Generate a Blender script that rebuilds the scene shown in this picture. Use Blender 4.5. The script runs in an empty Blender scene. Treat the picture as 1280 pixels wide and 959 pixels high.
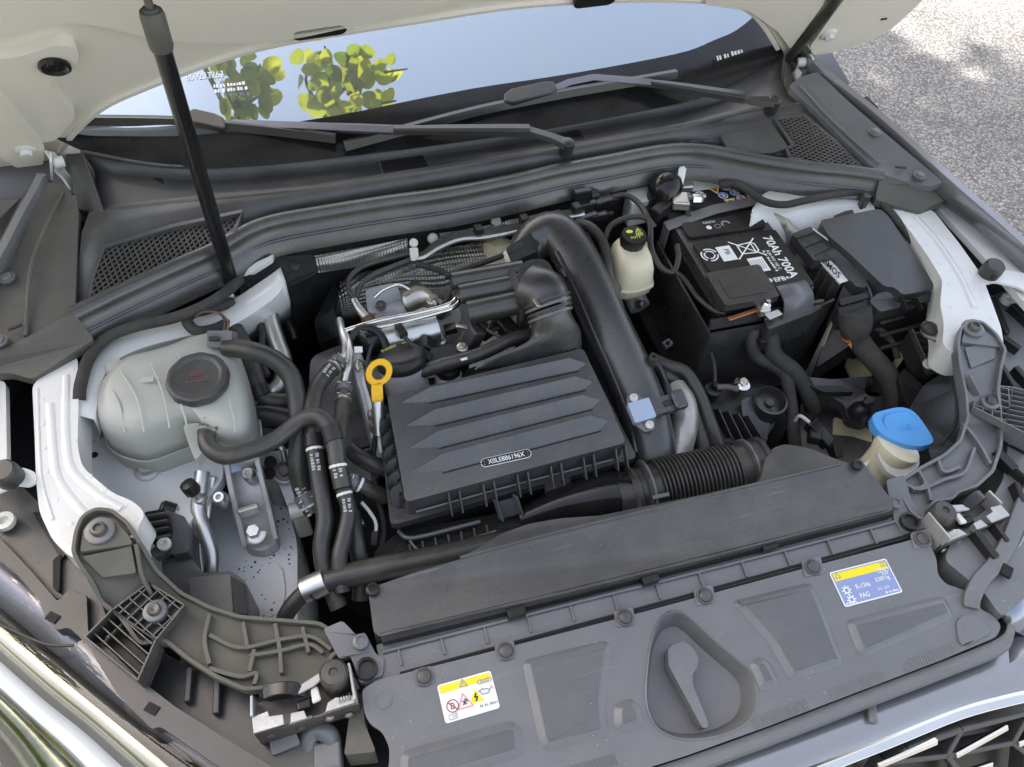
import bpy, bmesh, math, random
from mathutils import Vector, Matrix
from mathutils.geometry import tessellate_polygon
random.seed(7)
scene = bpy.context.scene
COL = scene.collection
rad = math.radians

# ---------------------------------------------------------------- camera
CAM = Vector((-0.25006, -0.65851, 0.89417))
FPX = 995.48
CR = Matrix(((0.9551323, -0.19853797, 0.21978389),
             (-0.29150034, -0.76152191, 0.57888854),
             (0.05243889, -0.61698222, -0.78522806)))      # columns: right, down, forward
cam_d = bpy.data.cameras.new('camera')
cam_d.sensor_width = 36.0
cam_d.lens = 36.0 * FPX / 1280.0
cam_d.clip_start = 0.02
cam_d.clip_end = 400
cam = bpy.data.objects.new('camera', cam_d)
COL.objects.link(cam)
m = Matrix.Identity(4)
for i in range(3):
    m[i][0] = CR[i][0]; m[i][1] = -CR[i][1]; m[i][2] = -CR[i][2]; m[i][3] = CAM[i]
cam.matrix_world = m
scene.camera = cam

# ---------------------------------------------------------------- light
SUN_EL, SUN_AZ = rad(50), rad(-32)          # azimuth measured from the rear of the car (+Y) towards +X
w = bpy.data.worlds.new('World'); scene.world = w; w.use_nodes = True
nt = w.node_tree
bg = nt.nodes['Background']
sky = nt.nodes.new('ShaderNodeTexSky')
sky.sky_type = 'NISHITA'; sky.sun_disc = False
sky.sun_elevation = SUN_EL; sky.sun_rotation = SUN_AZ
sky.dust_density = 2.2; sky.air_density = 1.0; sky.ozone_density = 1.0
hs = nt.nodes.new('ShaderNodeHueSaturation'); hs.inputs['Saturation'].default_value = 0.68
wb = nt.nodes.new('ShaderNodeMix'); wb.data_type = 'RGBA'; wb.blend_type = 'MULTIPLY'
wb.inputs[0].default_value = 1.0; wb.inputs[7].default_value = (1.085, 1.0, 0.90, 1)
nt.links.new(sky.outputs[0], hs.inputs['Color'])
nt.links.new(hs.outputs[0], wb.inputs[6])
nt.links.new(wb.outputs[2], bg.inputs['Color'])
bg.inputs['Strength'].default_value = 0.15
sun_d = bpy.data.lights.new('sun', 'SUN'); sun_d.energy = 4.2; sun_d.angle = rad(0.55)
sun_d.color = (1.0, 0.94, 0.85)
sun = bpy.data.objects.new('sun', sun_d); COL.objects.link(sun)
sdir = Vector((math.sin(SUN_AZ) * math.cos(SUN_EL), math.cos(SUN_AZ) * math.cos(SUN_EL), math.sin(SUN_EL)))
sun.rotation_euler = sdir.to_track_quat('Z', 'Y').to_euler()
sun.location = sdir * 8
scene.view_settings.view_transform = 'Standard'
scene.view_settings.look = 'None'
scene.view_settings.gamma = 1.0
scene.view_settings.exposure = 1.85
scene.render.engine = 'CYCLES'
scene.cycles.max_bounces = 8
scene.cycles.transparent_max_bounces = 12

# ---------------------------------------------------------------- helpers
def W(px, py, z):
    """point at height z on the sight line through photo pixel (px, py): used to read sizes off the photo"""
    d = CR @ Vector(((px - 640) / FPX, (py - 479.5) / FPX, 1))
    t = (z - CAM.z) / d.z
    return CAM + d * t

def WL(pts, z=None):
    return [W(p[0], p[1], p[2] if len(p) > 2 else z) for p in pts]

def WPl(px, py, o, n):
    """sight line through a pixel meets the plane (o, n)"""
    d = CR @ Vector(((px - 640) / FPX, (py - 479.5) / FPX, 1))
    return CAM + d * ((o - CAM).dot(n) / d.dot(n))

def thing(name, label, cat, loc, group=None):
    o = bpy.data.objects.new(name, None); COL.objects.link(o)
    o.location = loc; o.empty_display_size = 0.02
    o['label'] = label; o['category'] = cat
    if group: o['group'] = group
    return o

def tag(o, label, cat, group=None):
    o['label'] = label; o['category'] = cat
    if group: o['group'] = group
    return o

WORLDLOC = {}
def mk(name, verts, faces, mat, parent=None, smooth=40, bevel=0, seg=2, solid=0, sub=0, wn=False):
    verts = [Vector(v) for v in verts]
    lo = Vector((min(v.x for v in verts), min(v.y for v in verts), min(v.z for v in verts)))
    hi = Vector((max(v.x for v in verts), max(v.y for v in verts), max(v.z for v in verts)))
    c = (lo + hi) / 2
    me = bpy.data.meshes.new(name)
    me.from_pydata([v - c for v in verts], [], faces)
    bm = bmesh.new(); bm.from_mesh(me)
    bmesh.ops.recalc_face_normals(bm, faces=bm.faces)
    bm.to_mesh(me); bm.free()
    return mkm(name, me, c, mat, parent, smooth, bevel, seg, solid, sub)

def mkm(name, me, c, mat, parent=None, smooth=40, bevel=0, seg=2, solid=0, sub=0):
    if smooth:
        for p in me.polygons: p.use_smooth = True
        if smooth < 180: me.set_sharp_from_angle(angle=rad(smooth))
    o = bpy.data.objects.new(name, me); COL.objects.link(o)
    me.materials.append(mat)
    o.location = c
    WORLDLOC[o.name] = Vector(c)
    if parent is not None:
        o.parent = parent
        pl = WORLDLOC.get(parent.name, Vector(parent.location))
        o.location = Vector(c) - pl
    if solid:
        s = o.modifiers.new('solid', 'SOLIDIFY'); s.thickness = abs(solid); s.offset = -1 if solid > 0 else 1
    if bevel:
        b = o.modifiers.new('bevel', 'BEVEL'); b.width = bevel; b.segments = seg
        b.limit_method = 'ANGLE'; b.angle_limit = rad(35); b.harden_normals = True
    if sub:
        s = o.modifiers.new('sub', 'SUBSURF'); s.levels = sub; s.render_levels = sub
    return o

DOWN = Vector((0, 0, -1))
def prism_geo(top, down, holes=()):
    """plate with an outline (list of Vectors), optional holes, pushed along the vector down"""
    loops = [list(top)] + [list(h) for h in holes]
    flat = [v for l in loops for v in l]
    n = len(flat)
    if holes:
        bm = bmesh.new(); es = []
        for l in loops:
            vs = [bm.verts.new(q) for q in l]
            es += [bm.edges.new((vs[i], vs[(i + 1) % len(vs)])) for i in range(len(vs))]
        bm.verts.index_update()
        r = bmesh.ops.triangle_fill(bm, use_beauty=True, use_dissolve=False, edges=es)
        bm.verts.index_update()
        tris = [[v.index for v in g.verts] for g in r['geom'] if isinstance(g, bmesh.types.BMFace)]
        bm.free()
    else:
        tris = tessellate_polygon(loops)
    verts = flat + [v + down for v in flat]
    faces = []
    if len(loops) == 1 and len(top) <= 4:
        faces.append(tuple(range(n))); faces.append(tuple(range(2 * n - 1, n - 1, -1)))
    else:
        for t in tris:
            faces.append(tuple(t)); faces.append(tuple(reversed([i + n for i in t])))
    k = 0
    for l in loops:
        m_ = len(l)
        for i in range(m_):
            a, b = k + i, k + (i + 1) % m_
            faces.append((a, b, b + n, a + n))
        k += m_
    return verts, faces

def prism(name, top, depth, mat, parent=None, bevel=0.002, seg=2, holes=(), smooth=40):
    d = depth if isinstance(depth, Vector) else Vector((0, 0, -depth))
    v, f = prism_geo(top, d, holes)
    return mk(name, v, f, mat, parent, smooth, bevel, seg)

def loft_geo(rows, closed=False, cap=False):
    n = len(rows[0]); verts = [v for r in rows for v in r]; faces = []
    for i in range(len(rows) - 1):
        for j in range(n if closed else n - 1):
            a = i * n + j; b = i * n + (j + 1) % n
            faces.append((a, b, b + n, a + n))
    if cap:
        faces.append(tuple(range(n))); L = (len(rows) - 1) * n
        faces.append(tuple(range(L + n - 1, L - 1, -1)))
    return verts, faces

def loft(name, rows, mat, parent=None, closed=False, cap=False, smooth=40, bevel=0, solid=0, sub=0, seg=2):
    v, f = loft_geo(rows, closed, cap)
    return mk(name, v, f, mat, parent, smooth, bevel, seg, solid, sub)

def crom(pts, n=8, closed=False):
    """Catmull-Rom through points"""
    P_ = [Vector(p) for p in pts]
    if len(P_) < 3: 
        return [P_[0].lerp(P_[-1], i / n) for i in range(n + 1)]
    out = []
    N = len(P_)
    rng = range(N) if closed else range(N - 1)
    for i in rng:
        if closed:
            p0, p1, p2, p3 = P_[i - 1], P_[i], P_[(i + 1) % N], P_[(i + 2) % N]
        else:
            p1, p2 = P_[i], P_[i + 1]
            p0 = P_[i - 1] if i > 0 else p1 * 2 - p2
            p3 = P_[i + 2] if i + 2 < N else p2 * 2 - p1
        for k in range(n):
            t = k / n
            out.append(0.5 * ((2 * p1) + (p2 - p0) * t + (2 * p0 - 5 * p1 + 4 * p2 - p3) * t * t + (3 * p1 - p0 - 3 * p2 + p3) * t ** 3))
    if not closed: out.append(P_[-1].copy())
    return out

def frames(path, up=None):
    """parallel-transport frames"""
    T = []
    N = len(path)
    for i in range(N):
        a = path[max(i - 1, 0)]; b = path[min(i + 1, N - 1)]
        d = b - a
        T.append(d.normalized() if d.length > 1e-9 else Vector((1, 0, 0)))
    u = up or Vector((0, 0, 1))
    if up is None and abs(T[0].dot(u)) > 0.95: u = Vector((0, 1, 0))
    res = []
    nrm = (u - T[0] * u.dot(T[0])).normalized()
    for t in T:
        if up is not None:
            q = up - t * up.dot(t)
            nrm = q.normalized() if q.length > 1e-4 else nrm
        else:
            nrm = (nrm - t * nrm.dot(t)).normalized()
        res.append((t, nrm, t.cross(nrm)))
    return res

def sweep_geo(path, prof, up=None, cap=True, scales=None):
    fr = frames(path, up)
    rows = []
    for i, (p, (t, n, b)) in enumerate(zip(path, fr)):
        s = scales[i] if scales else 1
        rows.append([p + b * (x * s) + n * (y * s) for x, y in prof])
    return loft_geo(rows, closed=True, cap=cap)

def circ(r, n=12):
    return [(r * math.cos(2 * math.pi * i / n), r * math.sin(2 * math.pi * i / n)) for i in range(n)]

def tube(name, pts, r, mat, parent=None, n=7, seg=12, raw=False, rads=None):
    """round hose through 3D points; rads = radius at each control point"""
    path = [Vector(p) for p in pts] if raw else crom(pts, n)
    sc = None
    if rads:
        sc = []
        L = len(path) - 1
        for i in range(len(path)):
            u = i / L * (len(rads) - 1); k = min(int(u), len(rads) - 2); sc.append((rads[k] + (rads[k + 1] - rads[k]) * (u - k)) / r)
    v, f = sweep_geo(path, circ(r, seg), None, True, sc)
    return mk(name, v, f, mat, parent, 50)

def htube(name, px, r, mat, parent=None, **k):
    return tube(name, WL(px), r, mat, parent, **k)

def sweep(name, path, prof, mat, parent=None, up=Vector((0, 0, 1)), bevel=0, smooth=40, scales=None):
    v, f = sweep_geo(path, prof, up, True, scales)
    return mk(name, v, f, mat, parent, smooth, bevel)

def lathe(name, base, axis, prof, mat, parent=None, seg=24, smooth=40, wob=None):
    """profile of (radius, height along axis) turned about the axis"""
    a = Vector(axis).normalized()
    u = Vector((1, 0, 0)) if abs(a.x) < 0.9 else Vector((0, 1, 0))
    u = (u - a * u.dot(a)).normalized(); b = a.cross(u)
    rows = []
    for r, h in prof:
        row = []
        for i in range(seg):
            th = 2 * math.pi * i / seg
            rr = r * (wob(i) if wob and r > 0 else 1)
            row.append(Vector(base) + a * h + (u * math.cos(th) + b * math.sin(th)) * max(rr, 1e-5))
        rows.append(row)
    v, f = loft_geo(rows, closed=True, cap=True)
    return mk(name, v, f, mat, parent, smooth)

def box(name, c, size, mat, parent=None, ax=None, bevel=0.0015, seg=2):
    """ax: three axis Vectors (defaults to world)"""
    X, Y, Z = ax or (Vector((1, 0, 0)), Vector((0, 1, 0)), Vector((0, 0, 1)))
    v = []
    for k in (0.5, -0.5):
        for i, j in ((-.5, -.5), (.5, -.5), (.5, .5), (-.5, .5)):
            v.append(Vector(c) + X * (i * size[0]) + Y * (j * size[1]) + Z * (k * size[2]))
    f = [(0, 1, 2, 3), (7, 6, 5, 4), (0, 4, 5, 1), (1, 5, 6, 2), (2, 6, 7, 3), (3, 7, 4, 0)]
    return mk(name, v, f, mat, parent, 40, bevel, seg)

def axes(d, up=Vector((0, 0, 1))):
    """X along d, Z as near up as possible"""
    x = Vector(d).normalized(); z = (up - x * up.dot(x)).normalized(); y = z.cross(x)
    return x, y, z

def bar(name, a, b, wdt, hgt, mat, parent=None, up=Vector((0, 0, 1)), bevel=0.001):
    a, b = Vector(a), Vector(b)
    return box(name, (a + b) / 2, ((b - a).length, wdt, hgt), mat, parent, axes(b - a, up), bevel)

def bolt(name, at, axis, r, mat, parent=None, washer=True, h=None):
    h = h or r * 0.9
    a = Vector(axis).normalized()
    prof = []
    o = None
    if washer:
        o = lathe(name, at, a, [(r * 1.7, -0.002), (r * 1.7, r * .16), (r * 1.55, r * .26), (r * .9, r * .3)], mat, parent, 20)
        lathe('hex_head', Vector(at) + a * r * .25, a, [(r, 0), (r, h * .85), (r * .86, h)], mat, o, 6, 30)
    else:
        o = lathe(name, at, a, [(r, -0.002), (r, h * .85), (r * .86, h)], mat, parent, 6, 30)
    return o

def disc_clip(name, at, axis, r, mat, parent=None):
    return lathe(name, at, axis, [(r * 1.25, -.002), (r * 1.25, r * .12), (r * .98, r * .16), (r * .94, r * .1), (r * .9, r * .12), (r * .86, r * .34), (r * .7, r * .42), (0.0001, r * .45)], mat, parent, 24)

def rrect(c, X, Y, w_, h_, r, n=4):
    """rounded rectangle outline in the plane of X, Y"""
    out = []
    for sx, sy, a0 in ((1, -1, -90), (1, 1, 0), (-1, 1, 90), (-1, -1, 180)):
        for i in range(n + 1):
            a = rad(a0 + 90 * i / n)
            out.append(Vector(c) + X * (sx * (w_ / 2 - r) + r * math.cos(a)) + Y * (sy * (h_ / 2 - r) + r * math.sin(a)))
    return out

def roundpoly(pts, r, n=4):
    """round the corners of a 3D outline by about r"""
    out = []
    N = len(pts)
    for i in range(N):
        p0, p, p2 = pts[i - 1], pts[i], pts[(i + 1) % N]
        a = (p0 - p); b = (p2 - p)
        ra = min(r, a.length * .45); rb = min(r, b.length * .45)
        A = p + a.normalized() * ra; B = p + b.normalized() * rb
        for k in range(n + 1):
            t = k / n
            out.append(A * (1 - t) ** 2 + p * 2 * t * (1 - t) + B * t * t)
    return out

def offset_poly(pts, d, up=Vector((0, 0, 1))):
    """push a closed outline outwards (d > 0 grows a counter-clockwise one)"""
    out = []; N = len(pts)
    area = sum((pts[i].x * pts[(i + 1) % N].y - pts[(i + 1) % N].x * pts[i].y) for i in range(N))
    s = 1 if area > 0 else -1
    for i in range(N):
        t = (pts[(i + 1) % N] - pts[i - 1]); t.z = 0
        if t.length < 1e-9: out.append(pts[i].copy()); continue
        t.normalize()
        out.append(pts[i] + Vector((t.y, -t.x, 0)) * (d * s))
    return out

TXT = {}
def text(name, s, at, X, Y, size, mat, parent=None, align='LEFT', ext=0.0002, sx=1.0, bold=0.0):
    """flat printed lettering lying in the plane of X, Y"""
    key = (s, align, bold)
    if key not in TXT:
        cu = bpy.data.curves.new('t', 'FONT'); cu.body = s; cu.align_x = align; cu.size = 1; cu.resolution_u = 3; cu.offset = bold
        ob = bpy.data.objects.new('t', cu)
        me = ob.to_mesh()
        TXT[key] = ([v.co.copy() for v in me.vertices], [tuple(p.vertices) for p in me.polygons])
        ob.to_mesh_clear(); bpy.data.objects.remove(ob); bpy.data.curves.remove(cu)
    vs, fs = TXT[key]
    X = Vector(X).normalized(); Y = Vector(Y).normalized(); N = X.cross(Y)
    v = [Vector(at) + X * (c.x * size * sx) + Y * (c.y * size) + N * ext for c in vs]
    return mk(name, v, fs, mat, parent, 0)

def strokes(name, lines, at, X, Y, size, wdt, mat, parent=None, ext=0.0004):
    """line-drawn symbol from polylines in unit coordinates"""
    X = Vector(X).normalized(); Y = Vector(Y).normalized(); N = X.cross(Y)
    v = []; f = []
    for ln in lines:
        for (a, b) in zip(ln[:-1], ln[1:]):
            A = Vector((a[0], a[1])); B = Vector((b[0], b[1])); d = (B - A)
            if d.length < 1e-9: continue
            d.normalize(); e = Vector((-d.y, d.x)) * (wdt / 2); A = A - d * wdt * .4; B = B + d * wdt * .4
            k = len(v)
            for q in (A + e, A - e, B - e, B + e):
                v.append(Vector(at) + X * (q.x * size) + Y * (q.y * size) + N * ext)
            f.append((k, k + 1, k + 2, k + 3))
            ext += 0.000004
    return mk(name, v, f, mat, parent, 0)

def dashes(name, at, X, Y, length, hgt, mat_, parent=None, rows=1, ext=.0004, seed=1):
    """fine print too small to read: rows of short marks"""
    rd = random.Random(seed); X = Vector(X).normalized(); Y = Vector(Y).normalized(); N = X.cross(Y); v = []; f = []
    for r in range(rows):
        x = 0.
        while x < length:
            w_ = hgt * rd.uniform(.35, .7); h_ = hgt * rd.uniform(.7, 1); k = len(v)
            for a, b in ((x, 0), (x + w_, 0), (x + w_, h_), (x, h_)):
                v.append(Vector(at) + X * a + Y * (b - r * hgt * 1.5) + N * ext)
            f.append((k, k + 1, k + 2, k + 3)); x += w_ + hgt * rd.choice((.2, .25, .3, .7))
    return mk(name, v, f, mat_, parent, 0)

def arc(cx, cy, r, a0=0, a1=360, n=16, ry=None):
    return [(cx + r * math.cos(rad(a0 + (a1 - a0) * i / n)), cy + (ry or r) * math.sin(rad(a0 + (a1 - a0) * i / n))) for i in range(n + 1)]

def flat(name, pts, at, X, Y, size, mat, parent=None, ext=0.0003):
    X = Vector(X).normalized(); Y = Vector(Y).normalized(); N = X.cross(Y)
    v = [Vector(at) + X * (p[0] * size) + Y * (p[1] * size) + N * ext for p in pts]
    return mk(name, v, [tuple(range(len(v)))], mat, parent, 0)

# ---------------------------------------------------------------- materials
def mat(name, col, rough=.5, metal=0., spec=.5, bump=0., bscale=300., var=0., vscale=20., dust=0., dcol=(.32, .29, .24), dscale=9., coat=0., rvar=0., sss=0., trans=0., ior=1.45, streak=False, spots=0., scol=(.05, .04, .03), scratch=0.):
    m_ = bpy.data.materials.new(name); m_.use_nodes = True
    n = m_.node_tree; L = n.links
    b = n.nodes['Principled BSDF']
    b.inputs['Base Color'].default_value = (*col, 1)
    b.inputs['Roughness'].default_value = rough
    b.inputs['Metallic'].default_value = metal
    b.inputs['Specular IOR Level'].default_value = spec
    b.inputs['Coat Weight'].default_value = coat
    b.inputs['Coat Roughness'].default_value = .06
    b.inputs['IOR'].default_value = ior
    b.inputs['Transmission Weight'].default_value = trans
    if sss:
        b.inputs['Subsurface Weight'].default_value = sss; b.inputs['Subsurface Radius'].default_value = (.02, .02, .015); b.inputs['Subsurface Scale'].default_value = .4
    geo = n.nodes.new('ShaderNodeNewGeometry')
    pos = geo.outputs['Position']
    def noise(scale, det=4, rgh=.6):
        t = n.nodes.new('ShaderNodeTexNoise'); t.inputs['Scale'].default_value = scale; t.inputs['Detail'].default_value = det; t.inputs['Roughness'].default_value = rgh
        L.new(pos, t.inputs['Vector']); return t.outputs['Fac']
    def ramp(s, a, b_):
        r = n.nodes.new('ShaderNodeMapRange'); r.inputs[1].default_value = a; r.inputs[2].default_value = b_; r.clamp = True
        L.new(s, r.inputs[0]); return r.outputs[0]
    def mix(f, a, c2, mode='MIX'):
        x = n.nodes.new('ShaderNodeMix'); x.data_type = 'RGBA'; x.blend_type = mode
        if isinstance(f, float): x.inputs[0].default_value = f
        else: L.new(f, x.inputs[0])
        for s, i in ((a, 6), (c2, 7)):
            if isinstance(s, tuple): x.inputs[i].default_value = (*s, 1)
            else: L.new(s, x.inputs[i])
        return x.outputs[2]
    def math_(op, a, c2):
        x = n.nodes.new('ShaderNodeMath'); x.operation = op
        for s, i in ((a, 0), (c2, 1)):
            if isinstance(s, (int, float)): x.inputs[i].default_value = s
            else: L.new(s, x.inputs[i])
        return x.outputs[0]
    c = col; rsrc = None
    if var:
        f = ramp(noise(vscale, 5, .65), .3, .7)
        c = mix(f, tuple(x * (1 - var) for x in col), tuple(min(1, x * (1 + var)) for x in col))
    if dust:
        big = ramp(noise(dscale, 6, .7), .44, .68)
        fine = ramp(noise(dscale * 45, 3, .7), .35, .75)
        fd = math_('MULTIPLY', math_('MULTIPLY', math_('ADD', math_('MULTIPLY', big, .75), .25), math_('ADD', math_('MULTIPLY', fine, .6), .4)), dust)
        c = mix(fd, c, dcol)
        rsrc = math_('ADD', math_('MULTIPLY', fd, .5), rough)
    if spots:
        v_ = n.nodes.new('ShaderNodeTexVoronoi'); v_.inputs['Scale'].default_value = 130; v_.feature = 'F1'
        L.new(pos, v_.inputs['Vector'])
        thr = ramp(noise(14, 3), .38, .68)
        d = math_('LESS_THAN', v_.outputs['Distance'], math_('MULTIPLY', thr, spots))
        c = mix(d, c, scol)
    if scratch:
        for rz, sc_ in ((.5, 230.), (2.2, 170.)):
            mp = n.nodes.new('ShaderNodeMapping'); mp.inputs['Rotation'].default_value = (0, 0, rz); mp.inputs['Scale'].default_value = (7, sc_, 7)
            L.new(pos, mp.inputs['Vector'])
            t_ = n.nodes.new('ShaderNodeTexNoise'); t_.inputs['Scale'].default_value = 1; t_.inputs['Detail'].default_value = 2
            L.new(mp.outputs[0], t_.inputs['Vector'])
            k_ = math_('MULTIPLY', math_('MULTIPLY', ramp(t_.outputs['Fac'], .66, .76), ramp(noise(11 + rz, 3), .5, .66)), scratch)
            c = mix(k_, c, (.34, .33, .31))
    if rvar:
        q = math_('MULTIPLY', math_('SUBTRACT', noise(26, 6, .7), .5), rvar * 2)
        rsrc = math_('ADD', q, rsrc if rsrc is not None else rough)
    if not isinstance(c, tuple): L.new(c, b.inputs['Base Color'])
    if rsrc is not None: L.new(rsrc, b.inputs['Roughness'])
    if bump:
        bp = n.nodes.new('ShaderNodeBump'); bp.inputs['Strength'].default_value = bump; bp.inputs['Distance'].default_value = .001
        L.new(noise(bscale, 3, .6), bp.inputs['Height']); L.new(bp.outputs[0], b.inputs['Normal'])
    return m_

M = dict(
    satin=mat('satin_black_plastic', (.027, .027, .028), .27, spec=1.0, bump=.2, bscale=900, var=.15, vscale=12, dust=.16, rvar=.1, spots=.06, scol=(.2, .19, .18), scratch=.15),
    filter_alu=mat('silver_filter_casting', (.52, .52, .54), .40, metal=.15, spec=.7, bump=.2, var=.06, dust=.15, dcol=(.25, .22, .17)),
    sheen=mat('satin_steel', (.20, .20, .23), .3, metal=.7, var=.08),
    cap_grey=mat('cap_plastic', (.045, .045, .045), .36, spec=.7, bump=.2, var=.15, dust=.2),
    cap_red=mat('faint_red_print', (.22, .07, .07), .6),
    fuse=mat('fuse_box_plastic', (.03, .031, .035), .30, spec=.85, bump=.25, bscale=900, var=.12, dust=.14, rvar=.08),
    cowl=mat('cowl_plastic', (.056, .057, .059), .36, spec=.8, bump=.35, bscale=700, var=.18, vscale=9, dust=.35, dcol=(.2, .18, .14), rvar=.1, spots=.07, scol=(.24, .22, .19)),
    wiper=mat('wiper_black', (.022, .022, .022), .34, spec=.7, dust=.1),
    lid=mat('ribbed_lid_plastic', (.058, .059, .062), .22, scratch=.35, spec=1.0, spots=.08, scol=(.26, .25, .24), bump=.25, bscale=900, var=.12, vscale=12, dust=.2, rvar=.08),
    pad=mat('slam_panel_pad_plastic', (.095, .098, .103), .36, scratch=.25, spec=.7, spots=.09, scol=(.4, .39, .37), bump=.3, bscale=800, var=.1, vscale=10, dust=.2, rvar=.1),
    plastic=mat('black_grained_plastic', (.043, .043, .044), .29, scratch=.3, spec=.9, spots=.09, scol=(.26, .25, .23), bump=.35, bscale=900, var=.15, vscale=12, dust=.26, rvar=.1),
    plastic_grey=mat('weathered_grey_plastic', (.122, .126, .134), .30, scratch=.3, spec=.9, spots=.09, scol=(.4, .39, .37), bump=.3, bscale=700, var=.12, vscale=8, dust=.25, rvar=.1),
    plastic_dusty=mat('dusty_black_plastic', (.085, .082, .073), .44, bump=.3, bscale=700, var=.2, vscale=10, dust=.4, dcol=(.26, .235, .18), rvar=.12),
    black=mat('deep_black_plastic', (.010, .010, .011), .34, bump=.2, bscale=600, var=.2, dust=.1, rvar=.1),
    gloss_black=mat('glossy_black', (.01, .01, .011), .16, var=.2, dust=.05, rvar=.08),
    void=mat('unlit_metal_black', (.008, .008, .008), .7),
    rubber=mat('rubber_hose', (.020, .020, .019), .33, spec=.75, bump=.4, bscale=500, var=.25, vscale=30, dust=.28, rvar=.1),
    seal=mat('rubber_seal', (.05, .05, .049), .26, spec=1.0, bump=.15, bscale=500, var=.15, dust=.25, rvar=.1),
    felt=mat('black_felt', (.026, .026, .026), .95, spec=.15, bump=1.0, bscale=900, var=.4, vscale=200, dust=.12, dscale=30),
    tape=mat('cloth_tape', (.026, .026, .026), .7, bump=.6, bscale=700, var=.25, dust=.25),
    body_white=mat('white_body_paint', (.76, .76, .74), .26, coat=.5, var=.05, vscale=6, dust=.3, dcol=(.5, .47, .38), rvar=.08),
    body_dirty=mat('white_body_paint_dusty', (.74, .75, .75), .4, var=.05, vscale=9, dust=.34, dcol=(.42, .4, .34), rvar=.12),
    shelf=mat('white_paint_grimy', (.70, .72, .73), .4, var=.06, vscale=9, dust=.45, dcol=(.36, .34, .29), rvar=.12, spots=.16),
    rail=mat('white_paint_tar_spots', (.80, .81, .82), .42, var=.08, dust=.35, dcol=(.45, .43, .38), rvar=.12, spots=.42),
    hood_in=mat('cream_underbonnet_paint', (.80, .76, .665), .34, var=.03, vscale=5, dust=.12, dcol=(.5, .45, .36), rvar=.08),
    hood_dust=mat('underbonnet_paint_dull', (.62, .58, .47), .5, var=.05, dust=.2, dcol=(.42, .38, .28)),
    body_ext=mat('grey_metallic_paint', (.31, .31, .33), .24, metal=.6, coat=1., var=.03, rvar=.04),
    alu=mat('cast_aluminium', (.50, .50, .49), .44, metal=.5, bump=.35, bscale=450, var=.12, vscale=25, dust=.3, dcol=(.2, .18, .14), rvar=.12),
    alu_pipe=mat('aluminium_pipe', (.66, .66, .64), .34, metal=1., bump=.1, bscale=200, var=.08, dust=.22, dcol=(.3, .27, .22), rvar=.12),
    chrome=mat('bright_metal', (.78, .77, .74), .14, metal=1., var=.05, rvar=.08),
    zinc=mat('zinc_plated_steel', (.62, .6, .54), .34, metal=.95, var=.15, vscale=40, dust=.2, dcol=(.3, .25, .16), rvar=.12),
    steel_dark=mat('dull_dark_steel', (.16, .15, .14), .5, metal=.8, var=.3, vscale=30, dust=.3, dcol=(.16, .13, .1)),
    rust=mat('rusty_metal', (.2, .11, .06), .7, metal=.3, var=.4, vscale=60, bump=.4, bscale=300),
    tank=mat('frosted_reservoir_plastic', (.47, .475, .43), .34, sss=.5, var=.07, vscale=9, dust=.25, dcol=(.40, .37, .29), rvar=.08),
    tank_cream=mat('aged_cream_plastic', (.80, .74, .54), .38, sss=.25, var=.06, vscale=14, dust=.22, dcol=(.5, .38, .16)),
    yellow=mat('yellow_plastic', (.9, .5, .01), .35, sss=.05, var=.05),
    blue=mat('blue_cap_plastic', (.09, .36, .77), .42, var=.06, dust=.12, bump=.2),
    red=mat('red_plastic', (.45, .03, .03), .4),
    redprint=mat('red_print', (.26, .035, .03), .6),
    white=mat('white_print', (.82, .82, .80), .5),
    whiteplas=mat('white_plastic', (.75, .74, .68), .45, var=.06, dust=.15),
    yellowprint=mat('yellow_print', (.88, .72, .02), .45),
    limeprint=mat('lime_print', (.75, .74, .12), .5),
    blueprint=mat('blue_label', (.25, .31, .54), .35, spec=.6),
    bluesign=mat('blue_sign', (.08, .16, .5), .5),
    pinksign=mat('pink_sign', (.78, .4, .45), .5),
    orangeprint=mat('orange_print', (.8, .38, .03), .5),
    pinkprint=mat('pink_print', (.75, .3, .3), .5),
    greyprint2=mat('worn_white_print', (.5, .5, .48), .6),
    greyprint=mat('grey_print', (.3, .3, .3), .5),
    blackprint=mat('black_print', (.02, .02, .02), .5),
    copper=mat('copper_strap', (.62, .25, .13), .38, metal=.7, var=.2, vscale=60),
    foil=mat('foil_wrap', (.42, .41, .38), .38, metal=.5, bump=1.5, bscale=60, var=.2, vscale=30),
    clip_white=mat('natural_nylon', (.72, .71, .64), .45, sss=.1),
    peach=mat('yellowed_liner', (.62, .55, .33), .6, var=.15, dust=.2),
    sensor_blue=mat('blue_grey_sensor', (.36, .44, .58), .5, var=.04, dust=.1),
    olive=mat('dusty_olive_tinted_plastic', (.105, .102, .088), .5, var=.1, dust=.4, dcol=(.24, .21, .14)),
)

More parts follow.
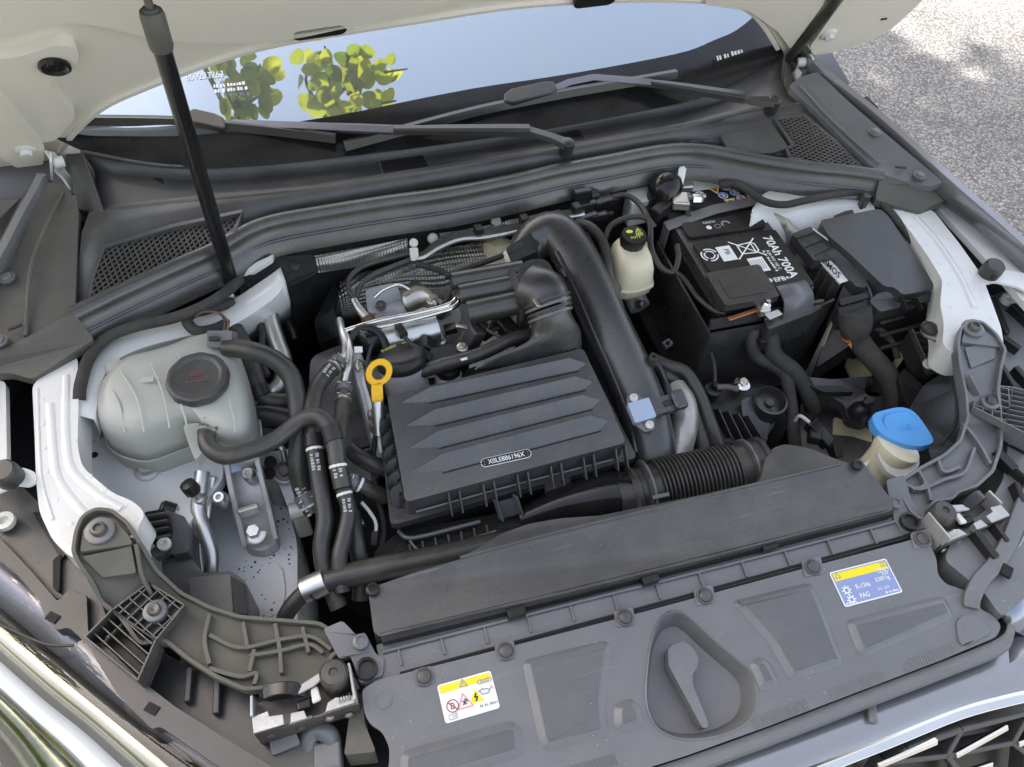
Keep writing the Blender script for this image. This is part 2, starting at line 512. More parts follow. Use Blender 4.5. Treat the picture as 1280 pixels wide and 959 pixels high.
# ================================================================ setting: the ground
def asphalt_mat():
    m_ = bpy.data.materials.new('asphalt'); m_.use_nodes = True
    n = m_.node_tree; L = n.links; b = n.nodes['Principled BSDF']
    geo = n.nodes.new('ShaderNodeNewGeometry')
    v = n.nodes.new('ShaderNodeTexVoronoi'); v.inputs['Scale'].default_value = 100; v.inputs['Randomness'].default_value = 1
    L.new(geo.outputs['Position'], v.inputs['Vector'])
    r = n.nodes.new('ShaderNodeValToRGB')
    r.color_ramp.elements[0].position = 0; r.color_ramp.elements[0].color = (.2, .195, .195, 1)
    r.color_ramp.elements[1].position = 1; r.color_ramp.elements[1].color = (.38, .37, .36, 1)
    e = r.color_ramp.elements.new(.6); e.color = (.275, .268, .262, 1)
    s = n.nodes.new('ShaderNodeSeparateColor'); L.new(v.outputs['Color'], s.inputs[0]); L.new(s.outputs[0], r.inputs[0])
    d = n.nodes.new('ShaderNodeMapRange'); d.inputs[1].default_value = .25; d.inputs[2].default_value = .65; d.inputs[3].default_value = 1; d.inputs[4].default_value = .42
    L.new(v.outputs['Distance'], d.inputs[0])
    mx = n.nodes.new('ShaderNodeMix'); mx.data_type = 'RGBA'; mx.blend_type = 'MULTIPLY'; mx.inputs[0].default_value = 1
    L.new(r.outputs[0], mx.inputs[6]); L.new(d.outputs[0], mx.inputs[7])
    t = n.nodes.new('ShaderNodeTexNoise'); t.inputs['Scale'].default_value = 2.2; t.inputs['Detail'].default_value = 6
    L.new(geo.outputs['Position'], t.inputs['Vector'])
    q = n.nodes.new('ShaderNodeMapRange'); q.inputs[1].default_value = .3; q.inputs[2].default_value = .7; q.inputs[3].default_value = .75; q.inputs[4].default_value = 1.2
    L.new(t.outputs['Fac'], q.inputs[0])
    m2 = n.nodes.new('ShaderNodeMix'); m2.data_type = 'RGBA'; m2.blend_type = 'MULTIPLY'; m2.inputs[0].default_value = 1
    L.new(mx.outputs[2], m2.inputs[6]); L.new(q.outputs[0], m2.inputs[7])
    L.new(m2.outputs[2], b.inputs['Base Color']); b.inputs['Roughness'].default_value = .85
    bp = n.nodes.new('ShaderNodeBump'); bp.inputs['Strength'].default_value = .8; bp.inputs['Distance'].default_value = .004
    L.new(d.outputs[0], bp.inputs['Height']); L.new(bp.outputs[0], b.inputs['Normal'])
    return m_
GZ = -0.95
g = mk('asphalt_ground', [(-60, -60, GZ), (60, -60, GZ), (60, 60, GZ), (-60, 60, GZ)], [(0, 1, 2, 3)], asphalt_mat(), None, 0)
g['kind'] = 'structure'
XC = 0.089

def facing_fac(n, base, gain, power):
    lw_ = n.nodes.new('ShaderNodeLayerWeight'); lw_.inputs['Blend'].default_value = .5
    a = n.nodes.new('ShaderNodeMath'); a.operation = 'POWER'; a.inputs[1].default_value = power; n.links.new(lw_.outputs['Facing'], a.inputs[0])
    b = n.nodes.new('ShaderNodeMath'); b.operation = 'MULTIPLY_ADD'; b.inputs[1].default_value = gain; b.inputs[2].default_value = base; n.links.new(a.outputs[0], b.inputs[0])
    return b.outputs[0]

# ================================================================ lattice helper for the intake meshes
def hatch(poly, o, U, V, ang, step):
    """segments of parallel lines clipped to a 3D polygon lying in the plane o, U, V"""
    p2 = [((q - o).dot(U), (q - o).dot(V)) for q in poly]
    ca, sa = math.cos(ang), math.sin(ang)
    rot = [(x * ca + y * sa, -x * sa + y * ca) for x, y in p2]
    lo = min(y for x, y in rot); hi = max(y for x, y in rot)
    segs = []
    y = lo + step * .5
    while y < hi:
        xs = []
        for (x0, y0), (x1, y1) in zip(rot, rot[1:] + rot[:1]):
            if (y0 - y) * (y1 - y) < 0: xs.append(x0 + (x1 - x0) * (y - y0) / (y1 - y0))
        xs.sort()
        for a, b in zip(xs[::2], xs[1::2]):
            segs.append([o + U * (x * ca - y * sa) + V * (x * sa + y * ca) for x in (a, b)])
        y += step
    return segs

def mesh_grille(name, poly, step, wd, th, mt, parent, angs=(rad(22), rad(-38))):
    o = poly[0]; U = (poly[1] - poly[0]).normalized(); N = Vector((0, 0, 0))
    for i in range(1, len(poly) - 1):
        N += (poly[i] - o).cross(poly[i + 1] - o)
    N.normalize()
    if N.z < 0: N = -N
    V = N.cross(U)
    v = []; f = []
    for kk, a in enumerate(angs):
        for A, B in hatch(poly, o, U, V, a, step):
            d = (B - A).normalized(); e = N.cross(d) * wd / 2; up = N * (th / 2 + kk * .0003); k = len(v)
            for q in (A, B):
                v += [q - e + up, q + e + up, q + e - N * th, q - e - N * th]
            f += [(k, k + 1, k + 5, k + 4), (k + 1, k + 2, k + 6, k + 5), (k + 3, k, k + 4, k + 7), (k + 2, k + 3, k + 7, k + 6)]
    return mk(name, v, f, mt, parent, 0)

# ================================================================ car body shell (fixed sheet metal)
body = thing('car_body', 'grey metallic car body with white painted engine bay sheet metal', 'car body', (XC, 0, -.6))
# dark undertray that closes the bay below
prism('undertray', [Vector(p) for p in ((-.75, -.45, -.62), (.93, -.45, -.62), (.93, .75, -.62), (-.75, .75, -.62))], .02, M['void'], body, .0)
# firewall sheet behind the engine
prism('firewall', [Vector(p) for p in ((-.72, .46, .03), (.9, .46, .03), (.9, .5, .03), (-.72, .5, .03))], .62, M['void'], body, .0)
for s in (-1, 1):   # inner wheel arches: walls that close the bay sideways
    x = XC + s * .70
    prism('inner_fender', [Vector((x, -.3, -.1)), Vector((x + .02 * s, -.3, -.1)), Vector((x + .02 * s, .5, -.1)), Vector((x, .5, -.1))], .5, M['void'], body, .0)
# outer fender skins
def fender(s, edge, zs):
    E = [W(px, py, z) for (px, py), z in zip(edge, zs)]
    E = crom(E, 5)
    rows = [[], [], [], [], []]
    for p in E:
        rows[0].append(p + Vector((-.012 * s, 0, -.03)))
        rows[1].append(p + Vector((-.006 * s, 0, -.002)))
        rows[2].append(p + Vector((.004 * s, 0, 0)))
        rows[3].append(p + Vector((.014 * s, 0, -.02)))
        rows[4].append(p + Vector((.016 * s, 0, -.42)))
    return loft('fender_skin', rows, M['body_ext'], body, smooth=50, solid=.0015)
fender(1, [(940, -60), (985, 20), (1020, 76), (1100, 142), (1190, 222), (1282, 303), (1360, 380)], (.12, .115, .11, .095, .08, .06, .035))
fender(-1, [(50, 216), (40, 236), (24, 264), (0, 310), (-40, 385), (-70, 480), (-80, 560)], (.11, .108, .104, .098, .085, .06, .04))

# dark wheel-arch liners below the fender edges
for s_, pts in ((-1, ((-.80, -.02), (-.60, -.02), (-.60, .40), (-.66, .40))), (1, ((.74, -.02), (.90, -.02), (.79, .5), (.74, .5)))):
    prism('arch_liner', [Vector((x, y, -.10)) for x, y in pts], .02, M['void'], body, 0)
# rails on top of the inner wings
RZ = .028
def rail(name, pts, z, dep, bev=.006, mt='body_white', r=.012):
    return prism(name, roundpoly(WL(pts, z), r), dep, M[mt], body, bev, 3)
rl = rail('wing_rail', [(40, 480), (64, 462), (97, 444), (98, 500), (97, 560), (103, 584), (140, 616), (166, 626), (183, 642), (170, 662), (176, 676), (150, 668), (124, 690), (92, 700), (66, 676), (49, 640), (45, 600), (43, 540)], RZ, .05)
# pressed ribs on the left rail
for pts in ([(62, 505), (66, 560), (72, 598), (98, 634), (118, 652)], [(82, 470), (82, 545), (90, 588), (122, 618), (152, 636)]):
    P_ = crom(WL(pts, RZ), 6)
    sweep('pressed_rib', P_, [(-.008, -.003), (-.004, .0022), (.004, .0022), (.008, -.003)], M['body_white'], rl, smooth=70)
rr = rail('wing_rail', [(1112, 258), (1126, 254), (1150, 262), (1166, 262), (1200, 305), (1228, 345), (1243, 385), (1252, 410), (1256, 440), (1230, 440), (1200, 445), (1178, 432), (1180, 405), (1175, 380), (1178, 350), (1160, 320), (1135, 285)], RZ, .05)
P_ = crom(WL([(1145, 272), (1170, 300), (1200, 345), (1218, 385)], RZ), 6)
sweep('pressed_rib', P_, [(-.008, -.003), (-.004, .0022), (.004, .0022), (.008, -.003)], M['body_white'], rr, smooth=70)
for px, py in ((52, 500), (53, 530), (55, 560), (58, 590), (70, 625), (88, 655), (104, 676), (90, 462), (91, 490), (92, 520), (93, 550), (112, 596), (130, 612), (156, 632), (170, 648)):
    lathe('spot_weld', W(px, py, RZ), (0, 0, 1), [(.0035, -.001), (.0035, .0004), (.002, .0009), (.0001, .0002)], M['body_white'], rl, 12)
for px, py in ((1128, 264), (1142, 284), (1158, 306), (1174, 330), (1186, 356), (1188, 384), (1214, 340), (1230, 372), (1240, 398), (1190, 418)):
    lathe('spot_weld', W(px, py, RZ), (0, 0, 1), [(.0035, -.001), (.0035, .0004), (.002, .0009), (.0001, .0002)], M['body_white'], rr, 12)
tube('seam_sealer', WL([(47, 486, RZ), (48, 540, RZ), (52, 600, RZ), (66, 650, RZ)]), .0022, M['body_white'], rl, seg=8)
# outer flanges under the fender edge (bolted on the wing)
rail('fender_flange', [(1166, 252), (1186, 246), (1205, 252), (1250, 295), (1300, 345), (1300, 400), (1258, 352), (1215, 305)], .02, .012, .002)
rail('fender_flange', [(-30, 480), (7, 474), (9, 590), (-30, 600)], .02, .012, .002)
# thin yellowish sealer seam along the right flange
htube('sealer_bead', [(1186, 246, .024), (1215, 262, .024), (1240, 288, .022), (1262, 305, .02), (1290, 335, .02)], .0035, M['peach'], body)
# rear corner gussets under the hinge
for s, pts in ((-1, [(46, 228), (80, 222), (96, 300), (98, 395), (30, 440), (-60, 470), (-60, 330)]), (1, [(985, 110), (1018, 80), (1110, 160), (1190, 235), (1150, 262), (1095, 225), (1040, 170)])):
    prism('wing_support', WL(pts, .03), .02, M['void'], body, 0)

# strut tower and inner wing, left (white, around the coolant reservoir)
rows = [WL([(99, 520), (101, 470), (114, 437), (150, 413), (215, 398), (272, 386), (330, 350), (350, 335)], .022),
        WL([(117, 525), (125, 482), (139, 456), (171, 437), (228, 421), (286, 408), (340, 374), (356, 352)], .012),
        WL([(124, 540), (138, 500), (158, 473), (188, 455), (240, 437), (292, 425), (348, 392), (362, 378)], -.03),
        WL([(122, 552), (134, 520), (155, 492), (186, 470), (240, 450), (290, 440), (345, 410), (362, 400)], -.11)]
rows = [crom(r, 4) for r in rows]
st = loft('strut_tower', rows, M['body_white'], body, smooth=60, solid=.002)
# shelf below the reservoir
prism('inner_wing_shelf', roundpoly(WL([(100, 505), (150, 520), (240, 545), (276, 552), (280, 596), (262, 622), (246, 640), (232, 662), (190, 655), (150, 628), (118, 604), (104, 585)], -.085), .012), .02, M['shelf'], body, .006, 3)
# frame rail with tar spots
FR = WL([(222, 640), (290, 618), (352, 600), (372, 680), (372, 800), (300, 830), (235, 790)], -.19)
prism('frame_rail', roundpoly(FR, .02), .22, M['rail'], body, .012, 3)
prism('frame_rail_plate', roundpoly(WL([(262, 715), (352, 700), (358, 740), (350, 770), (270, 775)], -.186), .02), .006, M['rail'], body, .003, 2)
# left inner wing lower wall: behind the frame rail
prism('inner_wing_panel', roundpoly(WL([(105, 590), (150, 630), (236, 668), (240, 740), (160, 720), (100, 650)], -.12), .012), .03, M['body_dirty'], body, .006, 3)
# strut tower right: behind the battery and fuse box
rows = [WL([(940, 262), (960, 240), (1000, 246), (1045, 246), (1080, 250), (1092, 258), (1096, 272)], .024),
        WL([(938, 275), (960, 262), (1000, 266), (1045, 262), (1074, 262), (1086, 270), (1090, 284)], .016),
        WL([(930, 312), (956, 310), (1000, 318), (1040, 312), (1070, 310), (1080, 318), (1086, 335)], -.04),
        WL([(920, 360), (950, 360), (1000, 368), (1040, 362), (1075, 360), (1085, 375), (1095, 400)], -.13)]
loft('strut_tower', [crom(r, 4) for r in rows], M['body_white'], body, smooth=60, solid=.002)
# white bulkhead strip behind the battery
prism('bulkhead_strip', roundpoly(WL([(782, 238), (850, 224), (918, 222), (960, 236), (958, 250), (900, 240), (846, 244), (790, 256)], .005), .006), .05, M['body_white'], body, .003)
# right rail lower side seen beside the fuse box
pass
# right rail bracket tab
tb = prism('rail_bracket', roundpoly(WL([(1150, 412), (1160, 401), (1178, 398), (1184, 412), (1192, 432), (1198, 436), (1196, 441), (1176, 440), (1170, 425), (1156, 420)], .005), .004), .004, M['zinc'], body, .001)
lathe('grommet', W(1162, 411, .006), (0, 0, 1), [(.014, -.004), (.014, .003), (.011, .004), (.009, .002), (.0001, .002)], M['black'], tb)
# fender corner brackets that carry the rubber stops
for s, pts, zz in ((-1, [(-40, 592), (5, 592), (28, 584), (44, 590), (46, 602), (36, 608), (20, 606), (-2, 616), (-40, 622)], .03), (1, [(1218, 345), (1232, 336), (1262, 338), (1300, 345), (1300, 372), (1270, 358), (1244, 352), (1228, 356)], .03)):
    prism('stop_bracket', roundpoly(WL(pts, zz), .005), .004, M['body_white'], body, .001)
for (px, py) in ((14, 592), (1235, 337)):
    o = lathe('rubber_stop', W(px, py + 6, .03), (-.05, -.12, 1), [(.016, 0), (.0165, .012), (.0155, .022), (.013, .025), (.0001, .0255)], M['rubber'], None, 24)
    tag(o, 'black rubber stop on white bracket by the left fender' if px < 600 else 'black rubber stop on white bracket by the right fender', 'rubber stop', 'rubber stops on the fenders')

# ================================================================ hood (open, hinged at the rear)
TH = rad(60); HO = Vector((XC, .59, .08))
HV = Vector((0, -math.cos(TH), math.sin(TH))); HN = Vector((0, -math.sin(TH), -math.cos(TH)))   # HN faces down / forward
HX = Vector((1, 0, 0))
def H(px, py, lift=0.): return WPl(px, py, HO + HN * lift, HN)
def HP(x, v, lift=0.): return Vector((XC + x, 0, 0)) + Vector((0, HO.y, HO.z)) + HV * v + HN * lift
hood = thing('hood', 'open hood showing its cream painted underside, propped over the engine bay', 'hood', HO)
edge = [H(*p) for p in ((-30, 214), (30, 208), (58, 204), (74, 190), (96, 163), (130, 134), (180, 111), (250, 84), (320, 62), (400, 46), (520, 27), (640, 9), (760, 1), (860, 1), (925, 8), (955, 28), (975, 58), (988, 80), (1000, 72), (1040, 66), (1080, 55), (1112, 38), (1148, 6), (1166, -14))]
edge = crom(edge, 3)
outer = edge + [HP(.93, .32), HP(.90, .6), HP(.78, .88), HP(.55, .97), HP(.2, 1.0), HP(-.2, 1.0), HP(-.55, .97), HP(-.78, .88), HP(-.90, .6), HP(-.93, .25)]
prism('inner_panel', outer, -HN * .004, M['hood_in'], hood, .0015)
prism('outer_skin', offset_poly([p - HN * .016 for p in outer], .004), -HN * .006, M['body_ext'], hood, .002)
# stepped-up stiffening frame: raised field beyond the long curved crease
crease = crom([H(*p, .0) for p in ((-40, 52), (0, 36), (30, 26), (60, 20), (100, 19), (140, 26), (170, 34), (220, 42), (290, 45), (360, 40), (420, 28), (500, 12), (560, -4))], 5)
fld = crease + [HP(-.05, .5), HP(-.4, .6), HP(-.7, .5), HP(-.78, .35)]
prism('raised_field', [p + HN * .012 for p in fld], -HN * .014, M['hood_in'], hood, .008, 4)
# hemmed rear flange
hem = crom([H(*p) for p in ((74, 188), (96, 161), (130, 132), (180, 109), (250, 82), (320, 60), (400, 44), (520, 25), (640, 7), (760, -1), (860, -1), (922, 6), (950, 26), (972, 60))], 5)
sweep('rear_hem', [p + HN * .002 for p in hem], [(-.004, -.003), (-.004, .003), (.004, .003), (.004, -.003)], M['hood_in'], hood, up=HN, bevel=.001)
# left hinge reinforcement: raised box with bright flank and side plate
prism('hinge_box', roundpoly([H(*p, .016) for p in ((-60, 78), (18, 72), (42, 66), (70, 56), (92, 58), (100, 68), (96, 82), (60, 104), (96, 146), (70, 176), (-20, 190), (-60, 190))], .012), -HN * .018, M['hood_in'], hood, .010, 4)
prism('hinge_plate', roundpoly([H(*p, .026) for p in ((-20, 108), (4, 124), (34, 158), (56, 186), (54, 206), (20, 210), (-10, 190), (-30, 160))], .006), -HN * .012, M['hood_in'], hood, .003, 3)
bolt('hinge_bolt', H(32, 188, .026), HN, .0085, M['body_white'], hood)
# round rubber plug
pl = lathe('rubber_plug', H(68, 82, .016), HN, [(.0195, -.003), (.02, .004), (.0165, .006), (.0135, .003), (.0105, .002), (.0075, .004), (.005, .0045), (.0001, .003)], M['gloss_black'], hood, 28)
# oval grommets at the hem
for (a, b, c, d) in ((364, 40, 432, 30), (716, 0, 768, -6)):
    A = H(a, b, .004); B = H(c, d, .004); X = (B - A).normalized(); Y = HN.cross(X)
    prism('hem_grommet', rrect((A + B) / 2, X, Y, (B - A).length, .024, .0115), HN * .008, M['gloss_black'], hood, .003, 3)
# right side: side plate, dark rubber strip and bolt
prism('hinge_plate', roundpoly([H(*p, .022) for p in ((1013, 58), (1040, 20), (1070, -20), (1110, -20), (1072, 22), (1042, 62), (1015, 68))], .005), -HN * .012, M['hood_in'], hood, .003, 3)
bolt('hinge_bolt', H(1036, 44, .024), HN, .0085, M['body_white'], hood)
htube('hood_seal_strip', [(988, 72, .09)], .01, M['rubber'], hood) if False else tube('hood_seal_strip', [H(986, 74, .012), H(1000, 56, .012), (H(1022, 30, .012)), H(1040, 10, .012), H(1050, -20, .012)], .0085, M['rubber'], hood)
prism('side_channel', roundpoly([H(*p, .010) for p in ((880, 6), (936, 14), (972, 40), (988, 62), (1028, 8), (1040, -20), (900, -30))], .008), -HN * .012, M['hood_in'], hood, .007, 3)
box('paint_drain', H(1105, 24, .001), (.012, .004, .002), M['blackprint'], hood, (HX, HV, HN), 0)
# unseen black felt pad, added to darken what the bay plastics reflect
padp = [HP(-.66, .46), HP(-.3, .43), HP(0, .42), HP(.3, .43), HP(.66, .46), HP(.70, .7), HP(.6, .86), HP(.3, .92), HP(-.3, .92), HP(-.6, .86), HP(-.70, .7)]
prism('unseen_felt_pad', roundpoly([p + HN * .024 for p in padp], .05), -HN * .018, M['felt'], hood, .008, 3)
# hinges (each a bent arm with its pivot)
for s, pts in ((-1, [(62, 190), (72, 205), (76, 214), (84, 224), (92, 236)]), (1, [(1004, 68), (1003, 80), (999, 90), (993, 97), (990, 104)])):
    hg = None
    P_ = crom([W(p[0], p[1], .10 - .012 * i) for i, p in enumerate(pts)], 5)
    sweep('hinge_arm', P_, [(-.002, -.011), (-.002, .011), (.002, .011), (.002, -.011)], M['body_white'], hood, up=Vector((s * .3, -.6, .6)), bevel=.0008)
    q = W(pts[1][0] - (6 if s < 0 else -8), pts[1][1] + 2, .09)
    prism('hinge_leaf', rrect(q, Vector((.3 * s, .2, -.93)).normalized(), Vector((0, .97, .2)).normalized(), .05, .022, .008), Vector((.004 * s, -.002, .0)), M['body_white'], hood, .001)
    lathe('hinge_pivot', W(pts[1][0], pts[1][1] - 2, .098), (s, -.4, .2), [(.009, -.008), (.009, .004), (.006, .007), (.0001, .008)], M['clip_white'], hood)

# ================================================================ gas strut / prop rod
rod = thing('prop_rod', 'black telescopic prop rod with thick sleeve holding the hood open', 'prop rod', W(290, 358, .01))
A = W(291, 358, .015); B = W(203, 62, .40); D = (B - A)
B2 = A + D * 1.03; top = A + D * 1.24; top2 = A + D * 1.75
tube('rod_body', [A, A.lerp(B2, .5), B2], .0105, M['gloss_black'], rod, seg=20)
lathe('rod_sleeve', A + D * 1.0, D, [(.0120, 0), (.0135, .005), (.0135, D.length * .105), (.012, D.length * .118), (.0085, D.length * .12), (.0085, D.length * .126), (.0001, D.length * .127)], M['plastic_dusty'], rod, 24)
tube('rod_shaft', [A + D * 1.05, top, top2], .0045, M['steel_dark'], rod)
lathe('rod_foot', A - D.normalized() * .016, D, [(.0075, 0), (.0085, .004), (.0085, .022), (.0105, .03)], M['black'], rod, 20)
lathe('ball_stud', A - D.normalized() * .02 + Vector((.004, -.008, 0)), (.2, -.8, .2), [(.004, -.012), (.004, .0), (.009, .004), (.009, .012), (.006, .015)], M['zinc'], rod, 16)

# ================================================================ windscreen
GB = crom([W(*p) for p in ((60, 168, .115), (104, 188, .09), (151, 200, .085), (269, 207, .085), (430, 192, .085), (546, 177, .085), (700, 154, .085), (855, 123, .085), (905, 104, .088), (950, 82, .092), (985, 52, .1))], 5)
SL = rad(28)
GU = Vector((0, math.cos(SL), math.sin(SL)))
def glass_pt(p, s): return p + GU * s + Vector((0, 0, .10 * s * (1 - s) ))
glass = bpy.data.materials.new('windscreen_glass'); glass.use_nodes = True
n = glass.node_tree; n.nodes.clear()
out = n.nodes.new('ShaderNodeOutputMaterial'); mixs = n.nodes.new('ShaderNodeMixShader')
gl = n.nodes.new('ShaderNodeBsdfGlossy'); gl.inputs['Roughness'].default_value = .012; gl.inputs['Color'].default_value = (.76, .88, 1, 1)
tr = n.nodes.new('ShaderNodeBsdfTransparent'); tr.inputs['Color'].default_value = (.62, .70, .68, 1)
n.links.new(facing_fac(n, .50, .45, 4), mixs.inputs[0]); n.links.new(tr.outputs[0], mixs.inputs[1]); n.links.new(gl.outputs[0], mixs.inputs[2])
dd = n.nodes.new('ShaderNodeBsdfDiffuse'); dd.inputs['Color'].default_value = (.5, .48, .44, 1)
tx = n.nodes.new('ShaderNodeTexNoise'); tx.inputs['Scale'].default_value = 5; tx.inputs['Detail'].default_value = 9; tx.inputs['Roughness'].default_value = .75
gp = n.nodes.new('ShaderNodeNewGeometry'); n.links.new(gp.outputs['Position'], tx.inputs['Vector'])
mr = n.nodes.new('ShaderNodeMapRange'); mr.inputs[1].default_value = .4; mr.inputs[2].default_value = .75; mr.inputs[3].default_value = .02; mr.inputs[4].default_value = .16
n.links.new(tx.outputs['Fac'], mr.inputs[0])
md = n.nodes.new('ShaderNodeMixShader'); n.links.new(mr.outputs[0], md.inputs[0]); n.links.new(mixs.outputs[0], md.inputs[1]); n.links.new(dd.outputs[0], md.inputs[2])
n.links.new(md.outputs[0], out.inputs['Surface'])
ws = thing('windscreen', 'sloping windscreen glass reflecting the blue sky and a leafy branch', 'windscreen', GB[len(GB) // 2])
loft('glass_pane', [[glass_pt(p, s) for p in GB] for s in (0, .02, .12, .25, .4, .6, .8, .95)], glass, ws, smooth=180)
# black ceramic band along the lower edge (printed on the inside of the glass)
fr = []
for i, p in enumerate(GB):
    u = i / (len(GB) - 1)
    wdt = .018 + .062 * min(1, max(0, (u - .05) / .5)) + .02 * max(0, (u - .85) / .15)
    fr.append((p, wdt))
loft('ceramic_band', [[glass_pt(p, s * wd) + Vector((0, -.001, .0022)) for p, wd in fr] for s in (-.1, .3, .65, 1)], M['gloss_black'], ws, smooth=180)
# VIN strip behind the glass, lower left
vo = [min(GB, key=lambda q: abs(q.x - x)) for x in (-.42, -.28)]
def on_glass(px, py, dz=.0025):
    # where the sight line meets the glass
    b = None
    for i in range(200):
        z = .085 + i * .002
        q = W(px, py, z)
        c = min(GB, key=lambda r: abs(r.x - q.x))
        s = (q.y - c.y) / math.cos(SL)
        if s >= 0 and z >= glass_pt(c, s).z: 
            b = q; break
    return (b if b else W(px, py, .1)) + Vector((0, 0, dz))
va = on_glass(233, 103); vb = on_glass(288, 97)
GX = (vb - va).normalized(); GY = (GU - GX * GU.dot(GX)).normalized()
text('vin_lettering', '859233263', va, GX, GY, .0155, M['white'], ws, sx=1.25 * (vb - va).length / .1, ext=.001)
vc = on_glass(268, 112); dashes('vin_lettering', vc, GX, GY, .05, .006, M['white'], ws, 2, .001)
vd = on_glass(895, 82); ve = on_glass(926, 72); dashes('glass_mark', vd + Vector((0, 0, .006)), ve - vd, GU, (ve - vd).length, .010, M['greyprint2'], ws, 1, .002)
# dashboard behind the glass
dash = loft('dashboard', [[Vector((XC + x, GB[len(GB) // 2].y + y + .10 * abs(x) ** 2, z)) for x in (-.8, -.4, 0, .4, .8)] for y, z in ((.02, .03), (.10, .05), (.40, .07), (.52, .04), (.56, -.2))], mat('dashboard_vinyl', (.1, .1, .12), .6, bump=.3), None, smooth=60, solid=.004)
tag(dash, 'grey dashboard top seen through the windscreen', 'dashboard')
seatback = loft('cabin_floor', [[Vector((XC - 1, 1.0, -.35)), Vector((XC + 1, 1.0, -.35))], [Vector((XC - 1, 2.6, -.35)), Vector((XC + 1, 2.6, -.35))]], M['void'], body, smooth=0, solid=.01)

# ================================================================ cowl cover and bonnet seal
ridge = crom([W(*p) for p in ((92, 394, .056), (150, 366, .058), (220, 334, .06), (270, 312, .06), (310, 289, .06), (345, 277, .06), (400, 267, .06), (480, 254, .06), (560, 243, .06), (640, 227, .06), (700, 213, .06), (760, 202, .06), (830, 189, .06), (880, 189, .06), (940, 200, .06), (1000, 209, .06), (1060, 215, .058), (1102, 221, .056))], 4)
seal = thing('hood_seal', 'long black rubber hood seal arching along the front of the cowl', 'rubber seal', ridge[len(ridge) // 2])
R_ = .0125
bulb = [(R_ * math.cos(rad(a)), R_ * math.sin(rad(a))) for a in range(-20, 250, 22)]
prof = [(.034, -.040), (.030, -.026), (.020, -.014)] + bulb + [(-.008, -.014), (.010, -.018), (.020, -.028), (.027, -.040)]
sweep('bulb_seal', ridge, prof, M['seal'], seal, smooth=60)
tube('lip_bead', [p + Vector((0, -.022, -.018)) for p in ridge], .0035, M['seal'], seal, raw=True, seg=8)
cap_l = prism('seal_end_cap', roundpoly(WL([(-40, 452, .052), (-5, 440, .054), (40, 418, .058), (92, 390, .062), (102, 404, .058), (118, 424, .046), (86, 444, .04), (66, 458, .036), (40, 474, .034), (12, 466, .034), (-40, 470, .034)]), .006), .014, M['plastic_dusty'], seal, .005, 3)
prism('seal_end_cap', roundpoly(WL([(1100, 217, .062), (1128, 226, .06), (1158, 233, .056), (1164, 224, .06), (1178, 226, .06), (1187, 240, .05), (1182, 250, .045), (1164, 257, .04), (1150, 265, .034), (1120, 258, .034), (1094, 249, .04), (1098, 232, .052)]), .005), .014, M['plastic_dusty'], seal, .005, 3)

cowl = thing('cowl_cover', 'dusty black plastic cowl cover with intake meshes below the windscreen', 'cowl cover', W(640, 200, .05))
def rowpx(pts, n=6): return crom([W(*p) for p in pts], n)
xs_ = 9
rA = [W(*p) for p in ((94, 386, .048), (235, 320, .05), (330, 276, .05), (440, 254, .05), (640, 219, .05), (780, 193, .05), (860, 182, .05), (960, 194, .05), (1096, 213, .048))]
rB0 = [W(*p) for p in ((103, 292, .072), (250, 262, .07), (330, 254, .068), (440, 240, .066), (640, 206, .066), (780, 181, .066), (860, 168, .066), (950, 152, .068), (1010, 140, .07))]
rB = [W(*p) for p in ((112, 268, .078), (245, 252, .076), (330, 243, .076), (440, 230, .076), (640, 197, .076), (780, 173, .076), (858, 159, .076), (935, 141, .077), (1000, 130, .079))]
rC = [W(*p) for p in ((122, 258, .066), (248, 243, .062), (335, 235, .06), (445, 222, .06), (640, 190, .06), (775, 166, .06), (855, 152, .06), (928, 134, .062), (985, 120, .07))]
rC2 = [W(*p) for p in ((118, 214, .066), (240, 226, .058), (340, 220, .056), (450, 208, .056), (640, 180, .056), (772, 155, .056), (852, 140, .056), (920, 120, .06), (976, 96, .07))]
rD = [W(*p) for p in ((102, 190, .088), (205, 208, .083), (320, 206, .081), (440, 193, .081), (640, 165, .081), (770, 142, .081), (853, 124, .081), (912, 102, .084), (980, 58, .098))]
loft('front_ledge', [crom(r, 5) for r in (rA, rB0, rB)], M['cowl'], cowl, smooth=35, solid=.003)
loft('water_tray', [crom(r, 5) for r in (rB, rC, rC2, rD)], M['cowl'], cowl, smooth=35, solid=.003)
tube('ledge_bead', [p + Vector((0, 0, .0005)) for p in crom(rB, 5)], .0028, M['cowl'], cowl, raw=True, seg=8)
tube('glass_bead', [p + Vector((0, 0, .001)) for p in crom(rD, 5)], .003, M['cowl'], cowl, raw=True, seg=8)
for k in (.3, .62):
    tube('ledge_rib', [a.lerp(b, k) + Vector((0, 0, .001)) for a, b in zip(crom(rA, 5)[14:34], crom(rB0, 5)[14:34])], .0022, M['cowl'], cowl, raw=True, seg=6)
# recess pockets in the tray
for pts in ([(470, 196), (530, 190), (545, 216), (478, 224)], [(688, 162), (720, 156), (738, 178), (700, 184)], [(140, 214), (206, 220), (214, 246), (150, 258)]):
    q = WL(pts, .061)
    prism('tray_pocket', roundpoly(q, .012), .003, M['cowl'], cowl, .0012, holes=[roundpoly([p.lerp(sum(q, Vector()) / 4, .14) for p in q], .010)])
    prism('pocket_floor', roundpoly([p.lerp(sum(q, Vector()) / 4, .12) for p in q], .010), .001, M['black'], cowl, 0)
# side walls at both ends
for pts in ([(80, 192, .10), (104, 190, .092), (131, 268, .08), (98, 262, .05)], [(985, 56, .1), (992, 100, .07), (1000, 130, .079), (976, 128, .05)]):
    q = WL(pts)
    prism('end_wall', q, Vector((0, .0, -.05)), M['cowl'], cowl, .003)
